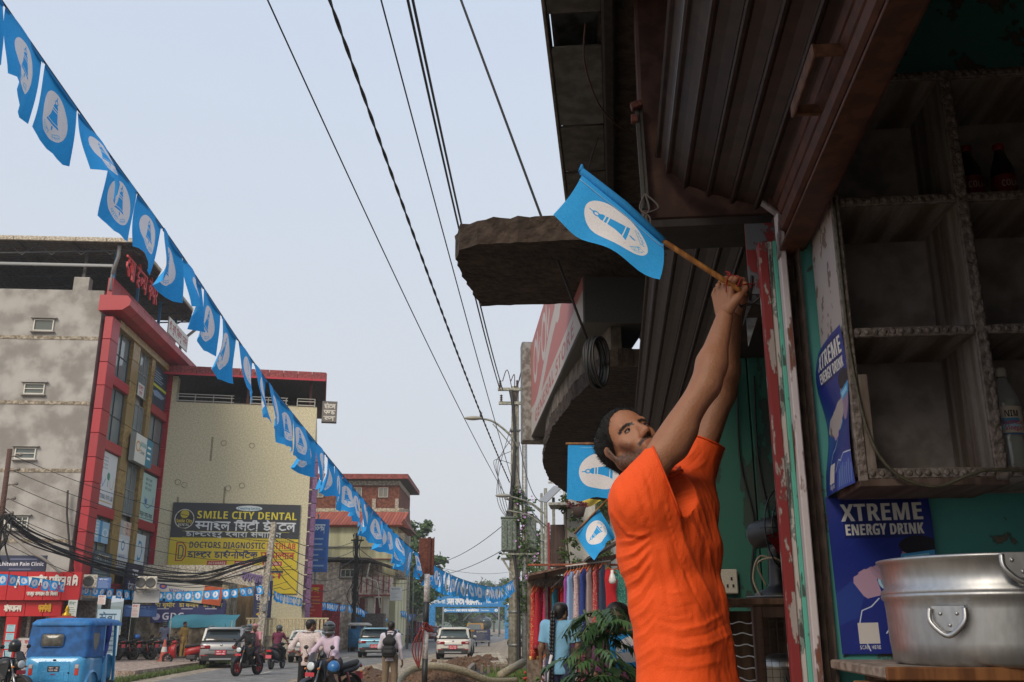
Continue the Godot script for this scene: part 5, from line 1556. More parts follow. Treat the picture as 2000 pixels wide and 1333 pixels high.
	for k in 28:
		var t:=TAU*k/28
		var q:=[]
		for j in 7:q.append(Vector3(0.04+0.055*sin(j/6.0*PI),0.25+cos(t)*(0.03+0.13*sin(j/12.0*PI)*1.0),sin(t)*(0.03+0.13*sin(j/12.0*PI))))
		cage.tube(q,0.0015,4)
	for r in [0.06,0.11,0.16]:
		var q:=[]
		for j in 25:q.append(Vector3(0.06,0.25+cos(TAU*j/24)*r,sin(TAU*j/24)*r))
		cage.tube(q,0.003,5)
	part("guard",cage.done(),bk,f)
	for k in 3:
		var B:=Basis(Vector3.RIGHT,TAU*k/3)
		part("blade",MB.new(true).grid([[B*Vector3(0.06,0.02,-0.01)+Vector3(0,0.25,0),B*Vector3(0.08,0.02,0.03)+Vector3(0,0.25,0)],[B*Vector3(0.055,0.14,-0.05)+Vector3(0,0.25,0),B*Vector3(0.085,0.14,0.05)+Vector3(0,0.25,0)]]).done(),mat(col("7d1518"),0.3),f)
	part("cord",MB.new(true).tube(curve([Vector3(-0.03,0.05,0.03),Vector3(-0.05,0.13,0.05),Vector3(0.02,0.15,0.05),Vector3(0.04,0.12,0.0),Vector3(-0.04,0.16,0.04),Vector3(-0.06,0.08,0.07),Vector3(-0.02,0.01,0.09)],5),0.004,6).done(),mat(col("8d7f68"),0.7),f)
# concrete canopies, sign box, coil, rod
func rough_slab(poly:PackedVector2Array,y0:float,th:float,m:Material,called:String,o:Node3D,jag:float,sd:int)->void:# poly in (a, s); edges broken by jag
	var r:=RandomNumberGenerator.new()
	r.seed=sd
	var p:=PackedVector2Array()
	for i in poly.size():
		var a:=poly[i]
		var b:=poly[(i+1)%poly.size()]
		var n:=maxi(1,int(a.distance_to(b)/0.05))
		for k in n:p.append(a.lerp(b,float(k)/n)+Vector2(r.randfn(0,jag),r.randfn(0,jag)))
	var b2:=MB.new()
	var lay:=[]
	for l in 4:
		var ring:=PackedVector3Array()
		var h:float=[0.0,0.03,th-0.03,th][l]
		for q in p:
			var g:=jag*1.3
			ring.append(Vector3(q.x+r.randfn(0,g*0.5),y0+h+(r.randfn(0,g*0.6) if l>0 else 0.0),-q.y+r.randfn(0,g*0.5)))
		lay.append(ring)
	b2.loft(lay,false,false)
	var tri:=Geometry2D.triangulate_polygon(p)
	for i in range(0,tri.size(),3):
		b2.tri(lay[0][tri[i]],lay[0][tri[i+1]],lay[0][tri[i+2]])
		b2.tri(lay[3][tri[i]],lay[3][tri[i+2]],lay[3][tri[i+1]])
	part(called,b2.done(),m,o)
func build_canopies()->void:
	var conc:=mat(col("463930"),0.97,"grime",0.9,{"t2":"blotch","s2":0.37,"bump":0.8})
	var o:=thing("concrete_canopy","stained concrete canopy slab overhead with sheet metal sign trough","canopy",SF)
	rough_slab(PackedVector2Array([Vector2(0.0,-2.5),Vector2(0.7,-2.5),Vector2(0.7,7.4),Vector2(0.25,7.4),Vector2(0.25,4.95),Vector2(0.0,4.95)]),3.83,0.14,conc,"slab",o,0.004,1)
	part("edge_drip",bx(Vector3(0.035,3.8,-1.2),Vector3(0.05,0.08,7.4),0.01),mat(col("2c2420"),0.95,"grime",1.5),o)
	part("inner_wall",bx(Vector3(0.62,4.2,-2.4),Vector3(0.2,0.7,9.8)),conc,o)
	var met:=mat(col("5d5c5b"),0.5,"grime",0.8,{"metal":0.35})
	for q in [[-1.2,0.0],[0.0,0.9],[0.9,1.7],[1.7,2.45],[2.45,3.07],[3.28,3.9],[3.91,4.36],[4.37,4.95]]:
		part("trough_panel",bx(Vector3(-0.09,3.82,-(q[0]+q[1])/2),Vector3(0.2,0.012,q[1]-q[0]-0.01),0.003),met if q[0]<3.9 and q[0]>3.0 else mat(col("54504c"),0.55,"grime",1.0,{"metal":0.3}),o)
	part("trough_top",bx(Vector3(-0.09,3.965,-1.2),Vector3(0.2,0.012,7.4)),mat(col("8b8e90"),0.4,"grime",1.0,{"metal":0.5}),o)
	part("trough_edge",MB.new().box(Vector3(-0.2,3.88,-1.2),Vector3(0.014,0.14,7.6),Basis(),0.003).done(),mat(col("77706a"),0.5,"grime",1.2,{"metal":0.3}),o)
	for k in 16:part("rivet",MB.new(true).ball(Vector3(-0.208,3.87,-0.4-k*0.29),Vector3(0.004,0.008,0.008),8).done(),mat(col("3a3634"),0.6),o)
	# slab jutting out beyond
	o=thing("jutting_slab","short broken edged concrete slab jutting over the pavement","slab",SF)
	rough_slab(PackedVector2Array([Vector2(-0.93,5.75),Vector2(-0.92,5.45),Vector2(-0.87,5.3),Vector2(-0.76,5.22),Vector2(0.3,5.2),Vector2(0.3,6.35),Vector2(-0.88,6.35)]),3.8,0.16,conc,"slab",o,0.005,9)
	part("side_beam",bx(Vector3(0.52,3.6,-6.0),Vector3(0.14,0.5,2.4),0.02),mat(col("322923"),0.95,"grime",1),o)
	# far curved canopy
	o=thing("curved_canopy","rounded dark concrete canopy with weathered upstand behind the man's head","canopy")
	var pl:=PackedVector2Array([Vector2(0.62,5.9),Vector2(0.45,6.8),Vector2(0.34,7.8),Vector2(0.3,8.8),Vector2(0.32,9.8),Vector2(0.42,10.8),Vector2(0.62,11.7),Vector2(0.95,12.4),Vector2(1.4,12.8),Vector2(2.4,13.0),Vector2(2.4,5.9)])
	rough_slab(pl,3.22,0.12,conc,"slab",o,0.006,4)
	for k in 9:
		var a:Vector2=pl[k]
		var b:Vector2=pl[k+1]
		part("upstand",MB.new().bar(Vector3(a.x+0.05,3.48,-a.y),Vector3(b.x+0.05,3.48,-b.y),0.07,0.3).done(),mat(col("7a7066"),0.95,"streak",1.2,{"t2":"grime","s2":0.8}),o)
	# red and white sign box standing on it
	var cv:=Canvas.new(512,128,col("a4625e"))
	cv.rect(0,100,512,28,col("a9a09b"))
	var sw:=[]
	for k in 33:
		var u:=k/32.0
		sw.append(Vector2(u*512,92-84*u*u+10*sin(u*9.0)))
	for k in 32:cv.line(PackedVector2Array([sw[k],sw[k+1]]),6+16*sin(PI*k/32.0),col("aea6a2"))
	for q in [[40,16],[150,24],[300,60]]:
		cv.ring(Vector2(q[0]+30,40),24,11,col("b2aaa6"))
		cv.line(PackedVector2Array([Vector2(q[0]+60,12),Vector2(q[0]+72,50),Vector2(q[0]+96,30)]),9,col("b2aaa6"))
	latin(cv,"GENERAL STORE",60,122,15,col("97514f"),390)
	var sb:=signboard("shop_sign_box","faded red and white lettered sign box on the curved canopy",3.9,0.98,cv.tex(),Transform3D(Basis(Vector3.UP,deg_to_rad(-86.2)),Vector3(0.33,3.98,-7.75)),col("4c4b4a"),0.42)
	part("end_flange",bx(Vector3(-2.02,0,-0.05),Vector3(0.2,1.06,0.3),0.01),mat(col("8b8a88"),0.5,"grime",1.2,{"metal":0.4}),sb)
	# coil of cable on the wall
	o=thing("cable_coil","coil of black cable hung under the jutting slab","cable",Transform3D(Basis(Vector3.UP,1.0),Vector3(0.49,3.1,-5.35)))
	for k in 7:
		var q:=[]
		for j in 29:
			var t:=TAU*j/28
			q.append(Vector3(cos(t)*(0.1+0.005*(k%3)),sin(t)*(0.135+0.006*(k%4)),-0.03+0.01*k+0.006*sin(t*2+k)))
		part("loop",MB.new(true).tube(q,0.008,6).done(),mat(col("1b1a1b"),0.55,"fine",4),o)
	o=thing("hanging_rod","dark iron rod with rusty clamp hanging from the canopy beam","rod",SF)
	part("rod",MB.new().bar(Vector3(0.12,3.36,-2.95),Vector3(0.13,2.95,-2.93),0.018,0.012).bar(Vector3(0.133,3.34,-2.95),Vector3(0.142,2.95,-2.93),0.006,0.012).done(),mat(col("26221f"),0.6,"grime",3),o)
	part("clamp",MB.new().box(Vector3(0.12,3.34,-2.94),Vector3(0.04,0.025,0.03),Basis(Vector3.BACK,0.3),0.003).box(Vector3(0.112,3.29,-2.94),Vector3(0.025,0.03,0.02),Basis(),0.003).done(),mat(col("5a2a20"),0.8,"grime",4),o)
	for k in 3:part("string",MB.new(true).tube(curve([Vector3(0.135,3.0,-2.92),Vector3(0.115+0.03*k,2.93,-2.88),Vector3(0.145-0.012*k,2.88,-2.85),Vector3(0.135+0.025*k,2.8-0.03*k,-2.82)],5),0.0035,5).done(),mat(col("4a4340"),0.9),o)
	solo("loose_wire",MB.new(true).tube(curve([shp(-0.05,3.79,3.1),shp(-0.06,3.78,3.35),shp(0.0,3.72,3.6),shp(0.12,3.74,3.85),shp(0.3,3.81,4.1)],6),0.004,5).done(),mat(col("4a2e28"),0.6),"thin reddish wire drooping under the canopy slab","wire")
	solo("loose_wire",MB.new(true).tube(curve([shp(-0.02,3.8,4.0),shp(-0.07,3.74,4.2),shp(-0.07,3.72,4.5),shp(-0.03,3.78,4.8)],6),0.004,5).done(),mat(col("1d1a18"),0.6),"black wire looped beside the sheet metal trough","wire")
# trees
func leaf_crown(list:Array,n:int,leaf:float,sd:int)->ArrayMesh:# list of [centre, radii]: leaf faces gathered in clumps
	var r:=RandomNumberGenerator.new()
	r.seed=sd
	var V:=PackedVector3Array()
	var N:=PackedVector3Array()
	var C:=PackedColorArray()
	for e in list:
		var c:Vector3=e[0]
		var q:Vector3=e[1]
		var clumps:=[]
		for k in maxi(6,n/90):
			var d:=Vector3(r.randfn(0,1),r.randfn(0,1),r.randfn(0,1)).normalized()*pow(r.randf(),0.4)
			clumps.append(c+Vector3(d.x*q.x,d.y*q.y,d.z*q.z))
		for i in n:
			var k:Vector3=clumps[r.randi()%clumps.size()]
			var p:=k+Vector3(r.randfn(0,1),r.randfn(0,0.7),r.randfn(0,1))*q.length()*0.13
			var a:=Vector3(r.randfn(0,1),r.randfn(0,0.6)-0.3,r.randfn(0,1)).normalized()
			var b:=a.cross(Vector3(r.randfn(0,1),r.randfn(0,1),r.randfn(0,1))).normalized()
			var l:=leaf*r.randf_range(0.6,1.3)
			var w:=b*l*0.32
			V.append_array([p,p+a*l*0.5+w,p+a*l,p,p+a*l,p+a*l*0.5-w])
			var nn:=a.cross(b)
			for j in 6:N.append(nn)
			var t:=r.randf()
			var cc:=Color(0.035+0.05*t,0.075+0.07*t,0.02+0.015*t)
			for j in 6:C.append(cc)
	var a:=[]
	a.resize(Mesh.ARRAY_MAX)
	a[Mesh.ARRAY_VERTEX]=V
	a[Mesh.ARRAY_NORMAL]=N
	a[Mesh.ARRAY_COLOR]=C
	var m:=ArrayMesh.new()
	m.add_surface_from_arrays(Mesh.PRIMITIVE_TRIANGLES,a)
	return m
func leaf_mat(tint:=Color.WHITE)->StandardMaterial3D:
	return mat(tint,0.6,"",1,{"vc":true,"back":Color(0.12,0.2,0.04)})
func tree(called:String,label:String,p:Vector3,h:float,w:float,n:int,leaf:float,sd:int,tint:=Color.WHITE,group:="trees beyond the arch")->Node3D:
	var r:=RandomNumberGenerator.new()
	r.seed=sd
	var o:=thing(called,label,"tree",Transform3D(Basis(),p),group)
	var b:=MB.new(true)
	var top:=Vector3(r.randfn(0,0.04)*h,h*0.62,r.randfn(0,0.04)*h)
	b.tube(curve([Vector3.ZERO,Vector3(0,h*0.25,0),top*0.7,top],4),[0.035*h,0.03*h,0.028*h,0.026*h,0.024*h,0.022*h,0.02*h,0.019*h,0.018*h,0.016*h,0.014*h,0.012*h,0.01*h].map(func(x):return x*0.7),8)
	var cl:=[]
	for k in 9:
		var a:=TAU*k/9+r.randf()
		var y:=lerpf(0.4,0.95,(k*5%9)/8.0)*h
		var d:=(1.0-absf(y/h-0.62)*1.5)*w*0.5
		var e:=Vector3(cos(a)*d,y,sin(a)*d)
		b.tube([top*0.7+Vector3(0,-0.1*h+0.02*k*h,0),(top*0.7+e)*0.5+Vector3(0,-0.03*h,0),e],[0.012*h,0.008*h,0.004*h],6)
		cl.append([e,Vector3(w*0.24,h*0.13,w*0.24)*r.randf_range(0.8,1.2)])
	cl.append([Vector3(0,h*0.72,0),Vector3(w*0.3,h*0.18,w*0.3)])
	part("trunk",b.done(),mat(col("5a4c3e"),0.95,"grime",0.5),o)
	part("crown",leaf_crown(cl,n/10,leaf,sd),leaf_mat(tint),o)
	return o
func build_trees()->void:
	var T:=[["tall_tree","tall dark tree rising behind the brown road sign",-11.9,-118,13.6,6.4,5000,0.5],["tall_tree","bushy tree left of the tall one, behind the lamp post",-14.6,-125,12.5,7.5,4500,0.5],["round_tree","low rounded tree between the arch legs, left half",-14.5,-195,7.5,7.0,2500,0.6],["round_tree","smaller clipped tree left of the helicopter",-9.6,-200,5.5,5.0,2000,0.5],["wide_tree","spreading tree behind the helicopter rotor",-3.0,-240,9.5,12.0,3000,0.7],["wide_tree","tree filling the right side of the arch",4.5,-230,9.0,11.0,3000,0.7],["wide_tree","distant tree at far left under the second banner",-21,-260,11.0,14.0,3000,0.8],["roadside_tree","dark leafy tree behind the pole at the clothes stall",3.0,-52,6.6,5.5,4500,0.3],["roadside_tree","small tree with pale flowers at arch's right leg",1.2,-72,4.6,3.2,3000,0.22]]
	for k in T.size():
		var t:Array=T[k]
		tree(t[0],t[1],Vector3(t[2],0,t[3]),t[4],t[5],t[6],t[7],20+k,[Color.WHITE,col("e8ffd0"),col("d8f0c0"),col("f0f8d0")][k%4])
	for k in 9:tree("backdrop_tree",ORD[k]+" hazy tree from the left closing the street's far end",Vector3(-60+k*13+(k%3)*2,0,-330-(k%2)*25),13+(k*7%5),17,2200,1.0,60+k,Color.WHITE,"trees closing the far end of the street")
# poles
func insulator(o:Node3D,p:Vector3,h:=0.22)->void:
	var q:=[]
	for k in 4:q.append_array([Vector2(0.035,k*h/4),Vector2(0.075,k*h/4+h*0.06),Vector2(0.035,k*h/4+h*0.13)])
	q.append(Vector2(0.0,h))
	part("insulator",MB.new(true).lathe(q,12,Transform3D(Basis(),p)).done(),mat(col("3b2622"),0.35,"fine",2),o)
func build_street_poles()->void:
	var galv:=mat(col("7e8078"),0.6,"grime",0.7,{"metal":0.2})
	var P:=Vector3(0.1,0,-39.5)
	var o:=thing("utility_pole","tall grey electricity pole with crossarms beside the clothes stall","pole",Transform3D(Basis(),P))
	part("shaft",MB.new(true).cyl(Vector3(0,0,0),Vector3(0.04,11.4,0),0.26,0.15,16).done(),mat(col("8f8d82"),0.9,"grime",0.5,{"t2":"streak","s2":0.7}),o)
	for y in [11.25,10.65]:part("crossarm",bx(Vector3(0.05,y,0.16),Vector3(1.5 if y>11 else 1.42,0.13,0.12),0.01),mat(col("8d8f84"),0.6,"grime",1),o)
	for x in [-0.6,0.12,0.72]:insulator(o,Vector3(x,11.33,0.16),0.34)
	for x in [-0.55,0.62]:insulator(o,Vector3(x,10.72,0.16),0.32)
	for y in [9.5,6.9,5.2,2.2,0.95]:part("clamp_band",MB.new(true).cyl(Vector3(0.02,y-0.05,0),Vector3(0.02,y+0.05,0),0.28-y*0.008,0.28-y*0.008,16).box(Vector3(0.2,y,0.12),Vector3(0.45,0.06,0.06)).done(),mat(col("6d6f6e"),0.5,"",1,{"metal":0.5}),o)
	for k in 3:part("power_cable",MB.new(true).tube(curve([Vector3(-0.18+0.03*k,11.2,0.2),Vector3(-0.05,10.4,0.24),Vector3(0.02,9.0,0.24),Vector3(-0.08+0.02*k,7.4,0.27),Vector3(-0.2+0.03*k,6.0,0.3),Vector3(-0.05,4.6,0.3),Vector3(0.14,3.0,0.3),Vector3(0.16,0.1,0.32)],6),0.06,8).done(),mat(col("232325"),0.6,"fine",1),o)
	for k in 4:part("jumper_wire",MB.new(true).tube(curve([Vector3(-0.5+0.35*k,11.6,0.16),Vector3(-0.3+0.3*k,12.1-0.2*(k%2),0.16),Vector3(-0.1+0.1*k,11.2,0.2),Vector3(-0.02,10.4,0.2)],5),0.02,5).done(),mat(col("3a2522"),0.6),o)
	o=thing("steel_pipe_pole","slim galvanised pole strapped beside the electricity pole","pole",Transform3D(Basis(),P+Vector3(0.42,0,0.15)))
	part("shaft",MB.new(true).cyl(Vector3.ZERO,Vector3(0.0,9.4,0),0.14,0.11,14).done(),mat(col("8d9193"),0.45,"grime",0.8,{"metal":0.3}),o)
	o=thing("street_light","curved arm street light reaching left from the electricity pole","street light",Transform3D(Basis(),P))
	part("arm",MB.new(true).tube(curve([Vector3(0.15,8.75,0.25),Vector3(-0.2,9.3,0.25),Vector3(-0.9,9.85,0.25),Vector3(-1.5,9.98,0.25)],8),0.045,8).done(),galv,o)
	part("brace",MB.new(true).tube(curve([Vector3(0.1,8.4,0.25),Vector3(-0.1,8.8,0.25),Vector3(-0.9,9.75,0.25)],8),0.025,6).done(),galv,o)
	part("lamp_head",MB.new(true).ball(Vector3(-1.72,9.99,0.25),Vector3(0.38,0.09,0.14),16).done(),mat(col("8f8c80"),0.4),o)
	part("sensor",MB.new(true).cyl(Vector3(-1.4,10.05,0.25),Vector3(-1.4,10.24,0.25),0.05,0.05,8).done(),mat(col("4b4b4b"),0.6),o)
	o=thing("transformer","grey green transformer box on angle bracket of the electricity pole","transformer",Transform3D(Basis(),P+Vector3(0,4.55,0.1)))
	part("tank",bx(Vector3(-0.22,0.65,0),Vector3(0.62,1.3,0.6),0.04),mat(col("5f6b62"),0.6,"grime",0.8),o)
	part("tank",bx(Vector3(0.66,0.68,0),Vector3(0.45,1.25,0.5),0.04),mat(col("616b64"),0.6,"grime",0.8),o)
	for s in [-1,1]:part("cooling_fin",bx(Vector3(-0.22+s*0.1,0.65,0.33),Vector3(0.03,1.1,0.06)),mat(col("59655c"),0.6),o)
	insulator(o,Vector3(-0.3,1.3,0),0.35)
	part("lid",bx(Vector3(-0.22,1.33,0),Vector3(0.68,0.05,0.66),0.01),mat(col("6b766d"),0.6),o)
	part("platform",MB.new().box(Vector3(0.2,-0.3,0),Vector3(1.5,0.1,0.12)).box(Vector3(0.2,-0.12,0.25),Vector3(1.4,0.06,0.1)).bar(Vector3(-0.45,-0.35,0.1),Vector3(-0.02,-1.05,0.2),0.07,0.07).bar(Vector3(0.8,-0.35,0.1),Vector3(0.3,-1.0,0.2),0.07,0.07).done(),galv,o)
	# flowering vine on the two poles
	o=thing("flowering_vine","green climbing vine with mauve flowers on the electricity pole","vine",Transform3D(Basis(),P))
	part("stem",MB.new(true).tube(curve([Vector3(0.7,0,0.2),Vector3(0.6,2,0.3),Vector3(0.5,4,0.3),Vector3(0.3,6.4,0.3)],6),0.03,6).done(),mat(col("54452f"),0.9),o)
	var cl:=[]
	for k in 13:cl.append([Vector3(0.6+0.25*sin(k*1.9)-0.02*k,2.2+k*0.38,0.25),Vector3(0.32+0.12*(k%3),0.34,0.3)])
	cl.append_array([[Vector3(0.95,2.6,0.2),Vector3(0.6,0.8,0.5)],[Vector3(0.15,6.6,0.3),Vector3(0.2,0.3,0.2)]])
	part("foliage",leaf_crown(cl,130,0.13,5),leaf_mat(),o)
	var r:=RandomNumberGenerator.new()
	r.seed=12
	for k in 26:
		var y:=r.randf_range(3.4,6.9)
		part("flower",MB.new(true).lathe([Vector2(0.005,0),Vector2(0.018,0.015),Vector2(0.042,0.03)],6,Transform3D(Basis(Vector3.RIGHT,1.3),Vector3(0.45+r.randfn(0,0.22),y,0.5+r.randf()*0.15))).done(),mat(col("b78ac0"),0.7),o)
	# road sign seen from behind, on a black and white pole
	o=thing("road_sign","brown back of a road sign on black and white pole","sign",at(-1.62,0,-18.8,8))
	for k in 6:part("pole_band",MB.new(true).cyl(Vector3(0,k*0.51-0.47,0),Vector3(0,k*0.51+0.05,0),0.055,0.055,14).done(),mat([col("1e1d1e"),col("b9b5b4")][k%2],0.5,"grime",2),o)
	part("plate",bx(Vector3(-0.02,2.93,-0.06),Vector3(0.3,0.7,0.012),0.004),mat(col("5d2f22"),0.7,"grime",1.3),o)
	part("stiffener",MB.new().box(Vector3(0.03,2.95,-0.035),Vector3(0.06,0.7,0.04),Basis(),0.005).box(Vector3(0.12,2.95,-0.045),Vector3(0.02,0.7,0.02)).done(),mat(col("52281d"),0.7,"grime",1.5),o)
	for k in 4:part("tied_hose",MB.new(true).tube(curve([Vector3(-0.12,0.9,0.1),Vector3(-0.25+0.06*k,1.25,0.1),Vector3(-0.08+0.02*k,1.6+0.1*(k%2),0.1),Vector3(0.05+0.03*k,1.55,0.05),Vector3(0.1,1.66,0.02)],5),0.014,6).done(),mat(col("6e2320"),0.6),o)
	# leaning concrete pole, dark pole, banner lamp posts, rusty pole at the left edge
	o=thing("concrete_pole","leaning square concrete pole before the navy gate banner","pole",mv(-13.05,0,-51.8))
	part("shaft",MB.new().loft([rect_ring(0.2,0.2,0,Vector3.ZERO),rect_ring(0.16,0.16,4,Vector3(0.15,0,0)),rect_ring(0.12,0.12,7,Vector3(0.33,0,0))]).done(),mat(col("99948a"),0.9,"grime",0.6),o)
	part("meter_box",bx(Vector3(0.2,2.6,0.25),Vector3(0.22,0.4,0.14),0.02),mat(col("75787a"),0.6,"grime",1),o)
	o=thing("wooden_pole","dark pole tangled with cables before the pink house","pole",mv(-11.1,0,-70))
	part("shaft",MB.new(true).cyl(Vector3.ZERO,Vector3(-0.05,8.1,0),0.17,0.12,12).done(),mat(col("2e2a28"),0.9,"grime",0.8),o)
	r.seed=4
	for k in 9:
		var q:=[]
		for j in 6:q.append(Vector3(r.randfn(0,0.2),2.6+j*1.0+r.randf()*0.5,0.2+r.randfn(0,0.08)))
		part("cable_tangle",MB.new(true).tube(curve(q,4),0.03,5).done(),mat(col("1f1d1d"),0.8),o)
	part("crossarm",bx(Vector3(0,7.6,0),Vector3(0.9,0.1,0.1)),mat(col("2e2a28"),0.9),o)
	o=thing("rusty_pole","rusty iron pole with insulators at the photo's left edge","pole",mv(-21.5,0,-41))
	part("shaft",MB.new(true).cyl(Vector3.ZERO,Vector3(-0.2,9.0,0),0.14,0.1,12).done(),mat(col("4d332a"),0.8,"grime",0.8),o)
	for k in 5:part("side_insulator",MB.new(true).cyl(Vector3(-0.1,6.2+k*0.62,0),Vector3(0.28,6.25+k*0.62,0),0.03,0.03,6).ball(Vector3(0.3,6.27+k*0.62,0),Vector3(0.09,0.08,0.08),8).done(),mat(col("6b625c"),0.5),o)
	for k in 6:
		var q:=[]
		for j in 5:q.append(Vector3(r.randfn(0.1,0.25),4.2+j*0.5,0.15+r.randfn(0,0.1)))
		part("cable_tangle",MB.new(true).tube(curve(q,4),0.035,5).done(),mat(col("1c1b1c"),0.8),o)
	for d in [[-8.15,-78,7.0,1,"grey lamp post with side arm left of the brown sign"],[-10.4,-104,7.6,1,"thin lamp post farther along left kerb"],[1.15,-33,6.2,-1,"lamp post right of the electricity pole, arm to the left"],[1.35,-44,7.5,-1,"farther lamp post between pole and white house"]]:
		o=thing("lamp_post",d[4],"lamp post",mv(d[0],0,d[1]),"lamp posts along the street")
		part("shaft",MB.new(true).cyl(Vector3.ZERO,Vector3(0,d[2],0),0.1,0.06,10).done(),galv,o)
		for k in 2:part("arm",MB.new(true).tube(curve([Vector3(0,d[2]-0.9-0.5*k,0),Vector3(0.5*d[3],d[2]-0.5-0.45*k,0),Vector3(1.3*d[3],d[2]-0.25-0.5*k,0)],5),0.03,6).done(),galv,o)
		part("lamp_head",MB.new(true).ball(Vector3(1.45*d[3],d[2]-0.25,0),Vector3(0.28,0.07,0.12),12).done(),mat(col("8d8b84"),0.5),o)
	o=thing("solar_light","small solar panel on a thin post above the clothes stall","street light",at(1.2,0,-30,20))
	part("post",MB.new(true).cyl(Vector3(0.1,0,0),Vector3(0.1,5.5,0),0.05,0.05,8).done(),galv,o)
	var pb:=Basis(Vector3.BACK,0.75)*Basis(Vector3.RIGHT,0.25)
	part("frame",bx(Vector3.ZERO,Vector3(0.72,0.03,0.5)),mat(col("9a9b9b"),0.4,"",1,{"metal":0.5}),o,Transform3D(pb,Vector3(0.0,5.6,0)))
	for k in 6:part("solar_cell",bx(Vector3(-0.23+(k%3)*0.23,-0.018,-0.12+(k/3)*0.24),Vector3(0.21,0.008,0.22)),mat(col("6d5a54"),0.3),o,Transform3D(pb,Vector3(0.0,5.6,0)))
func rect_ring(w:float,d:float,y:float,o:Vector3)->PackedVector3Array:
	return PackedVector3Array([o+Vector3(-w,y,-d),o+Vector3(-w,y,d),o+Vector3(w,y,d),o+Vector3(w,y,-d)])
# wires
func build_wires()->void:
	var bk:=mat(col("1d1d20"),0.6)
	var D:=[["thin overhead wire, leftmost of those crossing the sky",Vector3(-3.05,9.9,-11),Vector3(-0.05,6.45,-39.5),0.75,0.012],["overhead wire crossing the sky right of the twisted cable",Vector3(-1.7,9.9,-11),Vector3(0.2,6.8,-39.5),0.45,0.012],["left of the close pair of overhead wires",Vector3(-1.5,11.0,-11),Vector3(-0.5,11.2,-39.3),0.9,0.022],["right of the close pair of overhead wires",Vector3(-1.42,11.0,-11),Vector3(-0.4,11.25,-39.3),0.95,0.022]]
	for d in D:
		var a:Vector3=d[1]+(d[1]-d[2])*0.6
		solo("overhead_wire",MB.new(true).tube(sag(a,d[2],d[3],40),d[4],6).done(),bk,d[0],"wire","overhead wires",Transform3D())
	var tw:=sag(Vector3(-2.33,9.9,-11)*1.0+(Vector3(-2.33,9.9,-11)-Vector3(-0.1,7.35,-39.5))*0.5,Vector3(-0.1,7.35,-39.5),0.6,300)
	var o:=thing("twisted_cable","thick twisted black cable crossing the sky to the pole","cable",Transform3D(),"overhead wires")
	for s in 2:
		var q:=[]
		for i in tw.size():
			var t:=i*0.85+s*PI
			q.append(tw[i]+Vector3(cos(t),sin(t),0)*0.014)
		part("strand",MB.new(true).tube(q,0.0145,6).done(),bk,o)
	solo("overhead_wire",MB.new(true).tube(sag(Vector3(-1.2,8.0,-5.0),Vector3(0.48,3.25,-5.6),0.02,12),0.008,6).done(),bk,"wire running down across the jutting slab to the cable coil","wire","overhead wires")
	var m:=[["phone wires sagging from the pole toward the far left",Vector3(0.1,6.0,-39.5),Vector3(-8.2,6.8,-78),1.0],["second far wire sagging behind the road sign",Vector3(0.1,4.9,-39.5),Vector3(-8.2,6.0,-78),0.8],["far wire low across the sky above the arch",Vector3(-8.1,6.9,-78),Vector3(3,8.5,-110),1.2],["far wire just above the blue arch",Vector3(-10.4,7.4,-104),Vector3(4,8.0,-140),1.0],["wire sagging to lamp post right of the pole",Vector3(0.3,9.0,-39.3),Vector3(1.15,5.8,-33),0.8],["second wire sagging to lamp post right of the pole",Vector3(0.2,8.0,-39.3),Vector3(1.2,4.4,-33),0.9],["wire passing the road side of the sign box",Vector3(0.3,7.2,-39.3),Vector3(1.9,4.2,-24),0.9],["wire above the clothes stall roof",Vector3(1.2,4.8,-33),Vector3(2.2,3.9,-22),0.4]]
	for d in m:solo("service_wire",MB.new(true).tube(sag(d[1],d[2],d[3],20),0.016,5).done(),bk,d[0],"wire","service wires")
	o=thing("hanging_loops","grey cable loops drooping left of the electricity pole","cable",Transform3D())
	for k in 4:part("loop",MB.new(true).tube(curve([Vector3(-0.05,9.6-k*0.5,-39.3),Vector3(-0.45-0.1*k,8.2,-39.3),Vector3(-0.62+0.08*k,7.0,-39.3),Vector3(-0.5+0.1*k,6.3,-39.3),Vector3(-0.1,5.75,-39.3)],6),0.014,5).done(),mat(col("55565a"),0.6),o)
	# black bundle of cables across the red front
	var B:=[Vector3(-21.7,6.32,-41),Vector3(-21.25,5.54,-43),Vector3(-19.75,4.8,-45),Vector3(-18.35,4.34,-47),Vector3(-17.06,4.16,-49),Vector3(-15.9,4.26,-51),Vector3(-14.2,4.62,-50.5),Vector3(-12.9,5.1,-51.9)]
	o=thing("cable_bundle","heavy black bundle of cables sagging across the red front","cable",Transform3D())
	var r:=RandomNumberGenerator.new()
	r.seed=8
	for k in 12:
		var q:=[]
		var dv:=Vector3(r.randfn(0,0.08),r.randfn(0,0.14),0.1)
		for j in B.size():q.append(B[j]+dv*(1.0+0.5*sin(j+k))+Vector3(0,-0.12*(k%4)*sin(PI*j/7.0),0))
		part("cable",MB.new(true).tube(curve(q,5),0.018+0.008*(k%3),5).done(),bk,o)
	for k in 7:solo("facade_wire",MB.new(true).tube(sag(Vector3(-21.5,8.7-k*0.6,-41),Vector3(-12.6-0.1*k,6.9-k*0.45,-58),0.6+0.15*k,24),0.014,5).done(),bk,ORD[k]+" thin wire from the top across the red front and hoarding","wire","thin wires across the facades")
	for k in 6:solo("pole_wire",MB.new(true).tube(sag(Vector3(-12.75,6.5-0.3*k,-51.8),Vector3(-11.15,7.6-0.6*k,-70),0.7+0.2*k,20),0.022,5).done(),bk,ORD[k]+" black wire from the top between concrete pole and dark pole","wire","wires between the left poles")
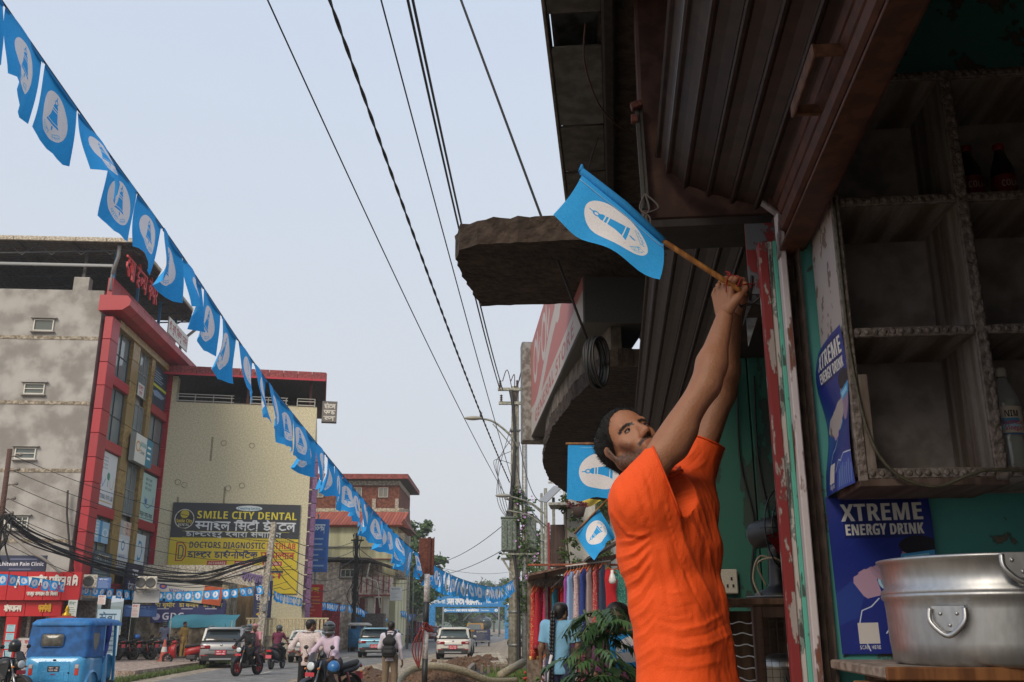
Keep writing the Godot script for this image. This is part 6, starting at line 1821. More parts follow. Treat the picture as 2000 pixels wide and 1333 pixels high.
	for k in 4:solo("pole_wire",MB.new(true).tube(sag(Vector3(-11.15,7.2-0.7*k,-70),Vector3(-8.15,6.0-0.5*k,-78),0.5,14),0.022,5).done(),bk,ORD[k]+" black wire from the top, dark pole to lamp post","wire","wires between the left poles")
	solo("wall_pipe",MB.new(true).tube([Vector3(-21.6,8.0,-46.7),Vector3(-21.5,6.9,-46.7),Vector3(-21.2,5.5,-46.7),Vector3(-20.75,4.0,-46.6)],0.05,7).done(),mat(col("3a3230"),0.8),"thin dark pipe leaning on the grey wall above red fascia","pipe")
	solo("wall_pipe",MB.new(true).tube(curve([Vector3(-22.7,5.65,-44),Vector3(-21.6,4.85,-44),Vector3(-21.0,4.55,-44),Vector3(-20.2,3.95,-44)],5),0.06,7).done(),mat(col("86807a"),0.7),"bent grey conduit above the Pain Clinic board","pipe")
	solo("wall_crack_wire",MB.new(true).tube([Vector3(-20.2,15.2,-59.7),Vector3(-19.0,10.4,-59.8),Vector3(-18.4,9.1,-59.85)],0.018,5).done(),mat(col("5b5648"),0.8),"slack wire hanging down the plain cream wall","wire")
# bunting
func bunting(called:String,label:String,pts:Array,w:float,h:float,gap:float,sd:int,group:="strings of blue bell flags")->void:
	var r:=RandomNumberGenerator.new()
	r.seed=sd
	var p:=curve(pts,12)
	var o:=thing(called,label,"bunting",Transform3D(),group)
	part("string",MB.new(true).tube(p,0.007,5).done(),mat(col("23282e"),0.8),o)
	var i:=0
	var acc:=0.0
	var line:=[0.0]
	for k in range(1,p.size()):line.append(line[-1]+p[k].distance_to(p[k-1]))
	var total:float=line[-1]
	var f:=func(s:float)->Vector3:
		var k:int=clampi(line.bsearch(s)-1,0,p.size()-2)
		return p[k].lerp(p[k+1],clampf((s-line[k])/(line[k+1]-line[k]),0,1))
	var n:=0
	while acc+w<total:
		var a:Vector3=f.call(acc)
		var b:Vector3=f.call(acc+w*r.randf_range(0.93,1.0))
		var along:=(b-a).normalized()
		var side:=along.cross(Vector3.UP).normalized()
		var wind:=r.randfn(0.0,0.17)
		var fall:=(Vector3(0,-1,0)+side*wind+Vector3(r.randfn(0,0.05),0,r.randfn(0,0.05))).normalized()*h*r.randf_range(0.92,1.06)
		var q:=8 if a.length()<24 else 5
		part("flag",cloth(a,b-a,fall,0.04*r.randf_range(0.4,1.9),sd*1000+n,0,q,q),flag_mat(),o)
		if a.length()<16:
			part("hem",MB.new().grid([[a+Vector3(0,0.006,0)+side*0.004,b+Vector3(0,0.006,0)+side*0.004],[a-Vector3(0,0.03,0)+side*0.007,b-Vector3(0,0.03,0)+side*0.007]]).done(),mat(col("1272ad"),0.85,"fine",6),o)
		acc+=w+(gap*r.randf_range(0.1,2.2) if r.randf()<0.8 else gap*4.0)
		n+=1
func build_bunting()->void:
	bunting("bell_bunting","long string of blue bell flags sweeping from top left to the electricity pole",[Vector3(-3.2,5.55,-3.7),Vector3(-3.12,5.3,-5.0),Vector3(-2.99,5.0,-6.35),Vector3(-2.87,4.74,-7.62),Vector3(-2.65,4.2,-9.82),Vector3(-2.38,3.72,-12.6),Vector3(-2.15,3.36,-15.0),Vector3(-1.83,3.0,-18.4),Vector3(-1.38,2.78,-23.0),Vector3(-0.76,2.8,-29.4),Vector3(-0.32,3.0,-34.0),Vector3(0.05,3.45,-39.2)],0.45,0.46,0.008,2)
	bunting("bell_bunting","string of blue bell flags across the red clinic fascia to concrete pole",[Vector3(-22.3,3.84,-41.6),Vector3(-21,3.72,-43),Vector3(-19.5,3.44,-45.6),Vector3(-17.6,3.3,-49),Vector3(-14.6,3.45,-50.0),Vector3(-13.0,3.72,-51.7)],0.4,0.45,0.04,3)
	bunting("bell_bunting","far string of blue bell flags before the pink house",[Vector3(-12.9,3.72,-51.8),Vector3(-12.9,3.4,-55.5),Vector3(-12.6,3.25,-62),Vector3(-11.8,3.12,-68),Vector3(-11.1,3.05,-70.6),Vector3(-10.8,2.66,-75),Vector3(-10.1,2.5,-80),Vector3(-9.3,2.95,-85),Vector3(-9.6,2.55,-94)],0.45,0.48,0.04,4)
# banner gates over the road, far helicopter
func build_gates()->void:
	var bl:=mat(col("1c76b4"),0.7,"fine",1)
	var cv:=Canvas.new(512,64,col("1c76b4"))
	deva(cv,"प्रथम राष्ट्रिय महाधिवेशन",116,50,32,col("d3d6da"),210,2.2)
	deva(cv,"राष्ट्रिय स्वतन्त्र पार्टी",26,44,18,col("c3ccd6"),74,1.8)
	deva(cv,"बैशाख चितवन",352,42,16,col("c3ccd6"),74,1.8)
	for x in [12,494]:
		cv.disc(Vector2(x,32),16 if x>100 else 12,22,col("d3d6da"))
		bell(cv,Vector2(x,32),13,col("1c76b4"),col("d3d6da"))
	cv.rect(106,14,2,36,col("c3ccd6")); cv.rect(340,14,2,36,col("c3ccd6"))
	var o:=thing("banner_arch","blue banner gate spanning the road, white lettering, bell discs","gate",mv(-5.9,0,-140))
	part("beam",bx(Vector3(0,5.1,-0.2),Vector3(11.8,1.5,0.35),0.02),bl,o)
	part("print",panel(11.7,1.45),print_mat(cv.tex(),0.6),o,mv(0,5.1,0.0))
	for s in [-1,1]:part("leg",bx(Vector3(s*5.4,2.2,-0.2),Vector3(1.0,4.35,0.5),0.02),mat(col("2a7db8"),0.7,"blotch",0.6),o)
	part("leg_figure",bx(Vector3(5.4,3.4,0.08),Vector3(0.5,1.2,0.03),0.01),mat(col("7a8a98"),0.7),o)
	o=thing("second_banner","narrower blue banner hung farther along under green road signs","banner",mv(-7.2,0,-175))
	part("beam",bx(Vector3(0,4.45,-0.1),Vector3(9.6,0.75,0.12),0.01),bl,o)
	part("print",panel(9.5,0.7),print_mat(cv.tex(),0.6),o,mv(0,4.45,0.0))
	for s in [-1,1]:part("post",MB.new(true).cyl(Vector3(s*4.9,0,-0.1),Vector3(s*4.9,6.2,-0.1),0.12,0.12,8).done(),mat(col("7d8184"),0.5),o)
	part("gantry",bx(Vector3(0,6.1,-0.2),Vector3(10,0.25,0.25)),mat(col("7d8184"),0.5),o)
	for k in 3:part("direction_sign",bx(Vector3(-2.7+k*2.7,5.4,-0.1),Vector3(1.3,0.9,0.06),0.02),mat(col("1f6e4c"),0.5),o)
	# helicopter at the end of the road
	var g:=mat(col("33372f"),0.6,"grime",0.4)
	o=thing("parked_helicopter","dark helicopter with drooping rotor blades at the far junction","helicopter",Transform3D(Basis(Vector3.UP,0.35),Vector3(-5.6,0,-185)))
	part("fuselage",MB.new(true).loft([oval(0.5,0.6,Vector3(0,2.0,3.0)),oval(1.2,1.1,Vector3(0,2.1,2.2)),oval(1.55,1.45,Vector3(0,2.3,0.8)),oval(1.5,1.45,Vector3(0,2.35,-1.2)),oval(0.7,0.8,Vector3(0,2.7,-3.2)),oval(0.3,0.35,Vector3(0,3.0,-7.5))]).done(),g,o)
	part("windscreen",MB.new(true).loft([oval(0.6,0.3,Vector3(0,2.6,3.0)),oval(1.2,0.62,Vector3(0,2.85,2.1))]).done(),dark_glass("3b464a"),o)
	part("tail_fin",bx(Vector3(0,3.9,-7.4),Vector3(0.15,1.8,0.9),0.05),g,o)
	part("mast",MB.new(true).cyl(Vector3(0,3.6,0),Vector3(0,4.7,0),0.35,0.2,12).done(),g,o)
	part("rotor_hub",MB.new(true).ball(Vector3(0,4.7,0),Vector3(0.6,0.25,0.6),12).done(),mat(col("8a6a3c"),0.6),o)
	for k in 4:
		var B:=Basis(Vector3.UP,TAU*k/4+0.5)
		var q:=[]
		for j in 7:q.append(B*Vector3(0.4+j*0.75,0,0)+Vector3(0,4.7-0.055*j*j,0))
		var bb:=MB.new(true)
		for j in 6:bb.bar(q[j],q[j+1],0.34,0.07)
		part("rotor_blade",bb.done(),mat(col("3c3f40"),0.5),o)
	for s in [-1,1]:
		part("skid",MB.new(true).tube([Vector3(s*1.3,0.1,2.4),Vector3(s*1.3,0.08,-2)],0.08,8).tube([Vector3(s*1.3,0.1,1),Vector3(s*0.8,1.2,1)],0.06,6).tube([Vector3(s*1.3,0.1,-1),Vector3(s*0.8,1.2,-1)],0.06,6).done(),g,o)
func oval(rx:float,ry:float,c:Vector3,n:=16)->PackedVector3Array:# ring in the xy plane, for lofts running towards -z
	var p:=PackedVector3Array()
	for j in n:
		var t:=-TAU*j/n
		p.append(c+Vector3(cos(t)*rx,sin(t)*ry,0))
	return p
# vehicles (front towards -z, origin on the ground)
func rrect(w:float,y0:float,y1:float,z:float,r:float,n:=4)->PackedVector3Array:# rounded rectangle across the car
	var p:=PackedVector3Array()
	var cs:=[[w-r,y0+r,-PI/2],[w-r,y1-r,0.0],[-w+r,y1-r,PI/2],[-w+r,y0+r,PI]]
	for c in cs:
		for k in n+1:
			var t:float=c[2]+PI/2*k/n
			p.append(Vector3(c[0]+cos(t)*r,c[1]+sin(t)*r,z))
	p.reverse()
	return p
func plan_ring(x:float,z0:float,z1:float,y:float,r:float,n:=4)->PackedVector3Array:# rounded rectangle seen from above
	var p:=PackedVector3Array()
	var cs:=[[x-r,z1-r,0.0],[-x+r,z1-r,PI/2],[-x+r,z0+r,PI],[x-r,z0+r,PI*1.5]]
	for c in cs:
		for k in n+1:
			var t:float=c[2]+PI/2*k/n
			p.append(Vector3(c[0]+cos(t)*r,y,c[1]+sin(t)*r))
	return p
func plate_print(s:String,bg:Color)->StandardMaterial3D:
	var key:="plate"+s
	if MC.has(key):return MC[key]
	var cv:=Canvas.new(96,40,bg)
	deva(cv,["बा प्र","ना भन"][s.length()%2],8,17,10,col("dcc8c8"),78,2.0)
	deva(cv,"पटल सह",8,35,10,col("dcc8c8"),78,2.0)
	MC[key]=print_mat(cv.tex(),0.5)
	return MC[key]
func wheel(o:Node3D,p:Vector3,r:float,w:float,rim:Material,spokes:=5)->Node3D:
	var h:=w/2
	var X:=Transform3D(Basis(Vector3.BACK,-PI/2),Vector3.ZERO)
	var t:=part("wheel",MB.new(true).lathe([Vector2(r*0.62,-h*0.8),Vector2(r*0.8,-h),Vector2(r*0.95,-h*0.85),Vector2(r,-h*0.5),Vector2(r,h*0.5),Vector2(r*0.95,h*0.85),Vector2(r*0.8,h),Vector2(r*0.62,h*0.8),Vector2(r*0.62,-h*0.8)],28,X).done(),mat(col("1d1c1c"),0.85,"grime",2),o,Transform3D(Basis(),p))
	var b:=MB.new(true)
	b.lathe([Vector2(r*0.56,-h*0.6),Vector2(r*0.64,-h*0.75),Vector2(r*0.64,h*0.75),Vector2(r*0.56,h*0.6),Vector2(r*0.56,-h*0.6)],24,X)
	b.lathe([Vector2(0,-h*0.6),Vector2(r*0.16,-h*0.5),Vector2(r*0.16,h*0.5),Vector2(0,h*0.6)],12,X)
	for k in spokes:
		var d:=Vector3(0,cos(TAU*k/spokes),sin(TAU*k/spokes))
		b.bar(d*r*0.12,d*r*0.58,minf(w*0.5,0.07),r*0.13,Vector3.RIGHT)
	part("rim",b.done(),rim,t)
	if spokes>4 and w>0.15:part("brake_disc",MB.new(true).lathe([Vector2(0,-0.02),Vector2(r*0.5,-0.02),Vector2(r*0.5,0.02),Vector2(0,0.02)],16,X).done(),mat(col("2c2b2b"),0.7),t)
	return t
func car(called:String,label:String,X:Transform3D,L:float,W:float,H:float,paint:Material,o_:={})->Node3D:
	var o:=thing(called,label,"car",X,"cars on the road")
	var b:=MB.new(true)
	var w:=W/2
	var hl:=L/2
	var by:float=o_.get("belt",1.04)
	b.loft([rrect(w*0.84,0.5,by-0.12,hl,0.14),rrect(w*0.95,0.36,by-0.02,hl-0.07,0.16),rrect(w,0.3,by+0.02,hl-0.35,0.14),rrect(w,0.27,by+0.02,hl-1.2,0.12),rrect(w,0.27,by,0.0,0.12),rrect(w,0.28,by-0.03,-hl+1.35,0.14),rrect(w*0.98,0.3,by-0.12,-hl+0.6,0.16),rrect(w*0.92,0.36,by-0.24,-hl+0.15,0.16),rrect(w*0.76,0.46,by-0.36,-hl,0.14)])
	part("body",b.done(),paint,o)
	var g:=MB.new(true)
	var zr:=hl-0.12
	g.loft([plan_ring(w*0.93,-hl+1.1,zr,by-0.05,0.2),plan_ring(w*0.9,-hl+1.35,zr-0.05,by+0.12,0.2),plan_ring(w*0.8,-hl+1.95,zr-0.34,H-0.1,0.2)])
	var gm:Material=dark_glass(o_.get("glass","2b3236"))
	part("glazing",g.done(),gm,o)
	part("roof",MB.new(true).loft([plan_ring(w*0.82,-hl+1.88,zr-0.26,H-0.13,0.2),plan_ring(w*0.8,-hl+1.95,zr-0.22,H-0.05,0.2),plan_ring(w*0.7,-hl+2.1,zr-0.36,H-0.005,0.2)],false,true).done(),paint,o)
	for s in [-1.0,1.0]:
		part("rear_pillar",MB.new().bar(Vector3(s*w*0.86,by,zr-0.16),Vector3(s*w*0.775,H-0.08,zr-0.4),0.13,0.16,Vector3.UP,0.02).done(),o_.get("pillar",paint),o)
		part("front_pillar",MB.new().bar(Vector3(s*w*0.92,by-0.04,-hl+1.2),Vector3(s*w*0.8,H-0.1,-hl+2.0),0.06,0.08).done(),paint,o)
		part("door_pillar",MB.new().bar(Vector3(s*w*0.925,by,0.1),Vector3(s*w*0.815,H-0.1,0.12),0.05,0.09).done(),mat(col("18191a"),0.4),o)
		part("roof_rail",MB.new(true).tube([Vector3(s*w*0.72,H-0.04,zr-0.5),Vector3(s*w*0.74,H+0.03,zr-0.7),Vector3(s*w*0.74,H+0.03,-hl+2.3),Vector3(s*w*0.72,H-0.04,-hl+2.1)],0.022,6).done(),mat(col("7d8082"),0.4,"",1,{"metal":0.6}),o)
		part("side_mirror",MB.new(true).ball(Vector3(s*(w+0.1),by+0.08,-hl+1.55),Vector3(0.11,0.08,0.06),10).done(),paint,o)
		part("sill_cladding",bx(Vector3(s*(w-0.015),0.36,0.0),Vector3(0.06,0.2,L-1.5),0.02),mat(col("202122"),0.7),o)
		for z in [hl-0.85,-hl+0.85]:
			part("wheel_arch",MB.new(true).lathe([Vector2(0.3,-0.02),Vector2(0.4,-0.02),Vector2(0.41,0.012),Vector2(0.38,0.025),Vector2(0,0.02)],24,Transform3D(Basis(Vector3.BACK,-PI/2*s),Vector3(s*(w-0.02),0.36,z))).done(),mat(col("151515"),0.8),o)
			wheel(o,Vector3(s*(w-0.07),0.34,z),0.34,0.22,o_.get("rim",mat(col("7d7f80"),0.35,"",1,{"metal":0.7})))
		for z in [0.55,-0.5]:part("door_handle",bx(Vector3(s*(w+0.01),by-0.1,z),Vector3(0.03,0.03,0.2),0.008),o_.get("handle",paint),o)
		part("door_gap",MB.new().box(Vector3(s*(w+0.001),by-0.38,0.12),Vector3(0.008,0.62,0.012)).box(Vector3(s*(w+0.001),by-0.38,-0.95),Vector3(0.008,0.62,0.012)).box(Vector3(s*(w+0.001),by-0.3,1.0),Vector3(0.008,0.45,0.012)).done(),mat(col("191919"),0.8),o)
		var tl:=part("tail_light",bx(Vector3(s*w*0.72,by-0.2+o_.get("lamp",0.0),hl-0.02),Vector3(0.42,0.14,0.12),0.03),mat(col("7c1216"),0.15),o)
		part("lens",bx(Vector3(s*w*0.82,by-0.2+o_.get("lamp",0.0),hl+0.025),Vector3(0.16,0.05,0.05),0.01),mat(col("b9a8a6"),0.15),tl)
		part("reflector",bx(Vector3(s*w*0.74,0.5,hl-0.0),Vector3(0.3,0.05,0.06),0.01),mat(col("8f1a1c"),0.2),o)
		part("headlight",bx(Vector3(s*w*0.7,by-0.36,-hl+0.07),Vector3(0.4,0.14,0.2),0.04),mat(col("a9b0b4"),0.1),o)
	part("rear_bumper",bx(Vector3(0,0.4,hl-0.03),Vector3(W*0.86,0.26,0.16),0.05),mat(col("1f2021"),0.7,"fine",1),o)
	part("skid_plate",bx(Vector3(0,0.36,hl+0.045),Vector3(W*0.5,0.08,0.05),0.02),mat(col("8d8f90"),0.4,"",1,{"metal":0.5}),o)
	part("tailgate_trim",bx(Vector3(0,by-0.2+o_.get("trim",-0.1),hl+0.012),Vector3(W*0.56,0.045,0.05),0.012),o_.get("trim_mat",mat(col("9c9ea0"),0.25,"",1,{"metal":0.7})),o)
	part("tailgate_gap",MB.new().box(Vector3(0,0.56,hl-0.005),Vector3(W*0.7,0.014,0.09)).done(),mat(col("161616"),0.8),o)
	part("spoiler",bx(Vector3(0,H-0.08,zr-0.22),Vector3(W*0.68,0.05,0.2),0.02),o_.get("pillar",paint),o)
	part("number_plate",bx(Vector3(0,by-0.42,hl+0.035),Vector3(0.44,0.2,0.02),0.004),plate_print(called,col("a02438")),o)
	part("plate_print",panel(0.43,0.19),plate_print(called,col("a02438")),o,mv(0,by-0.42,hl+0.049))
	part("badge",MB.new(true).ball(Vector3(0,by-0.12,hl-0.0),Vector3(0.06,0.045,0.03),10).done(),mat(col("a9abac"),0.25,"",1,{"metal":0.8}),o)
	part("wiper",MB.new().bar(Vector3(0.02,by+0.06,zr+0.05),Vector3(-0.36,by+0.12,zr-0.0),0.02,0.02).done(),mat(col("141414"),0.7),o)
	part("windscreen_frame",MB.new().bar(Vector3(-w*0.86,by+0.02,zr-0.0),Vector3(w*0.86,by+0.02,zr-0.0),0.06,0.06).done(),mat(col("17181a"),0.5),o)
	part("aerial",MB.new(true).cyl(Vector3(0,H,zr-0.6),Vector3(0,H+0.14,zr-0.5),0.012,0.006,6).done(),mat(col("1b1b1b"),0.6),o)
	return o
func paint(c:String,metal:=0.0)->StandardMaterial3D:
	return mat(col(c),0.35,"fine",0.6,{"metal":metal,"coat":0.6})
func motorbike(called:String,label:String,X:Transform3D,c:Material,rim:Material,group:="",plain:=false)->Node3D:
	var o:=thing(called,label,"motorcycle",X,group)
	var bk:=mat(col("1a1a1b"),0.5,"fine",2)
	var st:=mat(col("8a8c8e"),0.3,"",1,{"metal":0.8})
	wheel(o,Vector3(0,0.31,-0.66),0.31,0.11,rim,6)
	wheel(o,Vector3(0,0.31,0.66),0.31,0.13,rim,6)
	part("frame",MB.new(true).tube([Vector3(0,0.9,-0.38),Vector3(0,0.5,-0.3),Vector3(0,0.32,0.05),Vector3(0,0.36,0.4)],0.035,8).tube([Vector3(0,0.85,-0.35),Vector3(0,0.72,0.1),Vector3(0,0.78,0.75)],0.03,8).done(),bk,o)
	part("engine",MB.new().box(Vector3(0,0.43,-0.02),Vector3(0.28,0.3,0.36),Basis(),0.05).box(Vector3(0,0.62,-0.16),Vector3(0.2,0.2,0.18),Basis(Vector3.RIGHT,0.4),0.03).done(),mat(col("4d4d4f"),0.5,"grime",2,{"metal":0.4}),o)
	part("swing_arm",MB.new().bar(Vector3(0.1,0.36,0.15),Vector3(0.1,0.31,0.68),0.04,0.06).bar(Vector3(-0.1,0.36,0.15),Vector3(-0.1,0.31,0.68),0.04,0.06).done(),bk,o)
	for s in [-1.0,1.0]:
		part("fork",MB.new(true).cyl(Vector3(s*0.1,0.31,-0.66),Vector3(s*0.1,0.7,-0.5),0.03,0.026,8).cyl(Vector3(s*0.1,0.66,-0.515),Vector3(s*0.1,0.96,-0.4),0.02,0.02,8).done(),st,o)
		part("mirror",MB.new(true).tube([Vector3(s*0.24,1.02,-0.36),Vector3(s*0.32,1.16,-0.4),Vector3(s*0.34,1.2,-0.38)],0.008,5).ball(Vector3(s*0.35,1.23,-0.37),Vector3(0.065,0.045,0.02),10).done(),bk,o)
		part("indicator",MB.new(true).ball(Vector3(s*0.17,0.82,-0.55),Vector3(0.03,0.025,0.04),8).ball(Vector3(s*0.15,0.72,0.85),Vector3(0.03,0.025,0.04),8).done(),mat(col("b06a2c"),0.3),o)
		part("grip",MB.new(true).cyl(Vector3(s*0.26,1.0,-0.3),Vector3(s*0.38,0.99,-0.25),0.019,0.019,8).done(),bk,o)
		part("foot_peg",MB.new(true).cyl(Vector3(s*0.12,0.34,0.12),Vector3(s*0.28,0.34,0.12),0.018,0.018,6).done(),st,o)
		part("shock",MB.new(true).cyl(Vector3(s*0.12,0.36,0.55),Vector3(s*0.12,0.72,0.42),0.035,0.03,8).done(),mat(col("6d3030"),0.5),o)
	part("front_fender",MB.new(true).grid(range(7).map(func(i):return [-0.07,-0.05,0.05,0.07].map(func(x):return Vector3(x,0.31+0.345*sin(0.5+i*0.33)-(0.03 if absf(x)>0.06 else 0.0),-0.66-0.345*cos(0.5+i*0.33))))).done(),c,o)
	part("rear_fender",MB.new(true).grid(range(7).map(func(i):return [-0.09,-0.06,0.06,0.09].map(func(x):return Vector3(x,0.33+0.37*sin(0.15+i*0.3)-(0.03 if absf(x)>0.07 else 0.0),0.66+0.37*cos(0.15+i*0.3))))).done(),bk,o)
	part("tank",MB.new(true).loft([oval(0.06,0.06,Vector3(0,0.82,0.12)),oval(0.11,0.09,Vector3(0,0.84,0.06)),oval(0.17,0.13,Vector3(0,0.87,-0.12)),oval(0.165,0.12,Vector3(0,0.88,-0.28)),oval(0.08,0.07,Vector3(0,0.88,-0.4))]).done(),c,o)
	part("seat",MB.new(true).loft([oval(0.08,0.05,Vector3(0,0.92,0.86)),oval(0.13,0.06,Vector3(0,0.88,0.7)),oval(0.13,0.06,Vector3(0,0.83,0.4)),oval(0.11,0.06,Vector3(0,0.81,0.15)),oval(0.06,0.05,Vector3(0,0.82,0.04))]).done(),mat(col("1f1e1e"),0.75,"fine",3),o)
	part("tail",MB.new(true).loft([oval(0.05,0.04,Vector3(0,0.86,0.98)),oval(0.11,0.07,Vector3(0,0.8,0.8)),oval(0.12,0.09,Vector3(0,0.72,0.35))]).done(),c,o)
	part("tail_light",bx(Vector3(0,0.83,0.97),Vector3(0.14,0.06,0.05),0.015),mat(col("8f1418"),0.2),o)
	part("rear_plate",bx(Vector3(0,0.64,0.96),Vector3(0.2,0.16,0.01),0.003),mat(col("b8404c"),0.5,"fine",4),o)
	part("exhaust",MB.new(true).tube(curve([Vector3(0.08,0.55,-0.26),Vector3(0.14,0.3,-0.2),Vector3(0.16,0.26,0.1),Vector3(0.17,0.34,0.5),Vector3(0.18,0.42,0.86)],4),[0.022,0.022,0.022,0.022,0.022,0.022,0.022,0.022,0.024,0.035,0.05,0.055,0.055,0.055,0.055,0.05,0.045],10).done(),mat(col("4a4a4c"),0.4,"",1,{"metal":0.7}),o)
	part("handlebar",MB.new(true).tube([Vector3(-0.36,1.0,-0.26),Vector3(-0.2,1.02,-0.36),Vector3(0,0.98,-0.4),Vector3(0.2,1.02,-0.36),Vector3(0.36,1.0,-0.26)],0.014,7).done(),bk,o)
	var hl:=part("headlight",MB.new(true).loft([oval(0.06,0.06,Vector3(0,0.88,-0.44)),oval(0.12,0.11,Vector3(0,0.88,-0.54)),oval(0.11,0.1,Vector3(0,0.87,-0.6))]).done(),c,o)
	part("lens",MB.new(true).ball(Vector3(0,0.87,-0.6),Vector3(0.1,0.085,0.03),14).done(),mat(col("b9c0c4"),0.1),hl)
	part("screen",MB.new(true).grid([[Vector3(-0.13,0.96,-0.58),Vector3(0,0.97,-0.62),Vector3(0.13,0.96,-0.58)],[Vector3(-0.1,1.12,-0.5),Vector3(0,1.14,-0.53),Vector3(0.1,1.12,-0.5)]]).done(),mat(col("2d2b2d"),0.2),o)
	part("front_plate",bx(Vector3(0,0.71,-0.62),Vector3(0.24,0.08,0.01),0.003),mat(col("a8323c"),0.5,"fine",4),o)
	for s in [-1.0,1.0]:part("tank_shroud",MB.new().prism(PackedVector2Array([Vector2(0.42,0.92),Vector2(0.2,0.86),Vector2(0.16,0.72),Vector2(0.36,0.62),Vector2(0.4,0.76)]),0.02,Transform3D(Basis(Vector3.UP,PI/2),Vector3(s*0.17-0.01,0,0))).done(),c,o)
	return o
func scooter(called:String,label:String,X:Transform3D,c:Material,group:="")->Node3D:
	var o:=thing(called,label,"scooter",X,group)
	var bk:=mat(col("1b1b1c"),0.6,"fine",2)
	var st:=mat(col("77797b"),0.35,"",1,{"metal":0.7})
	wheel(o,Vector3(0,0.24,-0.62),0.24,0.1,st,6)
	wheel(o,Vector3(0,0.24,0.6),0.24,0.11,st,6)
	part("rear_body",MB.new(true).loft([oval(0.08,0.1,Vector3(0,0.74,0.95)),oval(0.17,0.17,Vector3(0,0.64,0.75)),oval(0.18,0.2,Vector3(0,0.56,0.4)),oval(0.15,0.19,Vector3(0,0.5,0.12))]).done(),c,o)
	part("seat",MB.new(true).loft([oval(0.1,0.05,Vector3(0,0.84,0.86)),oval(0.15,0.06,Vector3(0,0.8,0.5)),oval(0.13,0.06,Vector3(0,0.76,0.1))]).done(),mat(col("201f1f"),0.75,"fine",3),o)
	part("floorboard",bx(Vector3(0,0.3,-0.12),Vector3(0.3,0.07,0.5),0.02),bk,o)
	part("leg_shield",MB.new(true).loft([plan_ring(0.16,-0.36,-0.24,0.26,0.05),plan_ring(0.22,-0.42,-0.3,0.6,0.05),plan_ring(0.16,-0.4,-0.28,0.86,0.05)]).done(),c,o)
	part("front_apron",MB.new(true).loft([oval(0.05,0.12,Vector3(0,0.62,-0.62)),oval(0.15,0.24,Vector3(0,0.6,-0.48)),oval(0.2,0.3,Vector3(0,0.58,-0.38))].map(func(r):var q=r.duplicate(); q.reverse(); return q)).done(),c,o)
	part("front_fender",MB.new(true).grid(range(7).map(func(i):return [-0.08,-0.05,0.05,0.08].map(func(x):return Vector3(x,0.24+0.28*sin(0.3+i*0.4)-(0.03 if absf(x)>0.06 else 0.0),-0.62-0.28*cos(0.3+i*0.4))))).done(),c,o)
	part("steering_head",MB.new(true).loft([oval(0.06,0.05,Vector3(0,0.95,-0.24)),oval(0.17,0.08,Vector3(0,0.96,-0.34)),oval(0.1,0.07,Vector3(0,0.95,-0.46))]).done(),c,o)
	part("headlight",MB.new(true).ball(Vector3(0,0.95,-0.45),Vector3(0.09,0.06,0.03),12).done(),mat(col("b9c0c4"),0.1),o)
	part("handlebar",MB.new(true).tube([Vector3(-0.34,0.98,-0.2),Vector3(0,0.98,-0.32),Vector3(0.34,0.98,-0.2)],0.016,7).done(),bk,o)
	for s in [-1.0,1.0]:part("mirror",MB.new(true).tube([Vector3(s*0.2,1.0,-0.28),Vector3(s*0.28,1.16,-0.3)],0.008,5).ball(Vector3(s*0.29,1.19,-0.29),Vector3(0.06,0.045,0.02),10).done(),bk,o)
	part("fork",MB.new(true).cyl(Vector3(0.08,0.24,-0.62),Vector3(0.05,0.7,-0.42),0.025,0.025,8).cyl(Vector3(-0.08,0.24,-0.62),Vector3(-0.05,0.7,-0.42),0.025,0.025,8).done(),st,o)
	part("engine",bx(Vector3(-0.1,0.3,0.4),Vector3(0.16,0.2,0.44),0.05),mat(col("3c3c3e"),0.5,"grime",2),o)
	part("exhaust",MB.new(true).cyl(Vector3(0.15,0.28,0.3),Vector3(0.17,0.34,0.88),0.05,0.06,10).done(),mat(col("2f2f31"),0.5),o)
	part("tail_light",bx(Vector3(0,0.72,0.93),Vector3(0.22,0.09,0.06),0.02),mat(col("b3161a"),0.2),o)
	part("rear_plate",bx(Vector3(0,0.5,0.95),Vector3(0.24,0.13,0.01),0.003),mat(col("c0525c"),0.5,"fine",4),o)
	part("stand",MB.new(true).cyl(Vector3(-0.1,0.26,0.1),Vector3(-0.26,0.02,0.18),0.014,0.014,6).done(),st,o)
	return o
func helmet(label:String,X:Transform3D,c:Material,visor:=true)->void:
	var o:=thing("helmet",label,"helmet",X,"motorcycle helmets")
	part("shell",MB.new(true).ball(Vector3(0,0.13,0),Vector3(0.125,0.135,0.15),20).done(),c,o)
	part("rim",MB.new(true).lathe([Vector2(0.1,0.0),Vector2(0.118,0.02),Vector2(0.122,0.08)],18).done(),mat(col("141414"),0.6),o)
	if visor:part("visor",MB.new(true).ball(Vector3(0,0.13,-0.02),Vector3(0.128,0.06,0.145),16).done(),mat(col("15181a"),0.08),o)
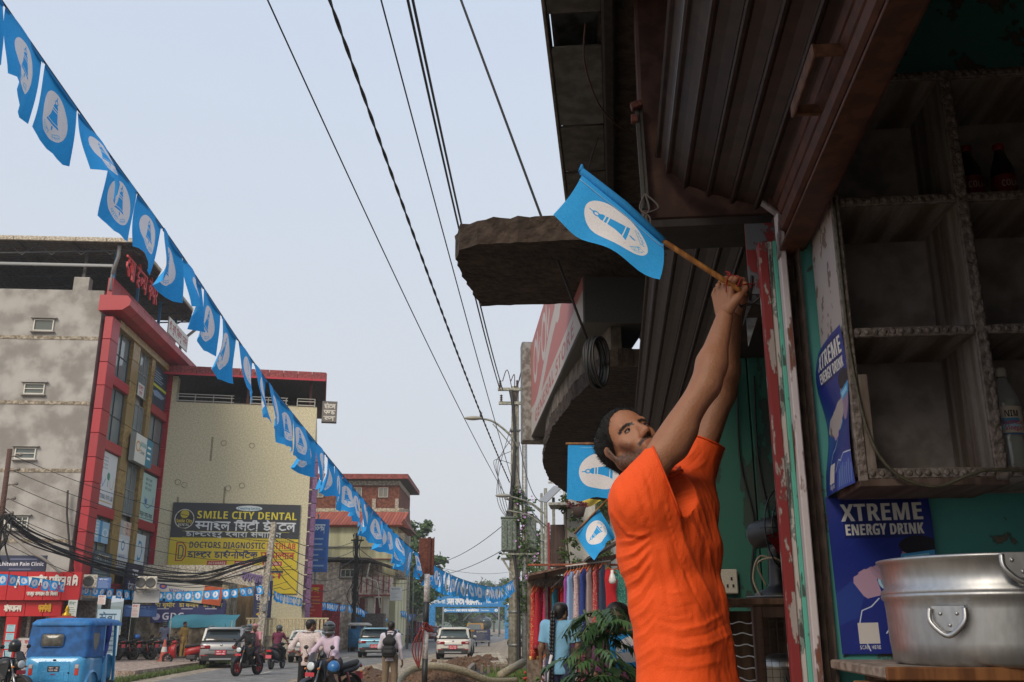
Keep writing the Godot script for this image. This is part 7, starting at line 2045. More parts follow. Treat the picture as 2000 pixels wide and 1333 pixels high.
func build_vehicles()->void:
	car("silver_suv","silver SUV seen from behind at the left kerb before GDC board",at(-12.3,0,-43.6,8),4.25,1.79,1.64,paint("8c8d8e",0.55),{"handle":mat(col("8c8d8e"),0.3)})
	car("pale_blue_suv","pale blue SUV with red plate, behind the backpack man",at(-7.7,0,-57.5,2),3.99,1.8,1.6,paint("6d9fb4",0.3),{"pillar":mat(col("26292c"),0.3),"trim_mat":mat(col("1d2022"),0.3),"trim":0.02})
	car("white_suv","white SUV standing on the dirt right of road, red tail lights",at(-3.05,0,-54.5,-1),3.99,1.79,1.62,paint("b9b6ae"),{"glass":"3f4a4d"})
	car("white_hatchback","white hatchback half hidden behind the pointing man",at(-9.9,0,-49.5,2),3.7,1.66,1.5,paint("adadab"),{"glass":"5c6a6a"})
	car("silver_hatchback","silver hatchback parked past the backpack man's shoulder",at(-9.3,0,-76,2),3.8,1.7,1.5,paint("a3a5a8",0.3))
	car("red_jeep","dark red vehicle far along the left side near the arch",at(-9.6,0,-118,175),4.2,1.8,1.75,paint("6b2420"),{"glass":"2a2a2c"})
	build_rickshaw()
	# blue and white three wheeler van
	var o:=thing("blue_rickshaw_van","tall blue covered rickshaw with white roof left of the pale blue SUV","rickshaw",at(-10.7,0,-70,4))
	var b1:=mat(col("1f6a98"),0.6,"grime",0.8)
	part("body",MB.new(true).loft([rrect(0.62,0.35,1.5,1.2,0.1),rrect(0.66,0.3,1.52,1.1,0.1),rrect(0.66,0.3,1.52,-0.8,0.1),rrect(0.4,0.4,1.2,-1.3,0.1)]).done(),b1,o)
	part("roof",MB.new(true).loft([plan_ring(0.78,-1.4,1.35,1.72,0.2),plan_ring(0.8,-1.42,1.37,1.8,0.2),plan_ring(0.6,-1.2,1.2,1.92,0.2)]).done(),mat(col("b8b6b0"),0.6,"grime",0.8),o)
	for s in [-1,1]:
		part("post",bx(Vector3(s*0.6,1.6,1.1),Vector3(0.06,0.3,0.06)),b1,o)
		wheel(o,Vector3(s*0.58,0.26,0.8),0.26,0.12,mat(col("6a6a6a"),0.5))
	wheel(o,Vector3(0,0.26,-1.2),0.26,0.12,mat(col("6a6a6a"),0.5))
	# yellow pickup facing, small cart
	o=thing("yellow_truck","yellow and black fronted pickup facing us beyond the white SUV","truck",at(-3.9,0,-106,178))
	part("body",MB.new(true).loft([rrect(0.85,0.5,1.2,2.2,0.1),rrect(0.9,0.4,1.25,1.0,0.1),rrect(0.92,0.4,1.2,-1.2,0.12),rrect(0.9,0.45,1.0,-2.1,0.12)]).done(),mat(col("37393a"),0.5,"grime",0.8),o)
	part("cab",MB.new(true).loft([plan_ring(0.88,-1.3,0.9,1.15,0.15),plan_ring(0.8,-0.9,0.8,2.0,0.15)]).done(),mat(col("c0841c"),0.5,"fine",1),o)
	part("windscreen",MB.new().prism(PackedVector2Array([Vector2(-0.75,1.25),Vector2(0.75,1.25),Vector2(0.66,1.85),Vector2(-0.66,1.85)]),0.02,Transform3D(Basis(Vector3.RIGHT,0.42),Vector3(0,0.22,-1.76))).done(),dark_glass("59656a"),o)
	for s in [-1,1]:
		part("headlight",bx(Vector3(s*0.65,0.85,-2.1),Vector3(0.3,0.16,0.1),0.03),mat(col("c4c8ca"),0.15),o)
		for z in [-1.4,1.4]:wheel(o,Vector3(s*0.82,0.36,z),0.36,0.22,mat(col("55565a"),0.5))
	o=thing("poster_cart","small cart with dark printed board in front of yellow pickup","cart",at(-2.6,0,-88,176))
	part("board",bx(Vector3(0,0.95,0),Vector3(1.4,0.95,0.1),0.02),mat(col("2c3558"),0.6),o)
	part("print",panel(1.3,0.88),print_mat(notice_print(44,col("2c3558"),col("b9b090"),1)),o,Transform3D(Basis(Vector3.UP,PI),Vector3(0,0.95,-0.06)))
	part("tray",bx(Vector3(0,0.45,0.6),Vector3(1.3,0.15,1.3),0.03),mat(col("8d8f8c"),0.6,"grime",1),o)
	for s in [-1,1]:wheel(o,Vector3(s*0.55,0.25,0.3),0.25,0.1,mat(col("4a4a4a"),0.5))
	# motorcycles: one built, the rest copies in other paint
	var bk:=mat(col("202123"),0.4,"fine",2)
	var dk:=mat(col("2b2c2f"),0.45,"",1,{"metal":0.4})
	var rd:=mat(col("8e1a1c"),0.4,"fine",2)
	motorbike("motorcycle","black motorcycle with red wheels ridden by person in black towards us",at(-9.3,0,-35.5,162),bk,rd)
	motorbike("motorcycle","black motorcycle with grey panniers held by helmeted man in pink shirt",at(-3.78,0,-21,150),mat(col("2a3038"),0.35,"fine",2),dk)
	var near:=motorbike("motorcycle","black motorcycle cut off by the photo's lower left corner",at(-11.0,0,-21.7,-110),bk,dk)
	var P:=[[-18.9,-47.2,60,"leftmost black motorcycle in the row before dark shopfronts"],[-18.3,-47.5,62,"second black motorcycle in the row before dark shopfronts"],[-17.6,-47.8,64,"third motorcycle in the row, large rear wheel towards us"],[-16.9,-48.2,66,"fourth motorcycle in the row beside the traffic cone"],[-17.4,-51.5,50,"motorcycle behind the row, next to person in grey shirt"],[-16.4,-55.5,200,"black motorcycle behind woman in mustard shawl"],[-14.6,-53.5,195,"dark motorcycle with two helmets left of silver SUV"]]
	for d in P:copy(near,at(d[0],0.14,d[1],d[2]),d[3]).set_meta("group","motorcycles parked before the shops")
	for k in 9:copy(near,at(-11.6+0.1*k,0,-92-k*3.3,70+(k*37)%40),ORD[k]+" motorcycle from the near end of the far left row").set_meta("group","motorcycles crowded along the far left kerb")
	for k in 3:copy(near,at(0.5+0.7*k,0,-86-k*1.2,70+k*9),ORD[k]+" motorcycle from the left standing before the right arch leg").set_meta("group","motorcycles by the arch leg")
	copy(near,at(-8.9,0,-67.5,100),"dark motorcycle between policeman and pale blue SUV")
	scooter("parked_scooter","red and black scooter parked beside traffic cone, left of silver SUV",at(-14.9,0.02,-45.5,100),rd)
	scooter("ridden_scooter","black scooter with lit tail light ridden by man in maroon shirt",at(-9.55,0,-41,-8),bk)
	scooter("blue_scooter","blue scooter coming towards us left of white SUV",at(-6.0,0,-84,178),mat(col("2470a8"),0.35,"fine",1))
	helmet("black helmet resting on handlebar at lower left corner",at(-10.66,1.12,-21.55,30),mat(col("1d1e20"),0.25))
	helmet("left of two helmets on motorcycle beside silver SUV",at(-14.85,1.15,-53.2,0),mat(col("232427"),0.3))
	helmet("right of two helmets on motorcycle beside silver SUV",at(-14.2,1.25,-53.3,0),mat(col("1a1b1d"),0.3))
	helmet("blue helmet on seat of a parked black motorcycle",at(-17.8,1.05,-47.6,0),mat(col("2b5fa5"),0.35),false)
	helmet("dark helmet on leftmost parked motorcycle",at(-18.7,1.25,-47.0,0),mat(col("1e1f22"),0.3))
	helmet("blue and grey helmet hung on handlebar of the near motorcycle",at(-3.6,0.72,-20.4,20),mat(col("28629a"),0.3))
	for d in [[-15.9,-46.0,"orange white traffic cone beside red scooter"]]:
		o=thing("traffic_cone",d[2],"traffic cone",at(d[0],0.14,d[1]))
		part("cone",MB.new(true).lathe([Vector2(0.2,0.03),Vector2(0.04,0.95),Vector2(0,0.96)],16).done(),mat(col("9c4a3c"),0.7,"grime",2),o)
		part("band",MB.new(true).lathe([Vector2(0.141,0.4),Vector2(0.105,0.62)],16).done(),mat(col("b8b2ac"),0.6),o)
		part("foot",bx(Vector3(0,0.015,0),Vector3(0.5,0.04,0.5),0.01),mat(col("8a4438"),0.7),o)
func build_rickshaw()->void:
	var o:=thing("electric_rickshaw","light blue electric rickshaw with dark blue canvas hood, from behind","rickshaw",at(-10.2,0,-23.6,3))
	var b1:=paint("3d8fc0")
	var cv:=mat(col("1c5590"),0.75,"blotch",0.6)
	part("rear_panel",MB.new(true).loft([rrect(0.56,0.42,0.95,1.24,0.09),rrect(0.64,0.34,1.02,1.18,0.1),rrect(0.66,0.32,1.02,0.9,0.1),rrect(0.66,0.4,1.0,0.1,0.1)]).done(),b1,o)
	part("tailgate",bx(Vector3(0,0.68,1.225),Vector3(0.72,0.46,0.05),0.03),b1,o)
	part("tailgate_recess",bx(Vector3(0,0.6,1.243),Vector3(0.5,0.2,0.03),0.02),b1,o)
	part("bumper",bx(Vector3(0,0.36,1.22),Vector3(1.32,0.1,0.16),0.04),b1,o)
	for s in [-1.0,1.0]:
		var tl:=part("tail_light",bx(Vector3(s*0.5,0.72,1.22),Vector3(0.1,0.24,0.06),0.015),mat(col("b33a2c"),0.25),o)
		part("lens",bx(Vector3(s*0.5,0.79,1.245),Vector3(0.085,0.08,0.03),0.01),mat(col("a9a4a0"),0.2),tl)
		part("rear_fender",MB.new(true).grid(range(9).map(func(i):return [0.0,0.16,0.2].map(func(x):return Vector3(s*(0.5+x),0.3+0.42*sin(PI*i/8)-(0.05 if x>0.18 else 0.0),0.75+0.42*cos(PI*i/8))))).done(),b1,o)
		wheel(o,Vector3(s*0.56,0.25,0.75),0.25,0.12,mat(col("9a9c9e"),0.35,"",1,{"metal":0.6}),6)
		part("mud_flap",bx(Vector3(s*0.56,0.25,1.12),Vector3(0.2,0.26,0.02),0.004),mat(col("1b1b1b"),0.8),o)
		part("door_post",MB.new().bar(Vector3(s*0.64,0.4,-0.75),Vector3(s*0.62,1.72,-0.6),0.05,0.06).done(),b1,o)
		part("side_post",MB.new().bar(Vector3(s*0.64,0.95,0.15),Vector3(s*0.63,1.72,0.15),0.05,0.05).done(),b1,o)
		part("side_panel",MB.new(true).loft([rrect(0.03,0.38,0.98,0.12,0.015),rrect(0.04,0.38,1.02,-0.05,0.015),rrect(0.03,0.38,0.6,-0.18,0.015)]).done(),b1,o,mv(s*0.65,0,0))
		part("rolled_curtain",MB.new(true).tube(curve([Vector3(s*0.63,1.72,-0.1),Vector3(s*0.64,1.4,-0.08),Vector3(s*0.63,1.25,-0.1),Vector3(s*0.62,1.0,0.06),Vector3(s*0.62,0.8,0.1)],4),[0.07,0.075,0.08,0.075,0.07,0.06,0.05,0.045,0.05,0.065,0.07,0.075,0.07,0.07,0.065,0.06,0.04],10).done(),mat(col("1c2f7c"),0.8,"fibre",3),o)
	# canvas hood: back, sides and roof in one cloth with a clear window
	var rows:=[]
	for i in 9:
		var t:=i/8.0
		var row:=[]
		for j in 25:
			var u:=j/24.0
			var x:=0.0
			var z:=0.0
			if u<0.3:x=-0.67; z=lerpf(0.1,1.12,u/0.3)
			elif u<0.7:x=lerpf(-0.67,0.67,(u-0.3)/0.4); z=1.2
			else:x=0.67; z=lerpf(1.12,0.1,(u-0.7)/0.3)
			if u>=0.26 and u<0.34:x=-0.67+0.07*smoothstep(0.3,0.34,u); z=1.2-0.1*(1-smoothstep(0.26,0.32,u))
			if u>0.66 and u<=0.74:x=0.67-0.07*(1-smoothstep(0.66,0.7,u)); z=1.2-0.1*smoothstep(0.68,0.74,u)
			var k:=1.0-0.035*t-0.012*sin(u*40.0)*sin(PI*t)
			row.append(Vector3(x*k,0.98+0.72*t,z*(1.0-0.06*t)-0.012*sin(u*30.0+t*3)*sin(PI*t)))
		rows.append(row)
	part("hood_cloth",MB.new(true).grid(rows).done(),cv,o)
	var rf:=MB.new(true)
	rf.loft([plan_ring(0.67,-1.0,1.16,1.66,0.16),plan_ring(0.68,-1.02,1.17,1.71,0.17),plan_ring(0.62,-0.95,1.1,1.79,0.2),plan_ring(0.4,-0.7,0.85,1.83,0.25)],false,true)
	part("hood_roof",rf.done(),mat(col("266aa6"),0.7,"blotch",0.6),o)
	part("rear_window",MB.new(true).loft([rrect(0.24,1.22,1.48,1.205,0.06),rrect(0.245,1.215,1.485,1.195,0.06),rrect(0.245,1.215,1.485,1.16,0.06)],true,true).done(),mat(col("5d5b55"),0.15,"blotch",1.5),o,mv(-0.12,0,-0.0))
	part("window_seam",MB.new(true).tube(Array(rrect(0.25,1.21,1.49,1.205,0.065))+[rrect(0.25,1.21,1.49,1.205,0.065)[0]],0.008,5).done(),mat(col("174a80"),0.8),o,mv(-0.12,0,0))
	part("side_window",bx(Vector3(0.655,1.3,0.7),Vector3(0.012,0.4,0.36),0.005),mat(col("5d5b58"),0.2),o)
	part("windscreen",bx(Vector3(0,1.35,-0.85),Vector3(1.15,0.66,0.02),0.004),glass(col("6f8a86"),0.25),o)
	part("front_body",MB.new(true).loft([rrect(0.6,0.4,1.0,-0.7,0.1),rrect(0.5,0.4,1.0,-1.0,0.1),rrect(0.25,0.45,0.85,-1.25,0.1)]).done(),b1,o)
	part("passenger_seat",MB.new().box(Vector3(0,0.62,0.45),Vector3(1.1,0.16,0.5),Basis(),0.04).box(Vector3(0,0.95,0.72),Vector3(1.1,0.5,0.1),Basis(),0.04).box(Vector3(0,0.62,-0.45),Vector3(1.0,0.14,0.35),Basis(),0.04).box(Vector3(0.1,1.0,-0.25),Vector3(0.8,0.5,0.06),Basis(),0.03).done(),mat(col("232325"),0.7,"fine",2),o)
	part("floor",bx(Vector3(0,0.38,0),Vector3(1.2,0.05,2.0)),mat(col("2a2b2d"),0.8),o)
	part("driver_arm",MB.new(true).tube([Vector3(0.42,1.15,-0.4),Vector3(0.5,0.98,-0.15),Vector3(0.3,0.95,0.0)],0.045,8).done(),mat(col("6d4433"),0.6),o)
	wheel(o,Vector3(0,0.25,-1.15),0.25,0.11,mat(col("9a9c9e"),0.35,"",1,{"metal":0.6}),6)
	part("number_plate",bx(Vector3(0,0.74,1.255),Vector3(0.26,0.12,0.01),0.003),plate_print("rickshaw_plate",col("232327")),o)
	part("plate_print",panel(0.25,0.11),plate_print("rickshaw_plate",col("232327")),o,mv(0,0.74,1.263))
	part("latch",bx(Vector3(0,0.93,1.25),Vector3(0.07,0.03,0.02),0.005),mat(col("17181a"),0.5),o)
	for p in [[-0.28,0.46],[0.3,0.46],[0.33,0.66]]:part("rubber_stop",MB.new(true).ball(Vector3(p[0],p[1],1.25),Vector3(0.022,0.022,0.015),8).done(),mat(col("141414"),0.7),o)
	part("maker_mark",bx(Vector3(0.0,0.63,1.262),Vector3(0.1,0.02,0.006)),mat(col("8d2f4c"),0.4),o)
# people
# head: c centre, B columns = (left, up, forward), s scale
func head_bones(c:Vector3,B:Basis,s:=1.0)->Array:
	var f:=func(x:float,y:float,z:float)->Vector3:return c+B*(Vector3(x,y,z)*s)
	var L:=B.x
	var o:=[[f.call(0,.035,-.03),.08*s,f.call(0,.04,.018),.074*s,L,1.08],[f.call(0,-.0,.03),.066*s,f.call(0,-.07,.045),.047*s,L,1.05],
		[f.call(0,-.095,.07),.017*s,f.call(0,-.1,.06),.022*s],[f.call(0,.012,.09),.010*s,f.call(0,-.03,.112),.0125*s],[f.call(-.008,-.035,.1),.0115*s,f.call(.008,-.035,.1),.0115*s],
		[f.call(-.038,.026,.076),.013*s,f.call(.038,.026,.076),.013*s],[f.call(-.018,-.060,.09),.008*s,f.call(.018,-.060,.09),.008*s],[f.call(-.016,-.071,.088),.0085*s,f.call(.016,-.071,.088),.0085*s]]
	for e in [-1.0,1.0]:
		o.append([f.call(.05*e,-.045,-.005),.03*s,f.call(.022*e,-.095,.05),.022*s])
		o.append([f.call(.046*e,-.012,.052),.02*s,f.call(.04*e,-.03,.06),.018*s])
		o.append([f.call(.078*e,.012,-.012),.017*s,f.call(.076*e,-.026,-.004),.011*s,L,2.2])
		o.append([f.call(.032*e,.004,.1),.014*s,f.call(.034*e,.004,.1),.014*s,L,0.8,-1.0])
	return o
func hand_bones(w:Vector3,dir:Vector3,pn:Vector3,thumb:float,curl:Array,s:=1.0,thumb_in:=0.5)->Array:# pn: where the palm faces; thumb: +1/-1 the side of dir x pn it leaves from
	dir=dir.normalized()
	pn=(pn-dir*pn.dot(dir)).normalized()
	var lat:=dir.cross(pn)*thumb
	var o:=[]
	var kn:=[Vector2(.033,.086),Vector2(.0115,.091),Vector2(-.011,.087),Vector2(-.032,.077)]
	var ln:=[[.046,.028,.021],[.05,.031,.022],[.046,.029,.021],[.036,.022,.019]]
	for i in 4:
		var k:Vector3=w+(lat*kn[i].x+dir*kn[i].y)*s
		o.append([w+(lat*kn[i].x*0.55+dir*0.012)*s,.0145*s,k,.0108*s])
		var d:=dir
		var p:=k
		for j in 3:
			d=d.rotated(dir.cross(pn).normalized(),curl[j]+0.06*i)
			var q:Vector3=p+d*ln[i][j]*s
			o.append([p,(.0086-.0006*j)*s,q,(.0081-.0008*j)*s])
			p=q
	var t0:=w+(lat*.018+dir*.02)*s
	var t1:=t0+(lat*.03+dir*.03+pn*.012)*s
	var t2:=t1+(lat*.006+dir*.03+pn*.03*thumb_in)*s
	var t3:=t2+(lat*-.012*thumb_in+dir*.022+pn*.018*thumb_in)*s
	o.append([t0,.018*s,t1,.013*s]); o.append([t1,.0115*s,t2,.0105*s]); o.append([t2,.0105*s,t3,.0085*s])
	return o
func skin_mat()->StandardMaterial3D:
	return mat(Color.WHITE,0.6,"",1,{"vc":true,"sss":0.03})
func paint_skin(V:PackedVector3Array,base:Color,c:Vector3,B:Basis,s:float,beard:=false,lips:=true)->PackedColorArray:
	var n:=FastNoiseLite.new()
	n.frequency=22.0
	var C:=PackedColorArray()
	var bi:=B.inverse()
	for p in V:
		var t:=n.get_noise_3dv(p)
		var k:=base*(1.0+0.12*t)
		var q:=bi*(p-c)/s
		if q.length()<0.17:
			var brow:=absf(q.y-0.0215+absf(absf(q.x)-0.03)*0.25)<0.0052+0.002*n.get_noise_3dv(p*8.0) and absf(q.x)>0.01 and absf(q.x)<0.056 and q.z>0.05
			if brow:k=Color(0.012,0.01,0.009)
			elif lips and absf(q.y+0.065)<0.0085 and absf(q.x)<0.024-absf(q.y+0.065) and q.z>0.075:k=base*0.75+Color(0.05,0.0,0.005)
			elif beard:
				var d:=0.0
				var ax:=absf(q.x)
				var low:=smoothstep(0.014,-0.028,q.y+0.052-(ax-0.03)*1.15)*smoothstep(-0.15,-0.12,q.y)*smoothstep(-0.03,0.0,q.z)
				var mouth:=smoothstep(0.034,0.024,ax)*smoothstep(-0.084,-0.078,q.y)*smoothstep(0.05,0.07,q.z)
				d=low*(1.0-mouth)*0.72
				d=maxf(d,0.95*smoothstep(0.0085,0.005,absf(q.y+0.048+ax*0.22))*smoothstep(0.036,0.03,ax)*smoothstep(0.06,0.075,q.z))
				d=maxf(d,0.85*smoothstep(0.014,0.009,ax)*smoothstep(0.012,0.007,absf(q.y+0.088))*smoothstep(0.05,0.07,q.z))
				d=maxf(d,0.75*smoothstep(0.06,0.068,ax)*smoothstep(0.03,0.01,q.y)*smoothstep(-0.012,-0.002,q.z)*smoothstep(0.034,0.024,q.z))
				k=k.lerp(Color(0.014,0.011,0.01),clampf(d*(1.0+0.5*n.get_noise_3dv(p*5.0)),0,0.97))
		C.append(Color(k.r,k.g,k.b,1))
	return C
func eyes(o:Node3D,c:Vector3,B:Basis,s:float)->void:
	for e in [-1.0,1.0]:
		var p:=c+B*(Vector3(.032*e,.003,.0755)*s)
		var w:=part("eye",MB.new(true).ball(p,Vector3(.0128,.0056,.0115)*s,14,B).done(),mat(col("8a7f77") if fine_eyes else col("4a3c34"),0.5),o)
		part("iris",MB.new(true).ball(p+B*(Vector3(-0.001*e,.003,.0085)*s),Vector3(.0066,.0056,.0046)*s,10,B).done(),mat(col("120b08"),0.3),w)
		part("eyelid",MB.new(true).tube([p+B*(Vector3(-.014,.001,.006)*s),p+B*(Vector3(-.007,.0052,.0105)*s),p+B*(Vector3(.002,.0062,.0112)*s),p+B*(Vector3(.009,.0042,.009)*s),p+B*(Vector3(.014,.0,.005)*s)],0.0026*s,6).done(),mat(col("4a2a1e"),0.6),w)
var fine_eyes:=false
const STAND:={"pelvis":Vector3(0,.95,0),"chest":Vector3(0,1.28,0.0),"neck":Vector3(0,1.46,-.01),"head":Vector3(0,1.62,.02),"shl":Vector3(.18,1.41,0),"ell":Vector3(.235,1.14,-.02),"wrl":Vector3(.25,.89,.03),"shr":Vector3(-.18,1.41,0),"elr":Vector3(-.235,1.14,-.02),"wrr":Vector3(-.25,.89,.03),
	"hil":Vector3(.09,.92,0),"knl":Vector3(.11,.5,.02),"anl":Vector3(.11,.08,-.01),"hir":Vector3(-.09,.92,0),"knr":Vector3(-.11,.5,.02),"anr":Vector3(-.11,.08,-.01)}
# o_: pose overrides joints; sleeve 0..2 (1 elbow, 2 wrist); hair "short"/"long"/"none"; helmet, cap; look: yaw of the head
func person(called:String,label:String,X:Transform3D,o_:Dictionary,group:="")->Node3D:
	var o:=thing(called,label,"person",X,group)
	var J:Dictionary=STAND.duplicate()
	J.merge(o_.get("pose",{}),true)
	var w:float=o_.get("wide",1.0)
	var base:Color=o_.get("skin",Color(0.17,0.085,0.05))
	var B:=Basis(Vector3.UP,o_.get("look",0.0))*Basis(Vector3.RIGHT,o_.get("nod",0.0))
	var lists:=[]
	var bones:=[[J.neck-Vector3(0,.04,0),.06,J.head+B*Vector3(0,-.07,-.02),.05],[J.chest,.1,J.pelvis,.1]]
	for e in ["l","r"]:
		bones.append([J["sh"+e],.045,J["el"+e],.037])
		bones.append([J["el"+e],.037,J["wr"+e],.025])
		bones.append([J["hi"+e],.07,J["kn"+e],.05])
		bones.append([J["kn"+e],.05,J["an"+e],.033])
	lists.append(nets(bones,0.024,0.012))
	lists.append(nets(head_bones(J.head,B),0.0095,0.006))
	for e in ["l","r"]:
		var d:Vector3=(J["wr"+e]-J["el"+e]).normalized()
		if o_.has("grip"):d=(d+B.z*0.6).normalized()
		var pn:Vector3=o_.get("palm"+e,Vector3(-1 if e=="l" else 1,0,0.1))
		lists.append(nets(hand_bones(J["wr"+e],d,pn,(1.0 if e=="l" else -1.0)*(1 if d.cross(pn).dot(Vector3.BACK)>0 else -1)*(1 if e=="l" else -1),o_.get("curl",[0.3,0.4,0.3])),0.0075,0.004))
	var vi:=merged(lists)
	part("body",amesh(vi[0],vi[1],paint_skin(vi[0],base,J.head,B,1.0)),skin_mat(),o)
	eyes(o,J.head,B,1.0)
	# shirt
	var sl:float=o_.get("sleeve",0.7)
	var sb:=[[J.chest+Vector3(-.05,.06,0),.135*w,J.chest+Vector3(.05,.06,0),.135*w,Vector3.BACK,1.15],[J.chest-Vector3(.03,.05,0),.135*w,J.chest-Vector3(-.03,.05,0),.135*w,Vector3.BACK,1.2],[(J.chest+J.pelvis)/2,.14*w,J.pelvis+Vector3(0,-.06,0),.15*w,Vector3.BACK,1.2],[J.neck-Vector3(0,.05,0),.07,J.chest,.1]]
	var sj:=RandomNumberGenerator.new()
	sj.seed=label.hash()
	for k in 10:
		var a:=sj.randf()*TAU
		var y:=sj.randf_range(-.2,.15)
		sb.append([J.chest+Vector3(cos(a)*.13*w,y,sin(a)*.1*w),.012,J.chest+Vector3(cos(a+.8)*.13*w,y-sj.randf_range(.03,.12),sin(a+.8)*.1*w),.008])
	for e in ["l","r"]:
		var sh:Vector3=J["sh"+e]
		var el:Vector3=J["el"+e]
		var wr:Vector3=J["wr"+e]
		sb.append([J.neck.lerp(sh,0.5)-Vector3(0,.03,0),.06,sh,.064])
		sb.append([sh,.066,sh.lerp(el,minf(sl,1.0)),.056])
		if sl>1.0:sb.append([el,.055,el.lerp(wr,sl-1.0),.045])
	var sv:=nets(sb,0.021,0.014)
	cut(sv,J.neck+Vector3(0,.015,0.01),Vector3(0,1,0.15).normalized(),0.12)
	cut(sv,J.pelvis+Vector3(0,o_.get("hem",-.08),0),Vector3.DOWN,0.35)
	for e in ["l","r"]:
		var q:Vector3=J["sh"+e].lerp(J["el"+e],sl) if sl<=1.0 else J["el"+e].lerp(J["wr"+e],sl-1.0)
		cut(sv,q,(J["el"+e]-J["sh"+e]).normalized() if sl<=1.0 else (J["wr"+e]-J["el"+e]).normalized(),0.1)
	part("shirt",amesh(sv[0],sv[1]),mat(o_.get("shirt",col("888888")),0.85,o_.get("weave","fine"),o_.get("weave_sc",3.0),{"rim":0.1}),o)
	if o_.get("collar",true):part("collar",MB.new(true).tube([J.neck+Vector3(-.06,.0,.05),J.neck+Vector3(-.07,.035,-.02),J.neck+Vector3(0,.045,-.07),J.neck+Vector3(.07,.035,-.02),J.neck+Vector3(.06,.0,.05)],0.018,7).done(),mat(o_.get("shirt",col("888888")),0.85,o_.get("weave","fine"),o_.get("weave_sc",3.0),{"rim":0.1}),o)
	# trousers and shoes
	var tb:=[[J.pelvis-Vector3(.04,-.0,0),.13*w,J.pelvis+Vector3(.04,0,0),.13*w,Vector3.BACK,1.15]]
	for e in ["l","r"]:
		tb.append([J["hi"+e],.098,J["kn"+e],.073]); tb.append([J["kn"+e],.072,J["an"+e]+Vector3(0,.02,0),.062])
		tb.append([J["kn"+e]+Vector3(.03,-.02,.06),.012,J["kn"+e]+Vector3(-.03,-.08,.05),.01])
		tb.append([J["an"+e]+Vector3(.04,.07,.03),.012,J["an"+e]+Vector3(-.04,.05,.03),.012])
	var tv:=nets(tb,0.023,0.014)
	part("trousers",amesh(tv[0],tv[1]),mat(o_.get("trousers",col("222226")),0.9,"fine",3.0),o)
	var fb:=Basis(Vector3.UP,o_.get("feet",0.0))
	for e in ["l","r"]:
		var an:Vector3=J["an"+e]
		var v:=nets([[an+Vector3(0,-.035,-.03),.042,an+fb*Vector3(0,-.045,.12),.036,Vector3.UP,1.1],[an,.045,an+Vector3(0,-.03,0),.045]],0.015,0.012)
		part("shoe",amesh(v[0],v[1]),mat(o_.get("shoes",col("2a2624")),0.6),o)
	var hc:Material=mat(o_.get("hair_col",col("15110f")),0.55,"fibre",9.0,{"rim":0.2})
	if o_.has("helmet"):
		part("helmet_shell",MB.new(true).ball(J.head+B*Vector3(0,.04,-.015),Vector3(.128,.125,.148),18,B).done(),o_.helmet,o)
		part("helmet_chin",MB.new(true).tube(range(9).map(func(i):return J.head+B*Vector3(cos(PI*i/8)*.115,-.075,sin(PI*i/8)*.12-.005)),0.03,8).done(),o_.helmet,o)
		part("visor",MB.new(true).ball(J.head+B*Vector3(0,.075,.012),Vector3(.122,.045,.132),14,B).done(),mat(col("1a1c1f"),0.08),o)
	elif o_.get("hair","short")!="none":
		var hb:=[[J.head+B*Vector3(0,.045,-.035),.089,J.head+B*Vector3(0,.055,.012),.08],[J.head+B*Vector3(0,-.03,-.06),.05,J.head+B*Vector3(0,.0,-.06),.06],[J.head+B*Vector3(0,-.07,.12),.1,J.head+B*Vector3(0,-.03,.13),.105,B.x,0.75,-1.0]]
		var hv:=nets(hb,0.012,0.008)
		part("hair",amesh(hv[0],hv[1]),hc,o)
	if o_.has("cap"):
		part("cap",MB.new(true).lathe([Vector2(.09,0),Vector2(.1,.02),Vector2(.125,.05),Vector2(.12,.065),Vector2(0,.075)],18,Transform3D(B,J.head+B*Vector3(0,.06,0))).done(),o_.cap,o)
		part("cap_peak",MB.new(true).ball(J.head+B*Vector3(0,.06,.09),Vector3(.08,.012,.06),12,B).done(),mat(col("1c1c1e"),0.3),o)
	return o
func rider(lean:=0.0,hand_y:=1.02,reach:=0.3,seat:=0.86,foot_z:=0.1)->Dictionary:# seated pose facing +z, pelvis over the seat
	return {"pelvis":Vector3(0,seat+.1,-.15),"chest":Vector3(0,seat+.42,-.1+lean),"neck":Vector3(0,seat+.6,-.06+lean),"head":Vector3(0,seat+.76,.0+lean),"shl":Vector3(.18,seat+.55,-.06+lean),"shr":Vector3(-.18,seat+.55,-.06+lean),"ell":Vector3(.3,seat+.32,.1+lean),"elr":Vector3(-.3,seat+.32,.1+lean),"wrl":Vector3(.33,hand_y,reach),"wrr":Vector3(-.33,hand_y,reach),
		"hil":Vector3(.1,seat+.08,-.13),"hir":Vector3(-.1,seat+.08,-.13),"knl":Vector3(.2,seat-.1,.26),"knr":Vector3(-.2,seat-.1,.26),"anl":Vector3(.2,.38,foot_z),"anr":Vector3(-.2,.38,foot_z)}
func on_bike(x:float,z:float,yaw:float,back:=0.0,y:=0.0)->Transform3D:# a rider faces +z, a bike -z
	return at(x,y,z,yaw+180.0)*mv(0,0,-back)
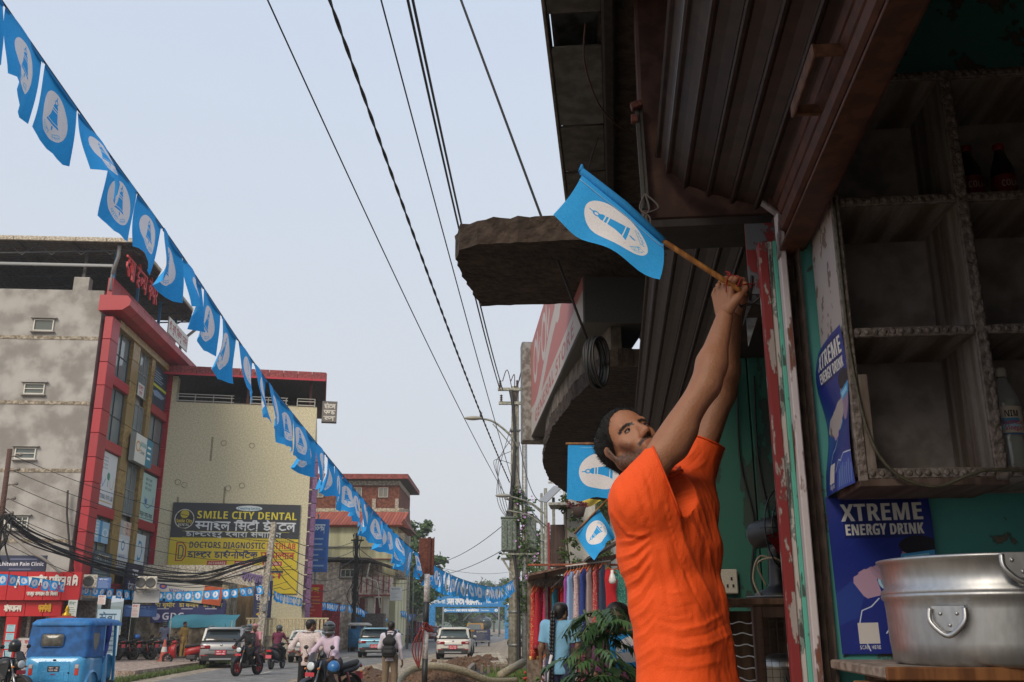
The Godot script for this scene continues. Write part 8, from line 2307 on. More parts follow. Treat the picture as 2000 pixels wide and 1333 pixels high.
func build_people()->void:
	person("person","person in black with grey helmet riding the red wheeled motorcycle",on_bike(-9.3,-35.5,162),{"pose":rider(0.08,1.02,0.34,0.82,0.02),"sleeve":1.95,"shirt":col("17171a"),"trousers":col("19191b"),"helmet":mat(col("5d6468"),0.25),"skin":Color(0.2,0.1,0.06),"wide":1.08,"curl":[0.9,0.9,0.5],"collar":false})
	person("person","passenger in pink and dark trousers behind rider in black",on_bike(-9.3,-35.5,162,0.42),{"pose":rider(0.1,0.9,0.12,0.86,-0.05),"sleeve":1.0,"shirt":col("b87a84"),"trousers":col("4b3640"),"curl":[0.9,0.9,0.5],"hair_col":col("a8727c")})
	person("person","man in maroon shirt and dark helmet riding black scooter away",on_bike(-9.55,-41,-8),{"pose":rider(0.05,0.98,0.3,0.8,0.2),"sleeve":0.8,"shirt":col("5a1c38"),"trousers":col("1c1c20"),"helmet":mat(col("3f4446"),0.3),"curl":[0.9,0.9,0.5]})
	person("person","man in pale checked shirt seen from behind, hands on hips",at(-4.3,0.03,-21.2,172),{"pose":{"head":Vector3(-.03,1.63,.03),"shl":Vector3(.2,1.43,0),"ell":Vector3(.33,1.19,-.14),"wrl":Vector3(.2,1.08,-.12),"shr":Vector3(-.2,1.43,0),"elr":Vector3(-.32,1.18,-.12),"wrr":Vector3(-.22,1.02,.05),"knl":Vector3(.12,.5,.02),"anl":Vector3(.14,.08,0)},"sleeve":1.45,"shirt":col("bfb0ad"),"weave":"cells","weave_sc":3.5,"trousers":col("161619"),"look":-0.75,"hem":-.12,"curl":[0.8,0.8,0.5],"wide":1.05})
	var b:=person("person","man with black backpack seen from behind, pale shirt, khaki trousers",at(-2.85,0.02,-23.6,176),{"sleeve":1.9,"shirt":col("b9b3bd"),"trousers":col("6f5f4c"),"hem":-.1,"wide":1.03,"pose":{"wrr":Vector3(-.27,.86,.06),"ell":Vector3(.26,1.16,.03),"wrl":Vector3(.2,1.2,.2)}})
	var bp:=thing("backpack","black backpack worn by man in khaki trousers","backpack",at(-2.85,0.02,-23.6,176))
	part("bag",amesh_of([[Vector3(-.07,1.08,-.2),.11,Vector3(.07,1.08,-.2),.11],[Vector3(-.06,1.28,-.19),.1,Vector3(.06,1.28,-.19),.1],[Vector3(0,1.38,-.17),.08,Vector3(0,1.3,-.17),.1],[Vector3(-.08,1.0,-.24),.07,Vector3(.08,1.0,-.24),.07]],0.018,0.014),mat(col("1a1a1c"),0.8,"fibre",5),bp)
	part("front_pocket",amesh_of([[Vector3(-.07,1.05,-.29),.055,Vector3(.07,1.05,-.29),.055],[Vector3(-.07,1.14,-.28),.05,Vector3(.07,1.14,-.28),.05]],0.014,0.01),mat(col("202022"),0.8,"fibre",5),bp)
	for s in [-1.0,1.0]:part("shoulder_strap",MB.new(true).tube(curve([Vector3(s*.07,1.4,-.18),Vector3(s*.11,1.475,-.06),Vector3(s*.12,1.46,.06),Vector3(s*.14,1.25,.14),Vector3(s*.16,1.05,.02)],5),0.022,7).done(),mat(col("1a1a1c"),0.8),bp)
	person("person","helmeted man in pale pink shirt steering the near motorcycle",on_bike(-3.78,-21,150),{"pose":rider(0.1,1.03,0.33,0.83,0.0),"sleeve":1.9,"shirt":col("b9a6b6"),"trousers":col("3c3638"),"helmet":mat(col("4b4f52"),0.28),"look":0.35,"curl":[0.9,0.9,0.5],"skin":Color(0.16,0.075,0.045)})
	solo("pannier_bag",amesh_of([[Vector3(-.05,.62,-.1),.14,Vector3(-.05,.62,.2),.14],[Vector3(-.05,.8,0),.1,Vector3(-.05,.8,.15),.1]],0.02,0.02),mat(col("6c7076"),0.7,"fibre",4),"grey pannier bag hung on the side of the near motorcycle","bag","",at(-3.78,0,-21,150)*mv(0.3,0,-0.1))
	person("person","traffic policeman in bright blue shirt and white cap from behind",at(-13.5,0,-64,170),{"sleeve":0.8,"shirt":col("2c84b4"),"trousers":col("22304c"),"cap":mat(col("c4c2be"),0.6),"hair":"short"})
	person("person","rider in white shirt and dark helmet beside the policeman",at(-10.9,0,-58.5,200),{"sleeve":0.8,"shirt":col("a9a6b4"),"trousers":col("2a2a30"),"helmet":mat(col("232528"),0.3)})
	person("person","woman in mustard shawl standing by the parked red scooter",at(-16.5,0.14,-50.4,60),{"sleeve":1.2,"shirt":col("96783f"),"trousers":col("a08048"),"hem":-.35,"collar":false,"wide":1.05,"weave":"cells"})
	person("person","person in grey patterned shirt and helmet beside traffic cone",at(-17.3,0.14,-49.8,40),{"sleeve":0.8,"shirt":col("74778c"),"trousers":col("7d8090"),"helmet":mat(col("55595e"),0.3),"weave":"cells","hem":-.3})
	person("person","rider in white on blue scooter left of the white SUV",on_bike(-6.0,-84,178),{"pose":rider(0.03,0.98,0.3,0.8,0.2),"sleeve":0.8,"shirt":col("b4b2b4"),"trousers":col("33343c"),"helmet":mat(col("2a2f44"),0.3),"curl":[0.9,0.9,0.5]})
	for k in 4:person("person",["passer-by in red top by the far parked motorcycles","passer-by in grey near the far kerb","passer-by in dark shirt under the far bunting","passer-by in blue beside the last shop"][k],at(-11.9+0.25*k,0,-88-k*7,60+k*80),{"shirt":[col("7c2c30"),col("7d8088"),col("2c3038"),col("3a5f8a")][k],"trousers":col("2a2b30")},"passers-by along the far kerb")
func amesh_of(bones:Array,cell:float,k:float)->ArrayMesh:
	var v:=nets(bones,cell,k)
	return amesh(v[0],v[1])
# right side: clothes stall, girls, plants, white house
func garment(label:String,X:Transform3D,w:float,h:float,c:Color,pat:Color,sd:int)->void:
	var o:=thing("hanging_dress",label,"dress",X,"dresses hung at the clothes stall")
	var r:=RandomNumberGenerator.new()
	r.seed=sd
	var rows:=[]
	for i in 9:
		var t:=i/8.0
		var ring:=PackedVector3Array()
		var ww:=w*(0.55+0.12*sin(t*3.0)+0.4*t) if t>0.02 else w*0.25
		if t>0.1 and t<0.2:ww=w*0.85
		for j in 16:
			var a:=TAU*j/16
			ring.append(Vector3(cos(a)*ww*0.5*(1+0.12*sin(a*5+sd)*t),-t*h+0.015*sin(a*4+sd)*t,sin(a)*0.05*(0.6+t)*(1+0.35*sin(a*6+sd*2))))
		rows.append(ring)
	part("cloth",MB.new(true).loft(rows).done(),fabric(c,pat,sd),o)
	part("border",MB.new(true).loft([ring_of(w*0.49,0.082,-h-0.012),ring_of(w*0.495,0.084,-h+0.05)]).done(),mat(pat,0.7,"cells",6),o)
	var hg:=part("hanger",MB.new(true).tube([Vector3(-w*0.4,-0.07,0),Vector3(-w*0.15,0.0,0),Vector3(0,0.03,0),Vector3(w*0.15,0.0,0),Vector3(w*0.4,-0.07,0)],0.012,6).done(),mat(col("b0551c"),0.5),o)
	part("hook",MB.new(true).tube([Vector3(0,0.03,0),Vector3(0,0.08,0),Vector3(0.02,0.1,0),Vector3(0,0.12,0)],0.004,5).done(),mat(col("8a8c8e"),0.4),hg)
func ring_of(rx:float,rz:float,y:float)->PackedVector3Array:
	var p:=PackedVector3Array()
	for j in 16:p.append(Vector3(cos(TAU*j/16)*rx,y,sin(TAU*j/16)*rz))
	return p
func fabric(c:Color,pat:Color,sd:int)->StandardMaterial3D:# printed cloth
	var key:="fabric%s%s"%[c.to_html(),pat.to_html()]
	if MC.has(key):return MC[key]
	var m:=StandardMaterial3D.new()
	m.albedo_texture=peel("fab"+key,c,pat,0.035,0.62) if c!=pat else tex("fibre")
	if c==pat:m.albedo_color=c
	m.uv1_triplanar=true
	m.uv1_scale=Vector3.ONE*2.2
	m.roughness=0.85
	m.cull_mode=BaseMaterial3D.CULL_DISABLED
	MC[key]=m
	return m
func build_right_row()->void:
	var o:=thing("white_house","white rendered house with vines behind the clothes stall","building",at(1.25,0,-23.5,-6))
	part("wall",bx(Vector3(2.0,3.1,-3),Vector3(4.0,6.2,6)),mat(col("b6b5b1"),0.9,"streak",0.25,{"t2":"fine","s2":1.0}),o)
	part("shutter_window",bx(Vector3(-0.15,3.5,0.06),Vector3(0.34,1.0,0.1),0.01),mat(col("3c2a26"),0.7,"wood",1),o)
	part("red_frame",bx(Vector3(-0.36,3.4,0.05),Vector3(0.05,1.3,0.12),0.005),mat(col("82222c"),0.6),o)
	part("balcony_grille",MB.new().box(Vector3(0.05,4.4,0.5),Vector3(0.7,0.06,0.9)).box(Vector3(0.05,4.9,0.9),Vector3(0.7,0.04,0.04)).done(),mat(col("8a8a86"),0.7,"grime",1),o)
	part("pillar",bx(Vector3(0.95,3.0,0.3),Vector3(0.34,6,0.34),0.02),mat(col("4d5138"),0.95,"grime",1.2),o)
	o=thing("wall_creeper","dry creeper climbing the corner of the white house","vine",at(1.25,0,-23.2,-6))
	part("stem",MB.new(true).tube(curve([Vector3(0.1,0,0.1),Vector3(0.2,2,0.15),Vector3(0.05,4,0.15),Vector3(0.25,5.6,0.15)],5),0.02,6).done(),mat(col("54452f"),0.9),o)
	var cl:=[]
	for k in 8:cl.append([Vector3(0.15+0.15*sin(k*2.1),2.4+k*0.42,0.2),Vector3(0.16,0.3,0.12)])
	for k in 7:cl.append([Vector3(0.95,2.7+k*0.4,0.45),Vector3(0.2,0.3,0.15)])
	part("foliage",leaf_crown(cl,90,0.09,9),leaf_mat(col("d8d4b0")),o)
	solo("yellow_cloth",cloth(Vector3(1.6,4.35,-21.5),Vector3(0.75,0.35,0.1),Vector3(-0.25,-0.3,0),0.06,3),mat(col("a8953c"),0.85,"fibre",3,{"back":Color(0.2,0.17,0.05)}),"yellow cloth strip hung from the white house","cloth")
	solo("hanging_flowerpot",MB.new(true).lathe([Vector2(0,0),Vector2(0.1,0),Vector2(0.16,0.2),Vector2(0.15,0.21),Vector2(0.05,0.19)],14,mv(1.45,3.92,-21.0)).done(),mat(col("3a2c28"),0.8),"dark flowerpot hung before the white house wall","flowerpot")
	var fl:=thing("maroon_flowers","dark red flower bunch above the hung flowerpot","plant",at(1.4,4.22,-21.0))
	part("foliage",leaf_crown([[Vector3.ZERO,Vector3(0.2,0.14,0.18)]],160,0.07,31),mat(col("5a1826"),0.7),fl)
	# stall
	var Z:=-18.4
	o=thing("stall_roof","slanting rusty tin roof over the hanging dresses","roof",at(0,0,Z))
	part("tin_sheet",MB.new().prism(PackedVector2Array([Vector2(0.3,2.5),Vector2(1.95,2.86),Vector2(1.95,2.9),Vector2(0.3,2.54)]),2.4,mv(0,0,0.9)).done(),mat(col("6a5348"),0.8,"grime",0.8),o)
	part("edge",bx(Vector3(1.13,2.69,0.93),Vector3(1.7,0.035,0.03),0.005),mat(col("8a4a32"),0.8,"grime",1),o,Transform3D(Basis(),Vector3.ZERO))
	part("side_sheet",MB.new().prism(PackedVector2Array([Vector2(1.3,2.75),Vector2(2.2,3.25),Vector2(2.2,3.29),Vector2(1.3,2.79)]),2.4,mv(0,0,1.4)).done(),mat(col("4d4845"),0.8,"grime",0.8),o)
	part("frame",MB.new().bar(Vector3(0.42,2.42,0.6),Vector3(2.0,2.55,0.6),0.03,0.03).bar(Vector3(0.62,0,0.5),Vector3(0.62,2.6,0.5),0.05,0.05).bar(Vector3(1.95,0,0.5),Vector3(1.95,2.8,0.5),0.05,0.05).bar(Vector3(0.4,2.3,0.2),Vector3(1.1,2.28,0.2),0.025,0.025).bar(Vector3(0.7,2.3,0.7),Vector3(1.2,2.75,0.7),0.02,0.02).done(),mat(col("3c3836"),0.6,"grime",1),o)
	part("back_sheet",bx(Vector3(1.4,1.3,-1.0),Vector3(2.2,2.6,0.05)),mat(col("6a5d52"),0.9,"grime",0.8),o)
	part("white_rod",MB.new(true).cyl(Vector3(0.95,2.66,1.0),Vector3(1.75,2.76,1.0),0.014,0.014,6).done(),mat(col("b5b1a8"),0.5),o)
	var D:=[["b01426","c8a45a"],["a81c2c","7d2030"],["9c1840","c08a90"],["a01a50","b8405c"],["c08418","b07414"],["1c6a82","16586c"],["b4342a","8a3a34"],["ac1420","8c1018"],["b01a24","c9a9a0"],["39584c","8a9a88"],["8a3a80","a058a0"],["7f9cc0","90b0d0"],["a89a98","8a1c28"],["b5a6a4","a03040"],["b9aca8","95202c"],["24387c","1c2c64"],["9a161e","84141c"],["8f7d7c","a8949a"],["b0a0a0","a02434"],["a01420","b5a090"],["7a5a6c","9a8090"],["26304a","34425c"],["8f8564","a99a78"],["b31620","b31620"],["17685a","7aa094"]]
	var nm:=["crimson dress with gold border, leftmost on the stall","red dress second from the stall's left end","magenta dress third from the stall's left end","pink red dress fourth from the stall's left end","mustard yellow dress on the stall","teal blue dress beside the mustard one","faded red kurta beside the stall post","deep red embroidered dress right of the post","red dress with pale flowers beside the deep red one","dark green print dress right of the flowered red","purple dress edge among the prints","pale blue slip dress edge showing","white dress with dark red flowers","pale dress with pink red blossoms","cream dress printed red, in the middle row","royal blue dress in the middle row","blood red dress in the right row","mauve grey dress right of the blood red","pale dress with red hem, right row","red and cream panelled dress","dusky pink print dress","navy dress beside the beige one","beige patterned dress left of the scarlet","plain scarlet dress hanging long at the right","sea green dress with lace yoke at stall's right end"]
	for k in 25:
		var right:=k>=10
		var x:=0.42+k*0.075 if not right else 0.98+(k-10)*0.056
		if k==24:x=1.86
		if k==23:x=1.7
		var y:=2.33-0.01*(k%3) if not right else 2.55+0.012*(k-10)
		if k>=23:y=2.6
		var h:float=[1.25,1.05,1.1,1.0,1.15,1.05,1.2,1.1,1.0,1.05][k%10]
		garment(nm[k],at(x,y,Z+(0.25 if not right else 1.0)+0.1*(k%2),62 if k<23 else 10),0.36 if k!=24 else 0.42,h if k!=23 else 1.45,col(D[k][0]),col(D[k][1]),k)
	for k in 5:garment(["lower row: pale dress under the mustard one","lower row: pink dress at knee height","lower row: orange red dress","lower row: white dress with red flowers","lower row: rose dress"][k],at(0.62+k*0.16,1.15,Z+0.35+0.1*(k%2),55),0.34,0.75,[col("a9a4b0"),col("a02858"),col("b04a30"),col("b5a8a6"),col("9a3850")][k],[col("90405c"),col("c06a80"),col("b0402c"),col("a0283a"),col("b98a90")][k],40+k)
	solo("hanging_bulb",MB.new(true).lathe([Vector2(0,-0.14),Vector2(0.05,-0.12),Vector2(0.062,-0.07),Vector2(0.045,0.0),Vector2(0.025,0.06),Vector2(0.025,0.1),Vector2(0,0.1)],14,mv(1.74,2.48,Z+1.3)).done(),mat(col("c9c9c4"),0.3),"unlit white bulb hanging before the scarlet dress","light bulb")
	# garden wall, hedge, shrubs
	o=thing("garden_wall","stained grey garden wall behind the two poles","wall",at(1.05,0,-31,-4))
	part("wall",bx(Vector3(0,0.75,0),Vector3(0.25,1.5,17),0.02),mat(col("6d675c"),0.95,"grime",0.5,{"t2":"streak","s2":0.9}),o)
	for d in [["shrub","brownish dry shrub at the foot of the garden wall",0.75,-21.5,0.75,0.5,700,0.1,"c8a070"],["shrub","bright green low plant beside the red flowers",0.62,-16.6,0.45,0.35,500,0.09,"e0ffb0"],["shrub","green bush behind the girl in light blue",0.85,-18.8,0.7,0.45,700,0.1,"d8f0b0"],["shrub","dark hedge above the garden wall",1.2,-27,2.0,0.6,1200,0.12,"b0c8a0"],["shrub","leafy plant with red flowers near pole base",0.5,-22.5,0.5,0.4,500,0.09,"d0e8b0"],["shrub","dark hanging foliage beside the cloth stall",1.0,-21.8,1.9,0.5,900,0.1,"a8c090"]]:
		var s:=thing(d[0],d[1],"shrub",at(d[2],0,d[3]),"shrubs along the garden wall")
		part("stem",MB.new(true).cyl(Vector3.ZERO,Vector3(0,d[4]*0.6,0),0.02,0.01,6).done(),mat(col("54452f"),0.9),s)
		var q:=[]
		for k in 5:q.append([Vector3(sin(k*2.4)*d[5]*0.5,d[4]*(0.35+0.15*k),cos(k*2.4)*d[5]*0.4),Vector3(d[5],d[4]*0.28,d[5])*0.6])
		part("foliage",leaf_crown(q,d[6]/5,d[7],d[1].hash()%99),leaf_mat(col(d[8])),s)
	var rf:=thing("red_flowers","small red flower spikes beside a stone near the pole","plant",at(0.38,0,-21.5))
	var rr:=RandomNumberGenerator.new()
	rr.seed=6
	for k in 26:part("flower",MB.new(true).ball(Vector3(rr.randfn(0,0.14),0.25+rr.randf()*0.45,rr.randfn(0,0.1)),Vector3.ONE*0.03,6).done(),mat(col("b0322c"),0.7),rf)
	var fs:=MB.new()
	for k in 20:fs.bar(Vector3(rr.randfn(0,0.1),0,rr.randfn(0,0.1)),Vector3(rr.randfn(0,0.16),0.4+rr.randf()*0.25,rr.randfn(0,0.1)),0.008,0.008)
	part("stems",fs.done(),mat(col("4c5a2c"),0.8),rf)
	solo("kerb_stone",MB.new(true).ball(Vector3.ZERO,Vector3(0.16,0.18,0.16),10).done(),mat(col("8d887c"),0.95,"grime",3),"pale stone at the foot of the garden wall","stone","",at(0.52,0.1,-20.8))
	# raised walk of the shop row
	struct("footpath",bx(Vector3(0.9,0.12,-9.5),Vector3(2.6,0.24,9.0),0.03),mat(col("7c7469"),0.95,"grime",0.7),"",SF)
	# more cluttered fronts between the curved canopy and the stall
	o=thing("dark_shopfront","dim narrow shopfront under the curved canopy","shop",SF)
	part("wall",bx(Vector3(2.0,1.8,-13.5),Vector3(2.0,3.6,4)),mat(col("57483e"),0.95,"grime",0.6),o)
	part("side_wall",bx(Vector3(1.55,1.6,-9.0),Vector3(0.2,3.0,5.5)),mat(col("5d5048"),0.95,"grime",0.6),o)
	for k in 5:part("hung_goods",bx(Vector3(1.2+0.12*(k%3),1.6+0.2*(k%2),-7.5-k*0.9),Vector3(0.14,0.5,0.1),0.03),mat([col("7d2030"),col("3a5a4a"),col("86632c"),col("3d3a60"),col("8a4a6a")][k],0.8,"cells",4),o)
	# blue flags on sticks
	flag_on_stick("blue bell flag hung sideways from canopy behind the man's head",Vector3(0.26,2.446,-4.4),Vector3(0.34,0.004,-0.02),Vector3(-0.002,-0.255,0.0),1,0.006,Vector3(0.75,2.45,-4.42))
	flag_on_stick("blue bell flag slanting on a stick below the hung one",Vector3(0.39,2.19,-6.0),Vector3(0.155,0.155,-0.08),Vector3(0.1,-0.17,0.04),1,0.03,Vector3(0.66,2.46,-6.1))
	flag_on_stick("blue bell flag held in front of the dark haired girl",Vector3(0.66,1.575,-7.0),Vector3(0.33,0.07,-0.02),Vector3(0.0,-0.26,0.0),1,0.008,Vector3(1.1,1.66,-7.0))
	# girls
	var g:=person("person","girl in light blue top with long plait, seen from behind",at(0.6,0.24,-12.6,168),{"pose":{"head":Vector3(-.02,1.56,.02)},"sleeve":0.75,"shirt":col("6f9fbe"),"trousers":col("2e3550"),"hair":"short","wide":0.95,"look":-0.5,"collar":false,"hem":-.12})
	var pl:=MB.new(true)
	for k in 20:
		var y:=1.56-k*0.045
		for s in [-1,1]:pl.ball(Vector3(0.06+0.015*s*(1 if k%2 else -1)+0.002*k,y,-0.13-0.02*sin(k*0.2)),Vector3(0.024,0.034,0.022)*(1.0-0.02*k),8)
	part("plait",pl.done(),mat(col("15110f"),0.5,"fibre",9),g)
	part("ribbon",MB.new(true).tube([Vector3(0.08,1.06,-0.15),Vector3(0.12,0.9,-0.16),Vector3(0.13,0.72,-0.15)],[0.02,0.016,0.012],6).done(),mat(col("c4c2c8"),0.7),g)
	var g2:=person("person","dark haired girl half hidden behind blue flag and orange shirt",at(0.83,0.24,-7.55,-25),{"pose":{"head":Vector3(-.02,1.44,.05),"neck":Vector3(0,1.28,0),"chest":Vector3(0,1.1,0),"pelvis":Vector3(0,.78,0),"shl":Vector3(.16,1.23,0),"shr":Vector3(-.16,1.23,0),"ell":Vector3(.2,1.0,.05),"elr":Vector3(-.22,1.0,.05),"wrl":Vector3(.1,1.02,.25),"wrr":Vector3(-.3,.95,.25),"hil":Vector3(.08,.76,0),"hir":Vector3(-.08,.76,0),"knl":Vector3(.1,.42,.02),"knr":Vector3(-.1,.42,.02)},"sleeve":0.7,"shirt":col("4a1c3c"),"trousers":col("2a2030"),"collar":false,"curl":[0.8,0.8,0.5],"skin":Color(0.14,0.07,0.042)})
	person("person","taller dark haired woman behind the girl with the flag",at(1.12,0.24,-8.3,-30),{"sleeve":0.9,"shirt":col("3a2430"),"trousers":col("2a2028"),"collar":false,"pose":{"head":Vector3(0,1.56,.03)}})
	# potted bamboo palm
	palm()
	struct("street_soil",bx(Vector3(0.2,0.0,-20),Vector3(1.4,0.02,12)),mat(col("6d5f4d"),0.97,"grime",1.1))
func flag_on_stick(label:String,o:Vector3,e1:Vector3,e2:Vector3,turn:int,amp:float,tip:Vector3)->void:
	var t:=thing("blue_flag",label,"flag",Transform3D(),"blue bell flags on sticks")
	part("cloth",cloth(o,e1,e2,amp,int(o.x*1000),turn,14,12),flag_mat(),t)
	part("stick",MB.new(true).cyl(o-e1.normalized()*0.01,tip,0.006,0.006,7).done(),mat(col("7d5a34"),0.7,"wood",3),t)
	part("sleeve_seam",MB.new(true).tube([o+e2*0.08,o+e1*0.5+e2*0.07,o+e1+e2*0.08],0.0018,5).done(),mat(col("7fb0d4"),0.8),t)
func palm()->void:
	var o:=thing("potted_palm","dark green bamboo palm in a pot beside the orange shirt","potted plant",at(0.56,0.24,-6.6))
	part("pot",MB.new(true).lathe([Vector2(0,0),Vector2(0.15,0),Vector2(0.2,0.3),Vector2(0.21,0.3),Vector2(0.21,0.34),Vector2(0.18,0.34),Vector2(0.17,0.28),Vector2(0,0.28)],24).done(),mat(col("5a3a2c"),0.8,"grime",2),o)
	var r:=RandomNumberGenerator.new()
	r.seed=21
	var gm:=mat(col("3d5a34"),0.45,"fine",5,{"back":Color(0.06,0.12,0.03)})
	var gm2:=mat(col("2f4a2c"),0.45,"fine",5,{"back":Color(0.05,0.1,0.03)})
	for k in 100:
		var a:=r.randf()*TAU
		var y:=r.randf_range(0.4,1.6)
		var base:=Vector3(r.randfn(0,0.05),y-0.12,r.randfn(0,0.05))
		var d:=Vector3(cos(a),0,sin(a))
		var ln:=r.randf_range(0.2,0.36)
		var up:=r.randf_range(0.3,1.0)
		var pts:=[]
		for j in 6:
			var t:=j/5.0
			pts.append(base+d*ln*t+Vector3(0,ln*(up*t-0.75*t*t),0))
		var f:=part("frond",MB.new(true).tube(pts,0.004,5).done(),mat(col("4d6238"),0.6),o)
		var b:=MB.new()
		for j in 9:
			var t:=0.22+0.78*j/8.0
			var c:Vector3=pts[mini(4,int(t*5))].lerp(pts[mini(5,int(t*5)+1)],t*5-int(t*5))
			var dd:Vector3=(pts[mini(5,int(t*5)+1)]-pts[mini(4,int(t*5))]).normalized()
			var side:=dd.cross(Vector3.UP).normalized()
			for s in [-1.0,1.0]:
				var l:=0.13*(1.0-absf(t-0.5)*0.7)*r.randf_range(0.8,1.15)
				var dir:Vector3=(side*s*0.8+dd*0.75+Vector3(0,r.randf_range(-0.25,0.1),0)).normalized()
				var wv:Vector3=dir.cross(Vector3.UP).normalized()*0.0125
				var m:Vector3=c+dir*l*0.45+Vector3(0,0.008,0)
				var e:Vector3=c+dir*l-Vector3(0,0.03,0)
				b.tri(c,m+wv,m); b.tri(c,m,m-wv)
				b.tri(m+wv,e,m); b.tri(m,e,m-wv)
		part("leaflets",b.done(),[gm,gm2][k%2],f)
	for k in 6:part("cane",MB.new(true).tube([Vector3(r.randfn(0,0.05),0.28,r.randfn(0,0.05)),Vector3(r.randfn(0,0.06),0.9,r.randfn(0,0.06)),Vector3(r.randfn(0,0.06),1.5,r.randfn(0,0.06))],0.009,6).done(),mat(col("46583a"),0.6),o)
# road works
func build_works()->void:
	var soil:=mat(col("5d4634"),0.97,"grime",0.9,{"t2":"speck","s2":3.0,"bump":4.0})
	var n:=FastNoiseLite.new()
	n.frequency=0.9
	n.fractal_octaves=5
	for d in [["long brown soil heap along road edge behind the backpack man",-4.1,-30.0,2.6,3.4,0.5,1],["dark soil mound right of the striped sign pole",-1.9,-27.5,1.3,1.8,0.85,2],["reddish soil heap in front of the white SUV",-1.6,-42.0,1.9,2.2,0.6,3],["soil bank along the drain slabs' right side",0.15,-46,0.8,7.0,0.35,4],["low soil spread at the photo's bottom beside the sign pole",-2.2,-21.5,2.4,1.6,0.24,5]]:
		var rows:=[]
		for i in 33:
			var row:=[]
			for j in 33:
				var u:=j/16.0-1.0
				var v:=i/16.0-1.0
				var e:=maxf(0.0,1.0-sqrt(u*u+v*v))
				var h:float=smoothstep(0.0,0.75,e)*d[5]*(0.75+0.55*n.get_noise_3d(u*1.6,v*1.6,d[6]*9.0))+0.22*d[5]*e*n.get_noise_3d(u*7,v*7,d[6]*5.0)
				row.append(Vector3(u*d[3],h-0.02,v*d[4]))
			rows.append(row)
		var s:=solo("soil_heap",MB.new(true).grid(rows).done(),soil,d[0],"soil heap","heaps of dug soil",at(d[1],0,d[2]))
		var r:=RandomNumberGenerator.new()
		r.seed=d[6]
		var b:=MB.new()
		for k in 90:
			var a:=r.randf()*TAU
			var q:=sqrt(r.randf())*0.95
			var u:=cos(a)*q
			var v:=sin(a)*q
			var e:=maxf(0.0,1.0-sqrt(u*u+v*v))
			var h:float=smoothstep(0.0,0.75,e)*d[5]*(0.75+0.55*n.get_noise_3d(u*1.6,v*1.6,d[6]*9.0))
			b.box(Vector3(u*d[3],h,v*d[4]),Vector3.ONE*r.randf_range(0.03,0.13),Basis(Vector3(r.randf(),r.randf(),r.randf()).normalized(),r.randf()*3),0.01)
		var cl:=part("clods",b.done(),mat(col("6a5240"),0.97,"grime",2.0),s)
		cl.set_meta("kind","stuff")
	for k in 9:
		solo("drain_slab",bx(Vector3.ZERO,Vector3(1.5,0.12,0.95),0.015),mat([col("9b958a"),col("a39c90"),col("918b80")][k%3],0.95,"grime",0.8),["nearest concrete drain slab, by the open trench","second concrete drain slab counting from the trench","third concrete drain slab counting from the trench","fourth concrete drain slab counting from the trench","fifth concrete drain slab counting from the trench","sixth concrete drain slab counting from the trench","seventh concrete drain slab counting from the trench","eighth concrete drain slab counting from the trench","farthest concrete drain slab from the trench"][k],"slab","concrete drain slabs",at(-0.95-0.05*k,0.24,-41.5-k*1.75,3+(k*7%5)))
	var o:=thing("open_drain","open drain trench with concrete walls near the pole foot","drain",at(-0.8,0,-38.5))
	part("wall",MB.new().box(Vector3(-0.75,0.1,0),Vector3(0.16,0.3,5),Basis(),0.02).box(Vector3(0.75,0.1,0),Vector3(0.16,0.3,5),Basis(),0.02).box(Vector3(0,0.06,-2.4),Vector3(1.5,0.3,0.16)).done(),mat(col("7d7469"),0.95,"grime",1),o)
	part("bed",bx(Vector3(0,0.012,0),Vector3(1.36,0.02,4.8)),mat(col("2d2621"),0.9,"grime",1),o)
	for k in 4:part("cross_beam",bx(Vector3(-0.3+0.24*k,0.14,1.2),Vector3(0.12,0.3,0.3),0.02),mat(col("6d6255"),0.95),o)
	solo("suction_hose",MB.new(true).tube(curve([Vector3(-1.6,0.1,-24.0),Vector3(-2.4,0.12,-23.6),Vector3(-2.75,0.35,-24.4),Vector3(-2.5,0.62,-25.6),Vector3(-1.9,0.66,-26.0),Vector3(-1.2,0.5,-26.5),Vector3(-0.6,0.25,-27),Vector3(0.1,0.2,-28)],8),0.1,12).done(),mat(col("8f8773"),0.7,"grime",1.5),"thick beige hose looping round the soil mound","hose")
	solo("drain_pipe",MB.new(true).cyl(Vector3(-0.35,0.2,-31.5),Vector3(0.35,0.5,-33.5),0.13,0.13,14).done(),mat(col("8d8672"),0.7,"grime",1.5),"short pale pipe end lying in grass near the pole","pipe")
	for d in [["faded red cloth lying across the hose at bottom",-1.25,-21.0,"8a3038",0.5],["pale green rag beside the sign pole foot",-0.9,-20.6,"8ab0a0",0.4],["grey white sack in front of the trench",-1.1,-24.5,"9a9aa0",0.5]]:
		solo("cloth_rag",cloth(Vector3(d[1],0.3,d[2]),Vector3(d[4],0.02,0.1),Vector3(0.1,-0.1,0.35),0.08,int(d[1]*-1000)),mat(col(d[3]),0.9,"fibre",3),d[0],"cloth")
	solo("plank",bx(Vector3.ZERO,Vector3(1.3,0.05,0.3),0.01),mat(col("7d6a52"),0.9,"wood",1),"broken board leaning on the reddish soil heap","board","",Transform3D(Basis(Vector3.BACK,-0.5)*Basis(Vector3.UP,0.3),Vector3(-1.5,0.35,-30)))
	var gr:=MB.new()
	var q:=RandomNumberGenerator.new()
	q.seed=15
	for k in 5200:
		var z:=-q.randf_range(17.5,42)
		tuft(gr,Vector3(q.randf_range(-0.9,1.0)+0.2*sin(z),0.0,z),q,0.14)
	var g:=struct("grass_patch",gr.done(),mat(col("55682f"),0.9,"fine",3.0,{"back":Color(0.1,0.14,0.03)}))
	g.set_meta("kind","stuff")
